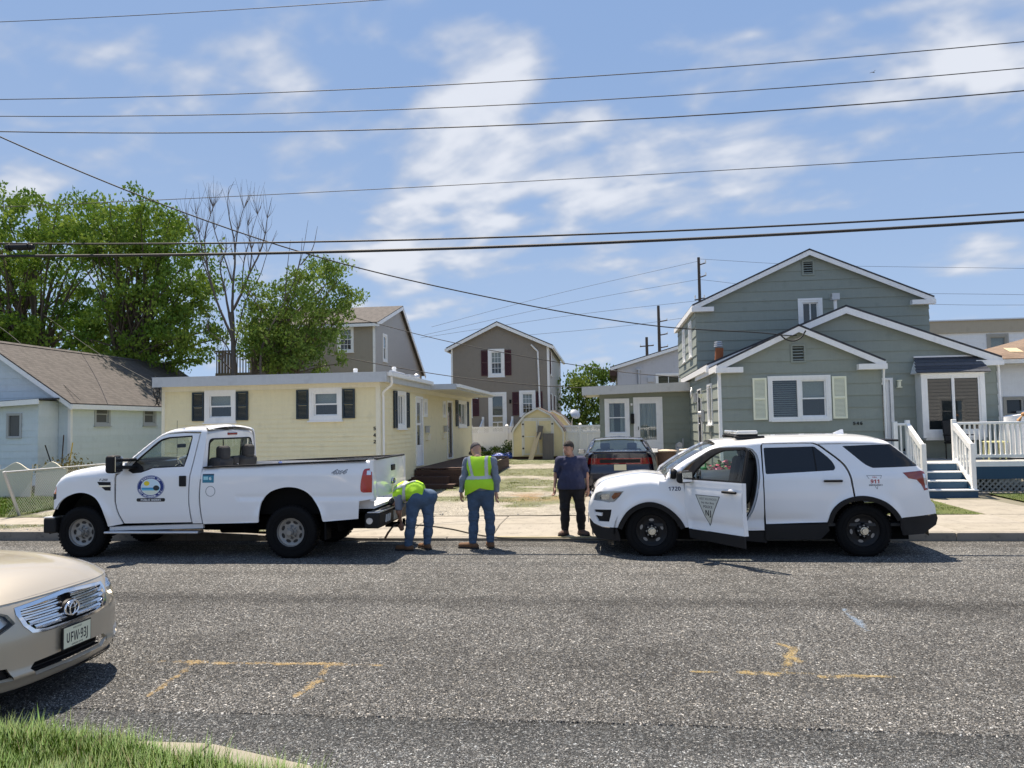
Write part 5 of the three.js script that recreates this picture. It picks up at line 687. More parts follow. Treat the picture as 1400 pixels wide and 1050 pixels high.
function decal(map, [u0, v0, u1, v1], texture, lift = .003, o = {}) { // print lying on a curved panel
  const n = 10, pos = [], uv = [], nr = [], P = (i, j) => { const u = mix(u0, u1, i / n), v = mix(v0, v1, j / n), e = .004, a = map(u + e, v), b = map(u - e, v), c = map(u, v + e), d = map(u, v - e), p = a.map((k, q) => k - b[q]), r = c.map((k, q) => k - d[q]), f = [p[1] * r[2] - p[2] * r[1], p[2] * r[0] - p[0] * r[2], p[0] * r[1] - p[1] * r[0]], l = Math.hypot(...f), m = map(u, v); return [m.map((k, q) => k + f[q] / l * lift), f.map((k) => k / l)]; };
  for (let i = 0; i < n; i++) for (let j = 0; j < n; j++) for (const [a, b] of [[0, 0], [1, 0], [1, 1], [0, 0], [1, 1], [0, 1]]) { const [p, f] = P(i + a, j + b); pos.push(...p); nr.push(...f); uv.push((i + a) / n, (j + b) / n); }
  return [raw(pos, uv, nr), phy(0xffffff, .35, { map: texture, transparent: true, ...o })];
}
M.carWhite = phy([.87, .875, .88], .42, { clearcoat: 1, clearcoatRoughness: .04 }); M.carWhiteIn = std([.62, .63, .64], .5); M.amber = phy([.75, .16, .02], .15, { clearcoat: 1 }); M.redLens = phy([.42, .012, .016], .12, { clearcoat: 1 }); M.redLens2 = phy([.24, .014, .010], .12, { clearcoat: 1 }); M.clearLens = phy([.75, .77, .8], .08, { clearcoat: 1, metalness: .5 });
M.steelRim = std([.30, .295, .28], .5, { metalness: .55 }); M.blackRim = phy([.010, .010, .011], .4, { specularIntensity: .5 }); M.seat = std([.035, .034, .033], .9); M.dash = std([.05, .05, .05], .8); M.under = phy([.008, .008, .008], .95, { specularIntensity: .1 }); M.autoGlass = phy([.80, .86, .83], .015, { transmission: 1, thickness: 0, ior: 1.5 });
M.headGlass = phy([.9,.92,.93], .02, { transmission: 1, thickness: 0, ior: 1.5 }); M.reflector = std([.55,.56,.58], .3, { metalness: .8 }); M.amberDark = phy([.30,.10,.04], .2, { clearcoat: 1 }); M.privacy = phy([.006,.007,.010], .03, { ior: 1.5 }); M.barLens = phy([.62,.63,.62], .2, { clearcoat: 1 }); M.capChrome = std([.72,.70,.62], .25, { metalness: .9 });
M.discDark = std([.03, .028, .026], .7); M.discSteel = std([.3, .29, .28], .5, { metalness: .6 });
function wheelParts(parent, x, y, z, side, R, rimR, width, { slots, slotAt, slotR, hubR, rim, cap, turn = 0, disc = M.discDark }) {
  const w = part('wheel', parent, { x, y, z, ry: side < 0 ? Math.PI : 0, rz: 0 });
  const h = width / 2, prof = [[rimR - .005, -h * .8], [rimR + .02, -h * .92], [R - .06, -h * .98], [R - .02, -h * .86], [R, -h * .66], [R + .002, 0], [R, h * .66], [R - .02, h * .86], [R - .06, h * .98], [rimR + .02, h * .92], [rimR - .005, h * .8]].map((p) => new THREE.Vector2(...p));
  const ty = [lay(new THREE.LatheGeometry(prof, 56), { rx: Math.PI / 2 })]; for (let i = 0; i < 46; i++) { const a = i / 46 * 6.2832; for (const k of [-1, 1]) ty.push(lay(box(.028, .012, h * .5, 0, 0, 0), { x: Math.cos(a) * (R + .003), y: Math.sin(a) * (R + .003), z: k * h * .5, rz: a - Math.PI / 2 })); }
  obj('tyre', ty, M.rubber, w); obj('sidewall_rib', [tor(rimR + .05, .004, { z: h * .96 }), tor(R - .07, .004, { z: h * .97 })], M.rubber, w);
  const dish = (r) => h * .55 + (r < hubR ? .02 : r < slotAt - slotR * 1.4 ? mix(.02, -.03, sstep(hubR, slotAt - slotR * 1.4, r)) : mix(-.03, -.005, sstep(slotAt, rimR * .93, r)));
  obj('rim', [sheet(circ(0, 0, rimR * .93, rimR * .93, 56), slots ? Array.from({ length: slots }, (_, i) => { const a = turn + i / slots * 6.2832; return circ(Math.cos(a) * slotAt, Math.sin(a) * slotAt, slotR, slotR * .55, 16, a + Math.PI / 2); }) : [], (u, v) => [u, v, dish(Math.hypot(u, v))], { du: .03, dv: .03, edge: .012 }), lay(new THREE.LatheGeometry([[rimR * .925, h * .5], [rimR * .95, h * .72], [rimR, h * .82], [rimR + .012, h * .86], [rimR + .008, h * .78], [rimR * .9, h * .4], [rimR * .9, -h * .7]].map((p) => new THREE.Vector2(...p)), 48), { rx: Math.PI / 2 })], rim, w);
  obj('brake_disc', cyl(rimR * .84, rimR * .84, .03, 28, { rx: Math.PI / 2, z: h * .15 }), disc, w);
  obj('hub', [cyl(hubR * .62, hubR * .72, .05, 20, { rx: Math.PI / 2, z: h * .55 + .035 }), cyl(hubR * .45, hubR * .55, .03, 20, { rx: Math.PI / 2, z: h * .55 + .07 })], cap, w);
  const nuts = []; for (let i = 0; i < 8; i++) { const a = i / 8 * 6.2832; nuts.push(cyl(.011, .012, .03, 6, { rx: Math.PI / 2, x: Math.cos(a) * hubR * .86, y: Math.sin(a) * hubR * .86, z: h * .55 + .025 })); } obj('lug_nut', nuts, M.steelRim, w).userData.kind = 'stuff';
  return w;
}
const liner = (x, y, r, z0, z1, rx = r) => lay(new THREE.CylinderGeometry(r, r, z1 - z0, 20, 1, true, Math.PI / 2, Math.PI), { rx: Math.PI / 2, x: 0, y: 0, z: 0 }).scale(rx / r, 1, 1).translate(x, y, (z0 + z1) / 2);

// --- the works pickup
{
  const T = thing('pickup_truck', 'white works pickup with a round door seal and 4x4 bed lettering', 'truck', [-8.27 - .715, -.009, -11.42 - 1.0]);
  const tA = ([X, Y]) => [(40 + X / 4.771 - 57) / 82.8, (763 - 560 - Y / 4.771) / 82.8], tB = ([X, Y]) => tA([X + 1240.5, Y]), A = (l) => l.map(tA), Bq = (l) => l.map(tB);
  const topLine = A([[100, 640], [128, 500], [150, 455], [180, 428], [230, 405], [330, 385], [440, 370], [575, 355], [600, 345], [650, 322], [740, 242], [830, 172], [880, 148], [930, 133], [1040, 125], [1130, 124], [1155, 128]]).concat(Bq([[-82, 388], [500, 366], [945, 352], [1000, 352]]));
  const yTop = (x) => { for (let i = 0; i + 1 < topLine.length; i++) if (x <= topLine[i + 1][0]) { const a = topLine[i], b = topLine[i + 1]; return mix(a[1], b[1], clamp((x - a[0]) / (b[0] - a[0]), 0, 1)); } return topLine[topLine.length - 1][1]; };
  const cF = tA([345, 812]), cR = tB([477, 800]), R = .405;
  const roundIn = (d, r) => d >= r ? 0 : r - Math.sqrt(Math.max(0, r * r - (r - Math.max(d, 0)) ** 2));
  const f = (x, y) => {
    let w = .985 + .006 * Math.sin(clamp((y - .55) / .8, 0, 1) * Math.PI);
    const cab = sstep(1.30, 1.36, y); w -= cab * Math.max(0, y - 1.33) * .20;
    if (x < .55) w -= .17 * (1 - x / .55) ** 2; if (x > 5.1) w -= .02 * ((x - 5.1) / .3) ** 2;
    for (const c of [cF, cR]) { const r = Math.hypot(x - c[0], y - c[1]); w += .022 * Math.exp(-(((r - .56) / .07) ** 2)) * sstep(.2, .45, y); }
    w -= .010 * Math.exp(-(((y - .98) / .03) ** 2)) * (x > 3.3 ? 1 : 0); w -= .02 * sstep(.72, .5, y);
    const r = x < 1.38 ? .16 : x < 2.95 ? .07 : .035; return w - roundIn(yTop(x) - y, r);
  };
  const fo = (d) => (x, y) => f(x, y) - d;
  // dark inner shell so that panel gaps are gaps
  const fenderO = [...A(sm([[137, 500], [140, 478], [152, 455], [182, 428], [230, 405], [330, 385], [440, 370], [572, 356]], 4)), ...A([[571, 420], [572, 600]]), ...A(sm([[574, 605], [588, 660], [626, 745]], 4)), ...A([[530, 762]]), ...A(sm([[526, 758], [513, 700], [492, 640], [450, 580], [400, 550], [350, 540], [300, 546], [232, 573], [188, 608], [165, 650]], 5)), ...A([[134, 650], [136, 590], [158, 580], [158, 500]])];
  const nose = part('front_fender', T); obj('fender_panel', both(fenderO, [], f, { edge: .02 }), M.carWhite, nose);
  obj('arch_liner', Object.assign([liner(cF[0], cF[1], .73, .5, .955, .56), liner(cF[0], cF[1], .73, -.955, -.5, .56)], { pair: true }), M.under, nose);
  for (const s of [1, -1]) { const l = part('headlight', nose); const hp = A([[121, 500], [156, 500], [156, 578], [134, 588], [119, 588]]); obj('marker_lens', sheet(A([[121, 500], [156, 500], [156, 550], [120, 550]]), [], (x, y) => [x, y, s * f(x, y)], { flip: s < 0, edge: .03 }), M.amber, l); obj('lamp_lens', sheet(A([[120, 551], [156, 551], [156, 580], [134, 590], [119, 590]]), [], (x, y) => [x, y, s * f(x, y)], { flip: s < 0, edge: .03 }), M.blackPlastic, l); }
  const vent = (pts, m, d) => sheet(A(pts), [], (x, y) => [x, y, f(x, y) + d], { edge: .012 });
  obj('fender_vent', [vent([[457, 470], [545, 472], [547, 492], [470, 492]], 0, .006), vent([[487, 505], [547, 503], [547, 528], [512, 526]], 0, .006)], M.blackPlastic, nose); obj('vent_bar', vent([[462, 494], [546, 494], [546, 502], [480, 502]], 0, .010), M.chrome, nose);
  { const t = canvasTex(256, 64, (c) => { c.font = 'italic bold 54px sans-serif'; c.fillStyle = '#3a3f45'; c.fillText('F-250', 40, 50); c.strokeStyle = '#aab0b6'; c.lineWidth = 2; c.strokeText('F-250', 40, 50); }); const [g, m] = decal((x, y) => [x, y, f(x, y)], [...tA([452, 470]), ...tA([556, 446])], t); obj('badge', g, m, nose, true); }
  // hood, grille, bumper
  const hoodP = A(sm([[120, 520], [138, 478], [152, 455], [182, 428], [230, 405], [330, 385], [440, 370], [572, 356], [596, 346]], 4)); obj('hood', across(hoodP, (x, y) => Math.max(.2, f(x, yTop(x))) , { crown: .045, drop: (x) => .13 * sstep(.5, 0, x) }), M.carWhite, T);
  { const g = part('grille', T, { x: tA([112, 0])[0], y: 0, z: 0 }); obj('grille_frame', [rbox(.12, .10, 1.5, .03, .02, 1.14, 0), rbox(.12, .08, 1.5, .03, 0, .72, 0), rbox(.1, .09, 1.4, .03, 0, .93, 0)], M.chrome, g); obj('grille_mesh', box2(.02, .7, -.72, .06, 1.16, .72), M.black, g); }
  obj('front_bumper', [sheet([[-.98, 0], [-.98, .24], [.98, .24], [.98, 0]], [], (z, y) => [.02 + .10 * z * z, .43 + y, z], { du: .1, dv: .06, edge: .06 }), rbox(.22, .25, .2, .03, .16, .545, .93), rbox(.22, .25, .2, .03, .16, .545, -.93), box2(.05, .41, -.9, .35, .66, .9)], M.blackPlastic, T); obj('bumper_top', [rbox(.2, .02, .3, .008, .14, .675, .86), rbox(.2, .02, .3, .008, .14, .675, -.86)], M.alu, T); obj('air_dam', box2(.25, .24, -.75, .3, .42, .75), M.blackPlastic, T);
  // cab
  const win = A([...sm([[655, 398], [690, 345], [770, 268], [850, 200], [905, 184]], 4), [1058, 176], [1062, 190], ...sm([[1060, 205], [1046, 300], [1027, 378]], 3), [820, 386], [790, 398], [745, 414], [690, 418]]);
  const doorO = A([[583, 432], [583, 600], ...sm([[584, 605], [598, 660], [638, 742]], 4), [1081, 735], ...sm([[1064, 620], [1062, 590], [1066, 450], [1076, 380]], 3), [1106, 164], [1000, 160], [900, 166], ...sm([[850, 184], [770, 251], [680, 334], [640, 376], [600, 420]], 3)]);
  const cabO = A([[580, 418], [579, 357], [600, 345], ...sm([[650, 322], [740, 242], [830, 172], [880, 148], [930, 133], [1040, 125], [1110, 124]], 4), [1135, 128], [1150, 142], ...sm([[1153, 180], [1145, 380], [1134, 500], [1132, 600], [1150, 742]], 4), [1090, 742], ...sm([[1072, 620], [1070, 590], [1074, 450], [1084, 380]], 3), [1115, 153], [1000, 149], [897, 156], ...sm([[845, 174], [764, 242], [672, 328], [632, 370], [596, 412]], 3)]);
  const cab = part('cab', T); obj('cab_side', both(cabO, [], f, { edge: .03 }), M.carWhite, cab);
  const dr = part('door', T); obj('door_skin', both(doorO, [win], f, { edge: .045 }), M.carWhite, dr); obj('window_pane', both(win, [], fo(.03)), M.autoGlass, dr);
  obj('window_seal', both(A([[648, 420], [655, 396], [690, 343], [770, 266], [850, 198], [905, 181], [1061, 172], [1066, 190], [1030, 384], [820, 391], [790, 403], [745, 420]]), [A([[668, 402], [694, 352], [773, 276], [853, 209], [906, 193], [1050, 185], [1052, 195], [1020, 371], [818, 379], [786, 391], [745, 405]])], fo(.012), { edge: .015 }), M.black, dr);
  obj('mirror_sail', both(A([[648, 421], [660, 388], [700, 340], [745, 372], [760, 400], [745, 420]]), [], fo(.008), { edge: .01 }), M.blackPlastic, dr);
  for (const s of [1, -1]) { obj('door_handle', rbox(.115, .175, .025, .012, tA([1026, 0])[0], tA([0, 470])[1], s * (f(2.2, 1.27) + .008)), M.blackPlastic, dr); const m = part('side_mirror', T, { x: tA([630, 0])[0], y: tA([0, 352])[1], z: s * 1.2 }); obj('housing', rbox(.17, .29, .22, .05, -.02, 0, 0), M.blackPlastic, m); obj('mirror_glass', box(.008, .24, .18, .068, 0, 0), M.chrome, m); obj('arm', [rbox(.22, .05, .22, .015, .08, .06, -s * .18), rbox(.24, .05, .22, .015, .09, -.06, -s * .18)], M.blackPlastic, m); }
  obj('door_lining', [box2(tA([640, 0])[0], .62, .85, tA([1070, 0])[0], 1.30, .885), box2(tA([640, 0])[0], .62, -.885, tA([1070, 0])[0], 1.30, -.85)], M.dash, dr);
  const wsP = A(sm([[596, 346], [650, 322], [740, 242], [830, 172], [882, 150]], 4)), rfP = A(sm([[880, 149], [930, 133], [1040, 125], [1110, 124], [1135, 128], [1150, 140]], 5)); const wIn = (x) => f(x, yTop(x)) - .0;
  obj('windshield', across(wsP, (x, y) => f(x, y - .05) - .03, { crown: .0, drop: () => .10 }), M.autoGlass, cab); obj('roof', across(rfP, (x, y) => f(x, yTop(x)), { crown: .05 }), M.carWhite, cab); obj('headliner', across(rfP.map(([x, y]) => [x, y - .07]), () => .76, { crown: .03 }), M.carWhiteIn, cab);
  { // cab back with its window
    const xb = tA([1150, 0])[0], yb = tB([0, 362])[1] - .25, yt = 2.06, wv = (y) => .985 - Math.max(0, y - 1.33) * .2 - .012; const o = [[-wv(yb), yb], [wv(yb), yb], [wv(1.33), 1.33], [wv(1.95) - .01, 1.95], [wv(2.04) - .09, 2.04], [0, yt + .025], [-wv(2.04) + .09, 2.04], [-wv(1.95) + .01, 1.95], [-wv(1.33), 1.33]], hl = [...sm([[-.80, 1.50], [-.80, 1.44], [-.76, 1.40]], 3), ...sm([[.76, 1.40], [.80, 1.44], [.80, 1.50]], 3), ...sm([[.74, 1.86], [.70, 1.92], [.62, 1.94]], 3), ...sm([[-.62, 1.94], [-.70, 1.92], [-.74, 1.86]], 3)];
    const mp = (z, y) => [xb + .02 - .03 * z * z - .03 * (y - 1.4), y, z]; obj('back_panel', sheet(o, [hl], mp, { du: .1, dv: .1, edge: .03, flip: true }), M.carWhite, cab); obj('back_window', sheet(hl, [], (z, y) => { const p = mp(z, y); p[0] -= .02; return p; }, { du: .1, dv: .1, flip: true }), M.autoGlass, cab); obj('window_seal', [...[-.02, .02].map((d) => sheet(hl.map(([z, y]) => [z * 1.02, 1.67 + (y - 1.67) * 1.04]), [hl.map(([z, y]) => [z * .97, 1.67 + (y - 1.67) * .94])], (z, y) => { const p = mp(z, y); p[0] += d * .1 + .004; return p; }, { du: .1, dv: .1, flip: true }))], M.black, cab);
    obj('brake_lamp', rbox(.05, .045, .32, .015, xb + .0, 2.02, 0), M.redLens2, cab);
    obj('window_divider', box(.012, .5, .015, xb - .01, 1.67, .28), M.black, cab);
  }
  { const xr = 1.9; for (const z of [-.45, 0, .45]) obj('roof_marker', rbox(.1, .035, .06, .015, 2.12, 2.075 + (z ? 0 : .02), z), M.amber, T); const lb = part('beacon', T, { x: 2.5, y: 2.12, z: .1 }); obj('base', rbox(.5, .03, .16, .01, 0, 0, 0), M.blackPlastic, lb); obj('lens', rbox(.3, .035, .14, .012, -.03, .03, 0), M.clearLens, lb); obj('antenna', bar([1.25, 1.5, -.8], [1.25, 2.28, -.8], .004, 5), M.black, T); }
  // cabin
  const ins = part('interior', T, { x: .28 }); obj('seat', [rbox(.55, .2, 1.5, .07, 2.1, .98, 0), rbox(.2, .66, .58, .08, 2.42, 1.3, -.44, { rz: -.16 }), rbox(.2, .66, .58, .08, 2.42, 1.3, .44, { rz: -.16 }), rbox(.16, .5, .26, .06, 2.40, 1.25, 0, { rz: -.16 })], M.seat, ins); obj('headrest', [rbox(.13, .24, .32, .06, 2.50, 1.70, -.44), rbox(.13, .24, .32, .06, 2.50, 1.70, .44), rbox(.1, .14, .2, .04, 2.47, 1.56, 0)], M.seat, ins); obj('dashboard', [rbox(.42, .34, 1.72, .1, 1.36, 1.20, 0), rbox(.3, .14, .4, .06, 1.52, 1.36, .42)], M.dash, ins); obj('steering_wheel', [tor(.19, .016, { x: 1.72, y: 1.32, z: .42, ry: Math.PI / 2 - .0, rx: 0 }).rotateZ(0), rbox(.03, .1, .14, .03, 1.71, 1.32, .42), bar([1.71, 1.32, .24], [1.71, 1.32, .6], .014)], M.black, ins); obj('floor', box2(.9, .58, -.9, 2.68, .62, .9), M.dash, ins); obj('firewall', box2(1.0, .6, -.9, 1.05, 1.2, .9), M.dash, ins); obj('rear_mirror', rbox(.04, .07, .24, .02, 1.52, 1.82, 0), M.black, ins); obj('console', rbox(.3, .16, .24, .04, 2.0, 1.12, 0), M.dash, ins);
  { const t = canvasTex(64, 128, (c) => { c.fillStyle = '#e8eae8'; c.fillRect(0, 0, 64, 128); c.fillStyle = '#444'; for (let i = 0; i < 9; i++) c.fillRect(8, 10 + i * 12, 30 + (i * 13) % 18, 4); }); obj('paper', raw([1.42, 1.5, .5, 1.3, 1.38, .5, 1.34, 1.4, .7, 1.42, 1.5, .5, 1.34, 1.4, .7, 1.46, 1.52, .7], [0, 1, 0, 0, 1, 0, 0, 1, 1, 0, 1, 1]), std(0xffffff, .7, { map: t }), ins, true); }
  // sills, bed
  obj('rocker', both(A([[530, 766], [1150, 748], [1150, 776], [530, 790]]), [], fo(.03), { edge: .05 }), M.carWhiteIn, T); for (const s of [1, -1]) obj('running_board', rbox(1.58, .045, .2, .02, (tA([520, 0])[0] + tA([1125, 0])[0]) / 2, tA([0, 800])[1], s * .93), M.alu, T);
  const bedTop = [[-84, 389], [0, 383], [500, 368], [945, 354]], tl = Bq([...sm([[936, 420], [945, 406], [975, 402], [989, 404]], 3), ...sm([[992, 470], [990, 552]], 2), ...sm([[940, 553], [924, 545], [922, 500], [936, 420]], 3).slice(0, -1)]);
  const bedO = [...Bq(bedTop), ...Bq([[972, 356], [984, 385], [993, 400], [998, 560], [1000, 592], [912, 606], [905, 716], [690, 733]]), ...Bq(sm([[685, 728], [672, 670], [641, 610], [590, 551], [530, 522], [470, 514], [420, 520], [350, 546], [302, 599], [286, 650], [280, 732]], 5)), ...Bq([[275, 738], [0, 745], [-82, 747], ...sm([[-96, 640], [-100, 590], [-98, 500], [-90, 420]], 3)])];
  const bed = part('bed', T); obj('bed_side', both(bedO, [tl], f, { edge: .02 }), M.carWhite, bed); obj('arch_liner', Object.assign([liner(cR[0], cR[1], .76, .5, .955), liner(cR[0], cR[1], .76, -.955, -.5)], { pair: true }), M.under, bed);
  const x0 = tB([-90, 0])[0], x1 = tB([985, 0])[0], yr = tB([400, 372])[1]; obj('bed_inner', [box2(x0, .78, -.82, x1, .82, .82), box2(x0, .8, .8, x1, yr - .02, .83), box2(x0, .8, -.83, x1, yr - .02, -.8), box2(x0, .8, -.83, x0 + .04, yr - .02, .83)], M.carWhiteIn, bed);
  for (const s of [1, -1]) obj('wheel_house', box2(cR[0] - .85, .70, s > 0 ? .832 : -.842, cR[0] + .85, 1.28, s > 0 ? .842 : -.832), M.under, bed);
  for (const s of [1, -1]) { const p0 = tB([-84, 387]), p1 = tB([950, 352]); obj('bed_rail', plank([p0[0], p0[1] + .006, s * .91], [p1[0], p1[1] + .006, s * .91], .13, .022), M.blackPlastic, bed); const l = part('tail_lamp', T); obj('lens', sheet(tl, [], (x, y) => [x, y, s * (f(x, y) + .004)], { flip: s < 0, edge: .03 }), M.redLens, l); obj('reverse_lens', sheet(Bq([[960, 416], [983, 414], [985, 442], [960, 442]]), [], (x, y) => [x, y, s * (f(x, y) + .008)], { flip: s < 0, edge: .004 }), M.clearLens, l); }
  { const [g, m] = decal((x, y) => [x, y, f(x, y)], [...tB([715, 445]), ...tB([880, 400])], canvasTex(256, 72, (c) => { c.font = 'italic bold 64px sans-serif'; c.lineWidth = 3; c.strokeStyle = '#2b2d30'; c.fillStyle = '#c9ccd0'; c.save(); c.transform(1.35, 0, -.25, 1, 8, 0); c.fillText('4x4', 30, 56); c.strokeText('4x4', 30, 56); c.restore(); })); obj('lettering', g, m, bed, true); }
  obj('fuel_flap', both(A(circ(1208, 537, 32, 34, 24)), [A(circ(1208, 537, 28, 30, 24))], (x, y) => f(x, y) + .002), std([.3, .31, .32], .6), bed);
  { const [g, m] = decal((x, y) => [x, y, f(x, y)], [...tA([1156, 482]), ...tA([1230, 426])], canvasTex(96, 80, (c) => { c.fillStyle = '#2f7f9a'; c.fillRect(0, 0, 96, 80); c.fillStyle = '#123c52'; c.fillRect(0, 0, 96, 14); c.fillStyle = '#9fd3dc'; c.fillRect(8, 24, 40, 30); c.font = 'bold 40px sans-serif'; c.fillStyle = '#e8f2f0'; c.fillText('6', 54, 56); })); obj('sticker', g, m, bed, true); }
  { // tailgate
    const mp = (z, y) => [x1 + .06 - .05 * z * z + .012 * Math.sin((y - .8) * 4), y, z], yb = tB([0, 592])[1], yt = tB([0, 350])[1]; const o = [...sm([[-.76, yb], [.76, yb]], 4), ...sm([[.79, yb + .04], [.80, yt - .06], [.77, yt]], 3), ...sm([[-.77, yt], [-.80, yt - .06], [-.79, yb + .04]], 3)];
    const tg = part('tailgate', T); obj('gate_panel', sheet(o, [], mp, { du: .08, dv: .06, edge: .06, flip: true }), M.carWhite, tg); obj('gate_cap', rbox(.07, .03, 1.6, .012, x1 + .03, yt + .012, 0), M.blackPlastic, tg); obj('handle', rbox(.03, .10, .2, .012, x1 + .075, yt - .17, 0), M.black, tg); obj('emblem', [cyl(.105, .105, .02, 28, { rz: Math.PI / 2, s: [1, 1, 1] }).scale(1, .5, 1).translate(x1 + .075, yt - .40, 0)], std([.03, .05, .14], .25), tg); obj('emblem_ring', tor(.105, .008, { ry: Math.PI / 2 }).scale(1, .5, 1).translate(x1 + .087, yt - .40, 0), M.chrome, tg);
    for (const s of [1, -1]) obj('bed_post', box2(x1 - .02, yb - .04, s > 0 ? .80 : -.954, x1 + .035, yt, s > 0 ? .954 : -.80), M.carWhite, bed);
    const bp = part('rear_bumper', T); obj('bumper_bar', [rbox(.24, .25, 1.9, .04, x1 + .0, .60, 0), rbox(.16, .03, 1.2, .01, x1 + .02, .735, 0)], M.blackPlastic, bp); obj('bumper_step', rbox(.2, .02, 1.86, .008, x1 + .02, .728, 0), M.alu, bp); obj('round_lamp', cyl(.05, .05, .03, 20, { rx: Math.PI / 2, x: x1 - .03, y: .6, z: .955 }), M.clearLens, bp); obj('lettering', [0, 1, 2].map((i) => plank([x1 + .125, .54, .62 - i * .1], [x1 + .125, .66, .58 - i * .1], .03, .012)), M.blind, bp); obj('plate', box(.01, .155, .31, x1 + .125, .6, 0), M.blind, bp); obj('hitch', [box(.3, .08, .09, x1 + .1, .42, 0), bar([x1 + .25, .42, 0], [x1 + .25, .52, 0], .025)], M.under, bp);
  }
  { const [g, m] = decal((x, y) => [x, y, f(x, y)], [...tA([718, 582]), ...tA([912, 430])], canvasTex(512, 400, (c) => { // round seal
      const cx = 256, cy = 200; c.save(); c.translate(cx, cy); c.scale(1.22, 1); c.fillStyle = '#16307a'; c.beginPath(); c.arc(0, 0, 196, 0, 7); c.fill(); c.fillStyle = '#f3f5f6'; c.beginPath(); c.arc(0, 0, 188, 0, 7); c.lineWidth = 4; c.strokeStyle = '#f3f5f6'; c.stroke(); c.beginPath(); c.arc(0, 0, 140, 0, 7); c.fill(); c.save(); c.beginPath(); c.arc(0, 0, 134, 0, 7); c.clip(); c.fillStyle = '#cfe6f2'; c.fillRect(-140, -140, 280, 280); c.fillStyle = '#3f9bcc'; c.fillRect(-140, 10, 280, 40); c.fillStyle = '#6fc0dd'; c.fillRect(-140, 40, 280, 20); c.fillStyle = '#dfe7d8'; c.fillRect(-140, 60, 280, 90); c.fillStyle = '#efd52a'; c.beginPath(); c.arc(-58, -60, 40, 0, 7); c.fill(); c.fillStyle = '#202a30'; c.beginPath(); c.arc(80, 18, 44, 0, 7); c.fill(); c.restore(); c.fillStyle = '#f3f5f6'; c.font = 'bold 40px sans-serif'; c.textAlign = 'center'; const ringText = (s, a0, a1, r, up) => { for (let i = 0; i < s.length; i++) { const a = a0 + (a1 - a0) * i / (s.length - 1); c.save(); c.rotate(a); c.translate(0, up ? -r : r); c.fillText(s[i], 0, up ? 0 : 26); c.restore(); } }; ringText('BOROUGH OF', -.85, .85, 150, true); ringText('WEST WILDWOOD, N.J.', 1.25, -1.25, 152, false); c.restore(); })); obj('door_seal', g, m, dr, true);
    const [g2, m2] = decal((x, y) => [x, y, f(x, y)], [...tA([722, 602]), ...tA([912, 577])], canvasTex(512, 72, (c) => { c.fillStyle = '#14161c'; c.beginPath(); c.roundRect ? c.roundRect(2, 4, 508, 64, 26) : c.rect(2, 4, 508, 64); c.fill(); c.fillStyle = '#eef0f2'; c.font = 'bold 50px sans-serif'; c.textAlign = 'center'; c.fillText('PUBLIC WORKS', 256, 54); })); obj('lettering', g2, m2, dr, true); }
  // running gear
  obj('chassis', [box2(.35, .42, .42, 5.3, .62, .5), box2(.35, .42, -.5, 5.3, .62, -.42), box2(1.3, .38, -.35, 2.6, .6, .35), bar([cF[0], .40, -.8], [cF[0], .40, .8], .06), bar([cR[0], .40, -.8], [cR[0], .40, .8], .06), sph(.17, { x: cR[0], y: .4 }), sph(.15, { x: cF[0], y: .4, z: .2 }), bar([1.6, .42, 0], [cR[0], .42, 0], .05), bar([2.4, .42, .3], [4.9, .42, .3], .05), cyl(.1, .1, .6, 12, { rz: Math.PI / 2, x: 3, y: .42, z: .3 }), box2(2.9, .36, -.75, 3.5, .66, -.45), box2(1.0, .66, -.8, 2.7, .70, .8), box2(2.7, .72, -.8, 5.3, .77, .8)], M.under, T);
  for (const [c, n] of [[cF, 0], [cR, 1]]) for (const s of [1, -1]) wheelParts(T, c[0], R, s * .86, s, R, .225, .25, { slots: 8, slotAt: .15, slotR: .042, hubR: .085, rim: M.steelRim, cap: M.steelRim, turn: n * .4 });
  obj('mud_flap', [box2(tB([690, 0])[0], .3, .72, tB([700, 0])[0], .62, .95)], M.rubber, T); obj('bed_cargo', [plank([3.55, 1.3, .2], [3.72, 1.52, .35], .05, .04), rbox(.2, .12, .3, .03, 2.95, 1.38, .55)], std([.04, .09, .3], .5), T);
  for (const c of T.children) if (c.name !== 'wheel') { c.scale.y = .957; c.position.y *= .957; }
}
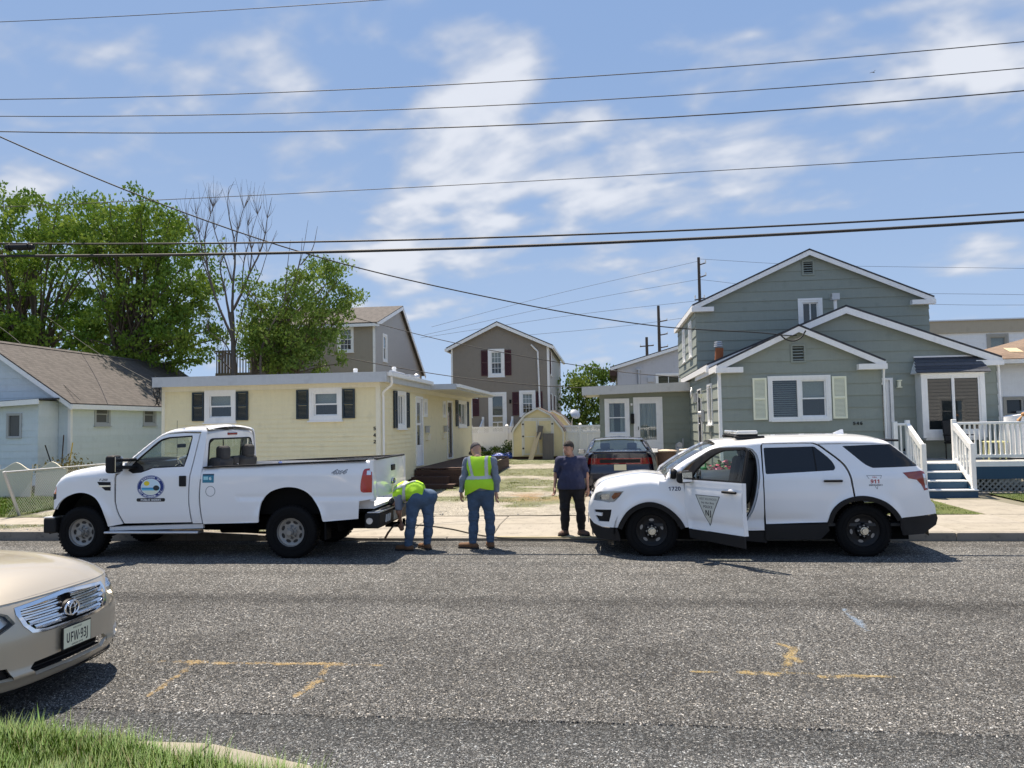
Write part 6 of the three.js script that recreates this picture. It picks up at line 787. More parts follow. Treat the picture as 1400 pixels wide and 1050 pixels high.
// --- the police car
{
  const S = 1.055, K = 101.6, E = thing('police_car', 'white police sport utility car with its driver door open', 'car', [.67 - .893 * S, -.009, -11.67 - .96 * S]); E.scale.setScalar(S);
  const q = ([X, Y]) => [(790 + X / 5 - 803) / K, (761 - 570 - Y / 5) / K * .985], q6 = ([X, Y]) => q([X + 1250, Y]), A = (l) => l.map(q), B = (l) => l.map(q6);
  const cF = q([515, 790]), cR = q6([720, 787]), R = .362;
  const top = [...A([[45, 600], [60, 560], [95, 505], [115, 470], [130, 450], [180, 425], [300, 400], [420, 382], [510, 378], [590, 388], [620, 388], [640, 345], [750, 268], [880, 197], [950, 162], [1010, 142], [1100, 132], [1200, 127]]), ...B([[0, 122], [120, 113], [430, 108], [640, 108], [800, 115], [900, 135], [935, 155], [1000, 210], [1115, 318], [1150, 350], [1200, 420], [1240, 640]])];
  const yTop = (x) => { for (let i = 0; i + 1 < top.length; i++) if (x <= top[i + 1][0]) { const a = top[i], b = top[i + 1]; return mix(a[1], b[1], clamp((x - a[0]) / (b[0] - a[0]), 0, 1)); } return .7; };
  const roundIn = (d, r) => d >= r ? 0 : r - Math.sqrt(Math.max(0, r * r - (r - Math.max(d, 0)) ** 2));
  const L = 4.78, f = (x, y) => {
    let w = .955 + .02 * Math.sin(clamp((y - .45) / .75, 0, 1) * Math.PI); w -= Math.max(0, y - 1.10) * .27;
    if (x < .75) w -= .40 * Math.pow(1 - Math.max(x, 0) / .75, 2.6); if (x > 4.1) w -= .22 * Math.pow((x - 4.1) / .68, 2.2);
    for (const c of [cF, cR]) { const r = Math.hypot(x - c[0], y - c[1]); w += .018 * Math.exp(-(((r - .50) / .07) ** 2)) * sstep(.15, .4, y); }
    w -= .012 * Math.exp(-(((y - 1.0) / .025) ** 2)) * sstep(.9, 1.3, x) ; w -= .02 * Math.exp(-(((y - .52) / .06) ** 2)) * sstep(1.2, 1.5, x) * sstep(3.2, 2.9, x);
    const r = x < 1.0 ? .13 : .07; return w - roundIn(yTop(x) - y, r);
  }, fo = (d) => (x, y) => f(x, y) - d;
  const head = A([[98, 552], [108, 520], [118, 500], [150, 485], [250, 478], [322, 475], [290, 515], [255, 552], [215, 562], [170, 556]]), fog = A([[103, 622], [232, 613], [226, 650], [212, 704], [135, 707], [112, 668]]);
  const arch1 = sm([[748, 738], [722, 690], [660, 621], [580, 571], [500, 554], [420, 571], [345, 619], [296, 688], [270, 742]], 5), arch2 = sm([[962, 682], [930, 630], [870, 570], [800, 535], [720, 518], [640, 525], [560, 558], [500, 618], [468, 702]], 5);
  const fend = A([...sm([[62, 600], [66, 572], [84, 530], [100, 498], [115, 472], [132, 450], [182, 425], [300, 400], [420, 382], [510, 378], [592, 389]], 4), [640, 390], [742, 390], [746, 420], [752, 600], [779, 736], ...arch1, [160, 745], ...sm([[100, 725], [72, 690], [60, 640], [62, 600]], 4).slice(0, -1)]);
  const fr = part('front_fender', E); obj('fender_panel', both(fend, [head, fog], f, { edge: .02, du: .04, dv: .04 }), M.carWhite, fr);
  for (const s of [1, -1]) { const h = part('headlight', fr); obj('lens', sheet(head, [], (x, y) => [x, y, s * (f(x, y) - .004)], { flip: s < 0, du: .04, dv: .04 }), M.headGlass, h); obj('reflector', sheet(head, [], (x, y) => [x, y, s * (f(x, y) - .05)], { flip: s < 0, du: .04, dv: .04 }), M.reflector, h); obj('lamp_cell', sheet(A([[150, 510], [220, 500], [215, 540], [150, 545]]), [], (x, y) => [x, y, s * (f(x, y) - .03)], { flip: s < 0, edge: .02 }), M.chrome, h); obj('marker_lens', sheet(A([[255, 490], [305, 485], [285, 515], [245, 540], [232, 520]]), [], (x, y) => [x, y, s * (f(x, y) - .02)], { flip: s < 0 }), M.amberDark, h); const g = part('fog_pocket', fr); obj('pocket', sheet(fog, [], (x, y) => [x, y, s * (f(x, y) - .04)], { flip: s < 0 }), M.blackPlastic, g); obj('trim_bar', sheet(A([[100, 640], [160, 643], [158, 666], [108, 664]]), [], (x, y) => [x, y, s * (f(x, y) - .006)], { flip: s < 0, edge: .03 }), M.carWhite, g); }
  const band = (pts, w) => { const o = []; for (let i = 0; i < pts.length; i++) { const a = pts[Math.max(0, i - 1)], b = pts[Math.min(pts.length - 1, i + 1)], l = Math.hypot(b[0] - a[0], b[1] - a[1]); o.push([pts[i][0] - (b[1] - a[1]) / l * w, pts[i][1] + (b[0] - a[0]) / l * w]); } return o; };
  obj('arch_trim', both(A([...arch1, ...band(arch1, -34).reverse()]), [], (x, y) => f(x, y) + .012, { edge: .05, du: .05 }), M.blackPlastic, fr); obj('arch_liner', Object.assign([liner(cF[0], cF[1], .54, .5, .93), liner(cF[0], cF[1], .54, -.93, -.5)], { pair: true }), M.under, fr);
  obj('front_cladding', both(A([[66, 695], [100, 728], [160, 748], [266, 748], [285, 800], [290, 838], [120, 830], [92, 795], [74, 750]]), [], (x, y) => f(x, y) + .004, { edge: .03 }), M.blackPlastic, E);
  { const g = part('front_face', E); const zf = (z) => .055 + .10 * z * z, mp = (z, y) => [zf(z) + (y < .5 ? .02 : 0) + Math.max(0, y - .75) * .14 - .05, y, z]; obj('bumper_panel', sheet([[-.58, .40], [.58, .40], [.58, .58], [-.58, .58]], [], mp, { du: .06, dv: .06, flip: false, edge: .03 }), M.carWhite, g); obj('lower_cladding', sheet([[-.58, .24], [.58, .24], [.58, .398], [-.58, .398]], [], mp, { du: .06, dv: .06 }), M.blackPlastic, g); obj('grille_mesh', sheet([[-.60, .582], [.60, .582], [.56, .96], [-.56, .96]], [], (z, y) => { const p = mp(z, y); p[0] += .03; return p; }, { du: .06, dv: .06 }), M.black, g); for (let i = 0; i < 4; i++) obj('grille_bar', sheet([[-.58, .62 + i * .09], [.58, .62 + i * .09], [.58, .65 + i * .09], [-.58, .65 + i * .09]], [], mp, { du: .06, dv: .06, edge: .02 }), M.blackPlastic, g); obj('emblem', cyl(.09, .09, .02, 24, { rz: Math.PI / 2 }).scale(1, .55, 1).translate(.02, .80, 0), std([.03, .05, .14], .25), g); obj('plate', box(.012, .155, .31, -.02, .47, .0), M.blind, g); }
  const hp = A(sm([[75, 540], [100, 498], [115, 470], [131, 450], [182, 425], [300, 400], [420, 382], [510, 378], [592, 389], [622, 392]], 4)); obj('hood', across(hp, (x) => Math.max(.2, f(x, yTop(x))), { crown: .04, drop: (x) => .05 * sstep(.6, 0, x) }), M.carWhite, E);
  // body side with the door opening
  const open = A([...sm([[705, 372], [760, 305], [890, 217], [960, 182], [1040, 168]], 4), [1185, 168], ...sm([[1240, 182], [1272, 230], [1280, 330], [1263, 480], [1222, 620], [1165, 712], [1110, 735]], 4), [800, 740], [776, 600], [768, 420], [720, 396]]);
  const rdTop = sm([[410, 144], [445, 158], [505, 206], [565, 257], [607, 303], [633, 360], [652, 480], [655, 524]], 4);
  const frame = [...A([[745, 388], [640, 388], [621, 388]]), ...A(sm([[640, 346], [750, 268], [880, 197], [950, 162], [1010, 142], [1100, 132], [1200, 127]], 3)), ...B(sm([[0, 122], [120, 113], [430, 108], [640, 108], [800, 115], [900, 135], [934, 156]], 3)), ...B([[928, 157], [600, 150], [445, 151], [408, 143], [330, 140], [62, 142], [46, 160], [44, 380], [44, 760]]), ...A([[800, 768], [790, 740], [756, 600], [750, 420]])];
  const bodyF = part('body_frame', E); obj('frame_panel', both(frame, [open], fo(.004), { edge: .03, du: .05, dv: .05 }), M.carWhite, bodyF);
  const openI = A([...sm([[715, 372], [765, 312], [890, 226], [960, 192], [1040, 178]], 4), [1180, 178], ...sm([[1230, 190], [1258, 232], [1266, 330], [1250, 480], [1210, 615], [1158, 700], [1105, 723]], 4), [806, 728], [786, 600], [778, 420], [726, 400]]); obj('door_jamb', sheet(open, [openI], (x, y) => [x, y, f(x, y) - .05], { edge: .08 }), M.carWhiteIn, bodyF); obj('jamb_seal', sheet(openI, [openI.map(([x, y]) => [1.55 + (x - 1.55) * .985, 1.05 + (y - 1.05) * .985])], (x, y) => [x, y, f(x, y) - .055], { edge: .02 }), M.black, bodyF);
  obj('jamb_latch', [box(.03, .05, .02, q([1268, 0])[0], q([0, 480])[1], f(2.3, .95) - .05)], M.chrome, bodyF);
  // far driver-side opposite door: closed skin so the cabin is shut on that side
  obj('opposite_door', sheet(A([[770, 420], [778, 600], [800, 735], [1290, 735], [1290, 385], [850, 390]]), [], (x, y) => [x, y, -f(x, y) - .002], { flip: true }), M.carWhite, bodyF);
  obj('opposite_window', sheet(A([[850, 385], [900, 310], [1010, 220], [1080, 185], [1290, 178], [1290, 380]]), [], (x, y) => [x, y, -f(x, y) + .01], { flip: true }), M.autoGlass, bodyF);
  // rear door and quarter
  const rw = B([...sm([[66, 190], [68, 178], [80, 175]], 2), [405, 170], ...sm([[418, 173], [440, 192], [520, 270], [540, 312], [540, 326], [528, 340]], 3), [430, 345], [76, 362], [66, 356]]);
  const rdo = B([[58, 165], [62, 150], [330, 148], ...rdTop.map(([x, y]) => [x - 8, y + 6]), [650, 522], ...arch2.slice(arch2.findIndex((p) => p[0] < 652)), [58, 716], [52, 600], [52, 380]]);
  const rd = part('rear_door', E); obj('door_skin', both(rdo, [rw], f, { edge: .03, du: .05, dv: .05 }), M.carWhite, rd); obj('window_pane', both(rw, [], fo(.012), { du: .08, dv: .08 }), M.privacy, rd); obj('window_bar', both(B([[402, 172], [410, 174], [420, 342], [411, 345]]), [], fo(.006)), M.black, rd); obj('window_seal', both(B([[60, 172], [405, 163], [440, 186], [526, 268], [546, 312], [546, 330], [530, 346], [430, 351], [60, 369]]), [rw], fo(.004)), M.blackPlastic, rd);
  for (const s of [1, -1]) obj('door_handle', rbox(.25, .032, .04, .014, q6([516, 0])[0], q6([0, 413])[1], s * (f(3.0, 1.0) + .025)), M.blackPlastic, rd);
  const qw = B([...sm([[610, 176], [606, 171], [620, 169]], 2), [930, 160], [1106, 312], [1108, 318], [800, 326], ...sm([[790, 325], [745, 302], [680, 242], [612, 178]], 3).slice(0, -1)]), tl = B([[985, 360], [1060, 354], [1120, 350], [1148, 356], [1156, 420], [1162, 483], [1132, 488], [1110, 442], [1080, 412], [1020, 400]]);
  const qo = B([...rdTop.map(([x, y]) => [x + 4, y - 2]).reverse(), ...[[446, 156], [600, 156], [930, 158], [945, 166], [1113, 316], [1148, 346]], ...sm([[1152, 354], [1167, 480], [1180, 558], [1212, 590], [1226, 655]], 3), [966, 672], ...arch2.slice(0, arch2.findIndex((p) => p[0] < 657))]);
  const qp = part('rear_quarter', E); obj('quarter_panel', both(qo, [qw, tl], f, { edge: .02, du: .05, dv: .05 }), M.carWhite, qp); obj('window_pane', both(qw, [], fo(.01), { du: .08, dv: .08 }), M.privacy, qp); obj('arch_trim', both(B([...arch2, ...band(arch2, -34).reverse()]), [], (x, y) => f(x, y) + .012, { edge: .05, du: .05 }), M.blackPlastic, qp); obj('arch_liner', Object.assign([liner(cR[0], cR[1], .54, .5, .93), liner(cR[0], cR[1], .54, -.93, -.5)], { pair: true }), M.under, qp);
  for (const s of [1, -1]) { const t = part('tail_lamp', E); obj('lens', sheet(tl, [], (x, y) => [x, y, s * (f(x, y) + .003)], { flip: s < 0, edge: .03 }), M.redLens2, t); obj('reverse_lens', sheet(B([[1128, 372], [1147, 372], [1157, 470], [1143, 472]]), [], (x, y) => [x, y, s * (f(x, y) + .006)], { flip: s < 0 }), M.clearLens, t); }
  obj('rear_bumper', Object.assign([...both(B([[948, 676], [1228, 658], [1238, 690], [1222, 735], [1160, 765], [1120, 790], [965, 795], [950, 740]]), [], (x, y) => f(x, y) + .006, { edge: .03 }), sheet([[-.72, .27], [.72, .27], [.72, .60], [-.72, .60]], [], (z, y) => [4.72 - .12 * z * z, y, z], { du: .1, dv: .1 })], { pair: true }), M.blackPlastic, E);
  obj('rear_hatch', across(B([[934, 156], [1000, 212], [1115, 318], [1150, 350], [1167, 480], [1180, 558], [1213, 592], [1225, 640]]), (x, y) => Math.max(.3, f(x - .01, y - .01) - .0), { crown: .0, drop: () => -.06 }), M.carWhite, E); obj('spoiler', [rbox(.3, .03, 1.25, .012, q6([950, 0])[0], q6([0, 138])[1] + .0, 0)], M.black, E);
  obj('sill', both(A([[790, 745], [1308, 770], [1310, 850], [800, 800]]).concat(), [], fo(.02), { edge: .05 }), M.blackPlastic, E); obj('sill', both(B([[48, 722], [470, 708], [480, 760], [420, 825], [48, 825]]), [], (x, y) => f(x, y) + .004, { edge: .05 }), M.blackPlastic, E);
  const ws = A(sm([[622, 390], [640, 346], [750, 268], [880, 197], [950, 162], [1000, 144]], 4)), rf = [...A(sm([[990, 146], [1010, 142], [1100, 132], [1200, 127]], 3)), ...B(sm([[0, 122], [120, 113], [430, 108], [640, 108], [800, 115], [900, 135], [936, 157]], 3))];
  obj('windshield', across(ws, (x, y) => f(x, y - .06) - .02, { crown: 0, drop: () => .16 }), M.autoGlass, E); obj('roof', across(rf, (x) => f(x, yTop(x)), { crown: .045 }), M.carWhite, E); obj('headliner', across(rf.map(([x, y]) => [x, y - .07]), () => .68, { crown: .03 }), M.dash, E); obj('cowl', across(A([[585, 388], [622, 392]]), () => .8, { crown: .03 }), M.blackPlastic, E);
  // light bar, fin, spot lamp
  { const b = part('light_bar', E, { x: q6([-20, 0])[0], y: q([0, 112])[1] + .03, z: 0 }); obj('lens', [rbox(.30, .06, 1.18, .025, 0, .06, 0)], M.barLens, b); obj('base', [rbox(.30, .025, 1.18, .01, .0, .022, 0)], M.black, b); for (const s of [1, -1]) obj('foot', [rbox(.42, .035, .1, .012, .03, -.005, s * .56)], M.black, b); const n = part('roof_fin', E, { x: q6([695, 0])[0], y: q6([0, 108])[1] + .03, z: 0 }); obj('body', both([[-.09, 0], [.09, 0], [.085, .07], [.05, .065], [-.02, .035]], [], (x, y) => .028 - y * .22, { edge: 0 }), M.carWhite, n); }
  { const l = part('spot_lamp', E, { x: q([675, 0])[0], y: q([0, 352])[1], z: .97 }); obj('shell', [sph(.075, { s: [.8, 1, 1] }), bar([0, 0, 0], [.1, -.02, -.1], .014)], M.black, l); obj('lens', cyl(.068, .068, .012, 20, { rz: Math.PI / 2, x: -.05 }), M.clearLens, l); }
  for (const s of [-1]) { const m = part('side_mirror', E, { x: q([800, 0])[0], y: q([0, 372])[1], z: s * 1.06 }); obj('housing', rbox(.14, .15, .2, .05), M.blackPlastic, m); }
  // the open driver door, hinged at its front edge
  { const hx = q([757, 0])[0], hz = f(1.4, .95) - .02, mp = (x, y) => [x - hx, y, f(x, y) - hz + .004], o = A([[758, 402], [762, 600], ...sm([[766, 620], [776, 690], [790, 740]], 2), [1293, 742], [1288, 600], [1288, 390], [1292, 300], [1290, 175], [1270, 158], [1190, 156], ...sm([[1040, 160], [960, 176], [890, 210], [830, 262], [780, 330], [760, 385]], 3)]), w = A([[812, 380], ...sm([[850, 322], [900, 276], [1000, 208], [1075, 180]], 3), [1272, 170], [1278, 180], [1276, 380]]);
    const d = part('driver_door', E, { x: hx, y: 0, z: hz, ry: -52 * D2R }); d.userData.label = 'driver door standing open';
    const lower = A([[758, 402], [762, 600], ...sm([[766, 620], [776, 690], [790, 740]], 2), [1293, 742], [1288, 600], [1288, 392], [840, 392]]), upper = A([[840, 392], [1288, 392], [1292, 300], [1290, 175], [1270, 158], [1190, 156], ...sm([[1040, 160], [960, 176], [890, 210], [830, 262], [780, 330], [760, 385]], 3), [759, 400]]);
    obj('door_skin', sheet(lower, [], mp, { edge: .075, du: .05, dv: .05 }), M.carWhite, d); obj('window_frame', sheet(upper, [w], mp, { edge: .04, du: .05, dv: .05 }), M.blackPlastic, d); obj('window_pane', sheet(w, [], (x, y) => { const p = mp(x, y); p[2] -= .02; return p; }), M.autoGlass, d); obj('cladding', sheet(A([[791, 744], [1293, 746], [1295, 822], [800, 806]]), [], (x, y) => { const p = mp(x, y); p[2] += .005; return p; }, { edge: .03 }), M.blackPlastic, d);
    const inner = A([[770, 402], [774, 600], [800, 735], [1280, 735], [1276, 600], [1276, 392], [840, 390]]); obj('door_card', sheet(inner, [], (x, y) => { const p = mp(x, y); p[2] -= .07; return p; }, { flip: true }), M.dash, d);
    const hy = q([0, 458])[1], hm = mp(q([1190, 0])[0], hy); obj('door_handle', rbox(.24, .034, .045, .015, hm[0], hy, hm[2] + .03), M.blackPlastic, d); obj('handle_cup', lay(new THREE.SphereGeometry(.06, 16, 8), { x: hm[0], y: hy, z: hm[2] - .012, s: [1, .8, .3] }), M.carWhite, d);
    obj('mirror_housing', [rbox(.13, .17, .22, .05, q([815, 0])[0] - hx, q([0, 370])[1], .13), rbox(.08, .06, .14, .02, q([815, 0])[0] - hx, q([0, 385])[1], .02)], M.blackPlastic, d); obj('mirror_glass', box(.008, .13, .17, q([815, 0])[0] - hx + .067, q([0, 370])[1], .13), M.chrome, d);
    const tri = canvasTex(400, 480, (c) => { c.lineWidth = 10; c.strokeStyle = '#4a4c4a'; c.fillStyle = '#c9cac0'; c.beginPath(); c.moveTo(8, 8); c.lineTo(392, 8); c.lineTo(204, 470); c.closePath(); c.fill(); c.stroke(); c.fillStyle = '#2c2e2e'; c.textAlign = 'center'; c.font = '46px sans-serif'; c.save(); c.translate(206, 74); c.scale(.86, 1); c.fillText('WEST WILDWOOD', 0, 0, 330); c.restore(); c.font = 'bold 40px serif'; c.fillText('by the Bay', 202, 132); c.font = 'bold 54px sans-serif'; c.save(); c.translate(202, 198); c.scale(.8, 1); c.fillText('POLICE', 0, 0); c.restore(); c.fillStyle = '#16181c'; c.font = 'bold 120px sans-serif'; c.save(); c.translate(202, 318); c.scale(.8, 1); c.fillText('NJ', 0, 0); c.restore(); });
    const [g, m] = decal(mp, [...q([868, 705]), ...q([1098, 492])], tri); obj('door_emblem', g, m, d, true);
  }
  { let u = q([628, 0])[0]; const c0 = (x, y) => [x, y, f(x, y)]; const [g, m] = decal(c0, [...q([620, 480]), ...q([740, 440])], canvasTex(320, 112, (c) => { c.font = 'bold 108px sans-serif'; c.fillStyle = '#131a4a'; c.textAlign = 'center'; c.fillText('1720', 160, 94); })); obj('fleet_number', g, m, fr, true);
    const [g2, m2] = decal(c0, [...q6([738, 475]), ...q6([862, 374])], canvasTex(400, 330, (c) => { c.lineWidth = 7; c.strokeStyle = '#3a3c44'; c.beginPath(); c.moveTo(12, 14); c.lineTo(330, 14); c.lineTo(220, 318); c.closePath(); c.stroke(); c.clearRect(60, 84, 280, 176); c.fillStyle = '#b3202c'; c.textAlign = 'center'; c.font = 'bold 42px sans-serif'; c.fillText('CALL', 180, 66); c.font = 'bold 124px sans-serif'; c.fillText('911', 190, 190); c.fillStyle = '#1c1e22'; c.font = 'bold 50px sans-serif'; c.fillText('EMERGENCY', 200, 250, 390); })); obj('rear_emblem', g2, m2, qp, true); }
  // cabin and running gear
  const ins = part('interior', E); obj('seat', [rbox(.5, .18, .5, .07, 2.0, .72, .38), rbox(.16, .66, .5, .07, 2.28, 1.02, .38, { rz: -.2 }), rbox(.5, .18, .5, .07, 2.0, .72, -.38), rbox(.16, .66, .5, .07, 2.28, 1.02, -.38, { rz: -.2 })], M.seat, ins); obj('headrest', [rbox(.1, .2, .26, .05, 2.38, 1.43, .38), rbox(.1, .2, .26, .05, 2.38, 1.43, -.38)], M.seat, ins); obj('dashboard', rbox(.5, .3, 1.5, .1, 1.30, .98, 0), M.dash, ins); obj('steering_wheel', [tor(.18, .015, { x: 1.62, y: 1.05, z: .38, ry: Math.PI / 2 }), rbox(.03, .1, .12, .03, 1.61, 1.05, .38)], M.black, ins); obj('floor', box2(.9, .42, -.85, 4.4, .46, .85), M.dash, ins); obj('partition', box2(2.5, .5, -.72, 2.53, 1.55, .72), M.darkIn, ins); obj('firewall', box2(1.05, .4, -.85, 1.1, 1.0, .85), M.darkIn, ins);
  obj('chassis', [box2(.3, .22, -.7, 4.4, .42, .7), bar([cF[0], .33, -.7], [cF[0], .33, .7], .05), bar([cR[0], .33, -.7], [cR[0], .33, .7], .05), cyl(.09, .09, .5, 12, { rz: Math.PI / 2, x: 4.2, y: .32, z: .4 })], M.under, E);
  for (const [c, n] of [[cF, .3], [cR, .75]]) for (const s of [1, -1]) wheelParts(E, c[0], R, s * .80, s, R, .235, .235, { slots: 5, slotAt: .15, slotR: .036, hubR: .085, rim: M.blackRim, cap: M.capChrome, turn: n, disc: M.discSteel });
}
// --- sedans: x runs from the front (0) to the rear
function sedan(T, { hw, L, hood, shield, roof, back, trunk, arches, R, body, wheel, nose, tail, glass = M.autoGlass, sideLow = .26 }) {
  const top = [...hood, ...shield.slice(1), ...roof.slice(1), ...back.slice(1), ...trunk.slice(1)], yTop = (x) => { for (let i = 0; i + 1 < top.length; i++) if (x <= top[i + 1][0]) return mix(top[i][1], top[i + 1][1], clamp((x - top[i][0]) / (top[i + 1][0] - top[i][0]), 0, 1)); return top[top.length - 1][1]; };
  const rnd = (d, r) => d >= r ? 0 : r - Math.sqrt(Math.max(0, r * r - (r - Math.max(0, d)) ** 2));
  const f = (x, y) => { let w = hw - .05 + .05 * Math.sin(clamp((y - .2) / .75, 0, 1) * Math.PI); w -= Math.max(0, y - .98) * .42; w -= rnd(yTop(x) - y, .09); if (x < .5) w -= nose * (1 - x / .5) ** 2; if (x > L - .5) w -= tail * ((x - L + .5) / .5) ** 2; return w; };
  const ar = (c) => sm([[c - .40, sideLow], [c - .39, .38], [c - .30, .60], [c - .15, .71], [c, .74], [c + .15, .71], [c + .30, .60], [c + .39, .38], [c + .40, sideLow]], 3);
  const xs = sm(top.slice(1, -1), 3), x0 = xs[0][0], x1 = xs[xs.length - 1][0];
  const out = [...xs, [x1 + .02, .5], [x1 - .05, sideLow + .05], ...ar(arches[1]).reverse(), ...ar(arches[0]).reverse(), [x0 + .1, sideLow + .02], [x0, .5]];
  const sx0 = shield[0][0], sx1 = roof[0][0], rx1 = roof[roof.length - 1][0], bx = back[back.length - 1][0], yb = .98, yr = Math.min(...roof.map((p) => p[1])) - .07;
  const mid = (sx1 + rx1) / 2 + .1, w1 = [[sx0 + .42, yb + .02], [mid - .03, yb + .03], [mid - .03, yr + .02], [sx1 + .12, yr], [sx1 - .1, yr - .1]], w2 = [[mid + .04, yb + .03], [bx - .45, yb + .06], [bx - .62, yb + .18], [rx1 + .05, yr], [mid + .04, yr + .02]];
  const side = part('body_side', T); obj('side_panel', both(out, [w1, w2], f, { edge: .03, du: .08, dv: .08 }), body, side); for (const w of [w1, w2]) obj('side_window', both(w, [], (x, y) => f(x, y) - .012, { du: .15, dv: .15 }), glass, side);
  obj('door_seam', both([[mid + .0, .32], [mid + .008, .32], [mid + .008, yb], [mid, yb]], [], (x, y) => f(x, y) + .001), M.black, side);
  const span = (name, p, m, o = {}) => obj(name, across(sm(p, 5), (x) => Math.max(.2, f(x, yTop(x)) + .0), { crown: .03, ...o }), m, T);
  span('roof', roof, body); span('windshield', shield, glass, { crown: .01, drop: () => .15 }); span('rear_window', back, glass, { crown: .01, drop: () => -.12 }); span('trunk_lid', trunk, body);
  const ins = part('interior', T); obj('seat', [rbox(.5, .2, 1.3, .08, mid - .3, .55, 0), rbox(.18, .6, .52, .08, mid + .05, .85, .36, { rz: -.2 }), rbox(.18, .6, .52, .08, mid + .05, .85, -.36, { rz: -.2 }), rbox(.2, .55, 1.3, .08, mid + .85, .8, 0, { rz: -.25 })], M.seat, ins); obj('headrest', [.36, -.36].map((z) => rbox(.1, .18, .26, .05, mid + .14, 1.22, z)), M.seat, ins); obj('dashboard', rbox(.5, .25, 1.4, .1, sx0 + .45, .86, 0), M.dash, ins); obj('parcel_shelf', box2(bx - .75, .92, -.68, bx - .1, .95, .68), M.dash, ins); obj('floor', box2(.5, .24, -hw + .12, L - .4, .3, hw - .12), M.under, ins); obj('bulkhead', [box2(sx0 + .2, .3, -hw + .15, sx0 + .25, .85, hw - .15)], M.under, ins);
  for (const c of arches) for (const s of [1, -1]) { wheelParts(T, c, R, s * (hw - .13), s, R, R * .66, .22, wheel); }
  obj('arch_liner', Object.assign(arches.flatMap((c) => [liner(c, .34, .40, hw - .4, hw - .07), liner(c, .34, .40, -hw + .07, -hw + .4)]), { pair: true }), M.under, T);
  return { f, yTop, span };
}
M.champagne = phy([.45, .40, .315], .34, { metalness: .35, clearcoat: 1, clearcoatRoughness: .03 });
{
  const T = thing('champagne_sedan', 'champagne coloured sedan with a chrome grille parked by the verge', 'car', [-4.04, 0, -5.52], Math.PI);
  const hood = [[.20, .72], [.36, .80], [.5, .86], [.7, .90], [1.1, .945], [1.45, .965]];
  const { f } = sedan(T, { hw: .90, L: 4.95, hood, shield: [[1.45, .965], [1.9, 1.25], [2.25, 1.41]], roof: [[2.25, 1.41], [2.7, 1.455], [3.1, 1.45], [3.45, 1.40]], back: [[3.45, 1.40], [3.9, 1.2], [4.2, 1.08]], trunk: [[4.2, 1.08], [4.6, 1.06], [4.88, 1.02], [4.94, .9], [4.95, .6]], arches: [.97, 3.79], R: .325, body: M.champagne, nose: .0, tail: .12, wheel: { slots: 7, slotAt: .13, slotR: .03, hubR: .06, rim: M.alu, cap: M.alu } });
  // nose: x grows rearwards, so the face is -x; u = z, v = y
  const mp = (z, y) => [.02 + .10 * z * z + .25 * Math.pow(Math.abs(z) / .89, 4.5) + 1.15 * Math.max(0, y - .50) ** 2 + 2.2 * Math.max(0, .34 - y) ** 2 - .02 * Math.exp(-(((y - .30) / .03) ** 2)), y, z];
  const back = (d) => (z, y) => { const p = mp(z, y); p[0] += d; return p; };
  const mir = (l) => [...l, ...l.slice().reverse().map(([z, y]) => [-z, y])];
  const gr = mir([[0, .548], [.30, .556], [.40, .575], [.455, .635], [.48, .72], [.47, .765], [0, .795]].map(([z, y]) => [z, y])).filter((p, i, a) => !(i && p[0] === 0 && p[1] === a[i - 1][1]));
  const low = mir([[0, .262], [.36, .268], [.42, .33], [.38, .365], [0, .375]]), fog = (s) => [[.54, .285], [.70, .30], [.80, .345], [.78, .40], [.58, .375]].map(([z, y]) => [z * s, y]), hl = (s) => [[.50, .665], [.66, .59], [.80, .60], [.885, .66], [.89, .745], [.80, .785], [.62, .775], [.53, .73]].map(([z, y]) => [z * s, y]);
  const out = mir([[0, .205], [.55, .21], [.80, .235], [.89, .30], [.895, .6], [.895, .76], [.80, .80], [.60, .805], [.3, .812], [0, .815]]);
  const bump = part('front_bumper', T); obj('bumper_skin', sheet(out, [gr, low, fog(1), fog(-1), hl(1), hl(-1)], mp, { du: .04, dv: .04, edge: .03, flip: false }), M.champagne, bump); obj('lip', sheet(mir([[0, .185], [.6, .19], [.82, .22], [.82, .235], [.55, .208], [0, .203]]), [], back(-.015), { du: .06, dv: .06, edge: .04 }), M.blackPlastic, bump); obj('lower_intake', sheet(low, [], back(.09)), M.black, bump); for (let i = 0; i < 3; i++) obj('intake_bar', sheet(mir([[0, .285 + i * .03], [.37, .288 + i * .03], [.37, .294 + i * .03], [0, .292 + i * .03]]), [], back(.05), { edge: .02 }), M.blackPlastic, bump); for (const s of [1, -1]) { obj('fog_pocket', sheet(fog(s), [], back(.05)), M.blackPlastic, bump); obj('fog_lamp', cyl(.045, .045, .03, 20, { rz: Math.PI / 2 }).translate(mp(.66 * s, .345)[0] + .035, .345, .66 * s), M.clearLens, bump); }
  const g = part('grille', T); const inner = gr.map(([z, y]) => [z * .93, .665 + (y - .665) * .80]); obj('grille_frame', sheet(gr, [inner], back(-.006), { du: .04, dv: .02, edge: .03 }), M.chrome, g); obj('grille_backing', sheet(gr, [], back(.07)), M.black, g);
  for (let i = 0; i < 5; i++) { const y = .580 + i * .037, w = [.36, .40, .43, .445, .45][i]; for (const s of [1, -1]) obj('grille_bar', sheet([[.06 * s, y], [w * s, y + .002], [w * s, y + .026], [.06 * s, y + .024]], [], (z, yy) => { const p = mp(z, yy); p[0] += .02 - .9 * (yy - y); return p; }, { edge: .02, du: .05 }), M.chrome, g); }
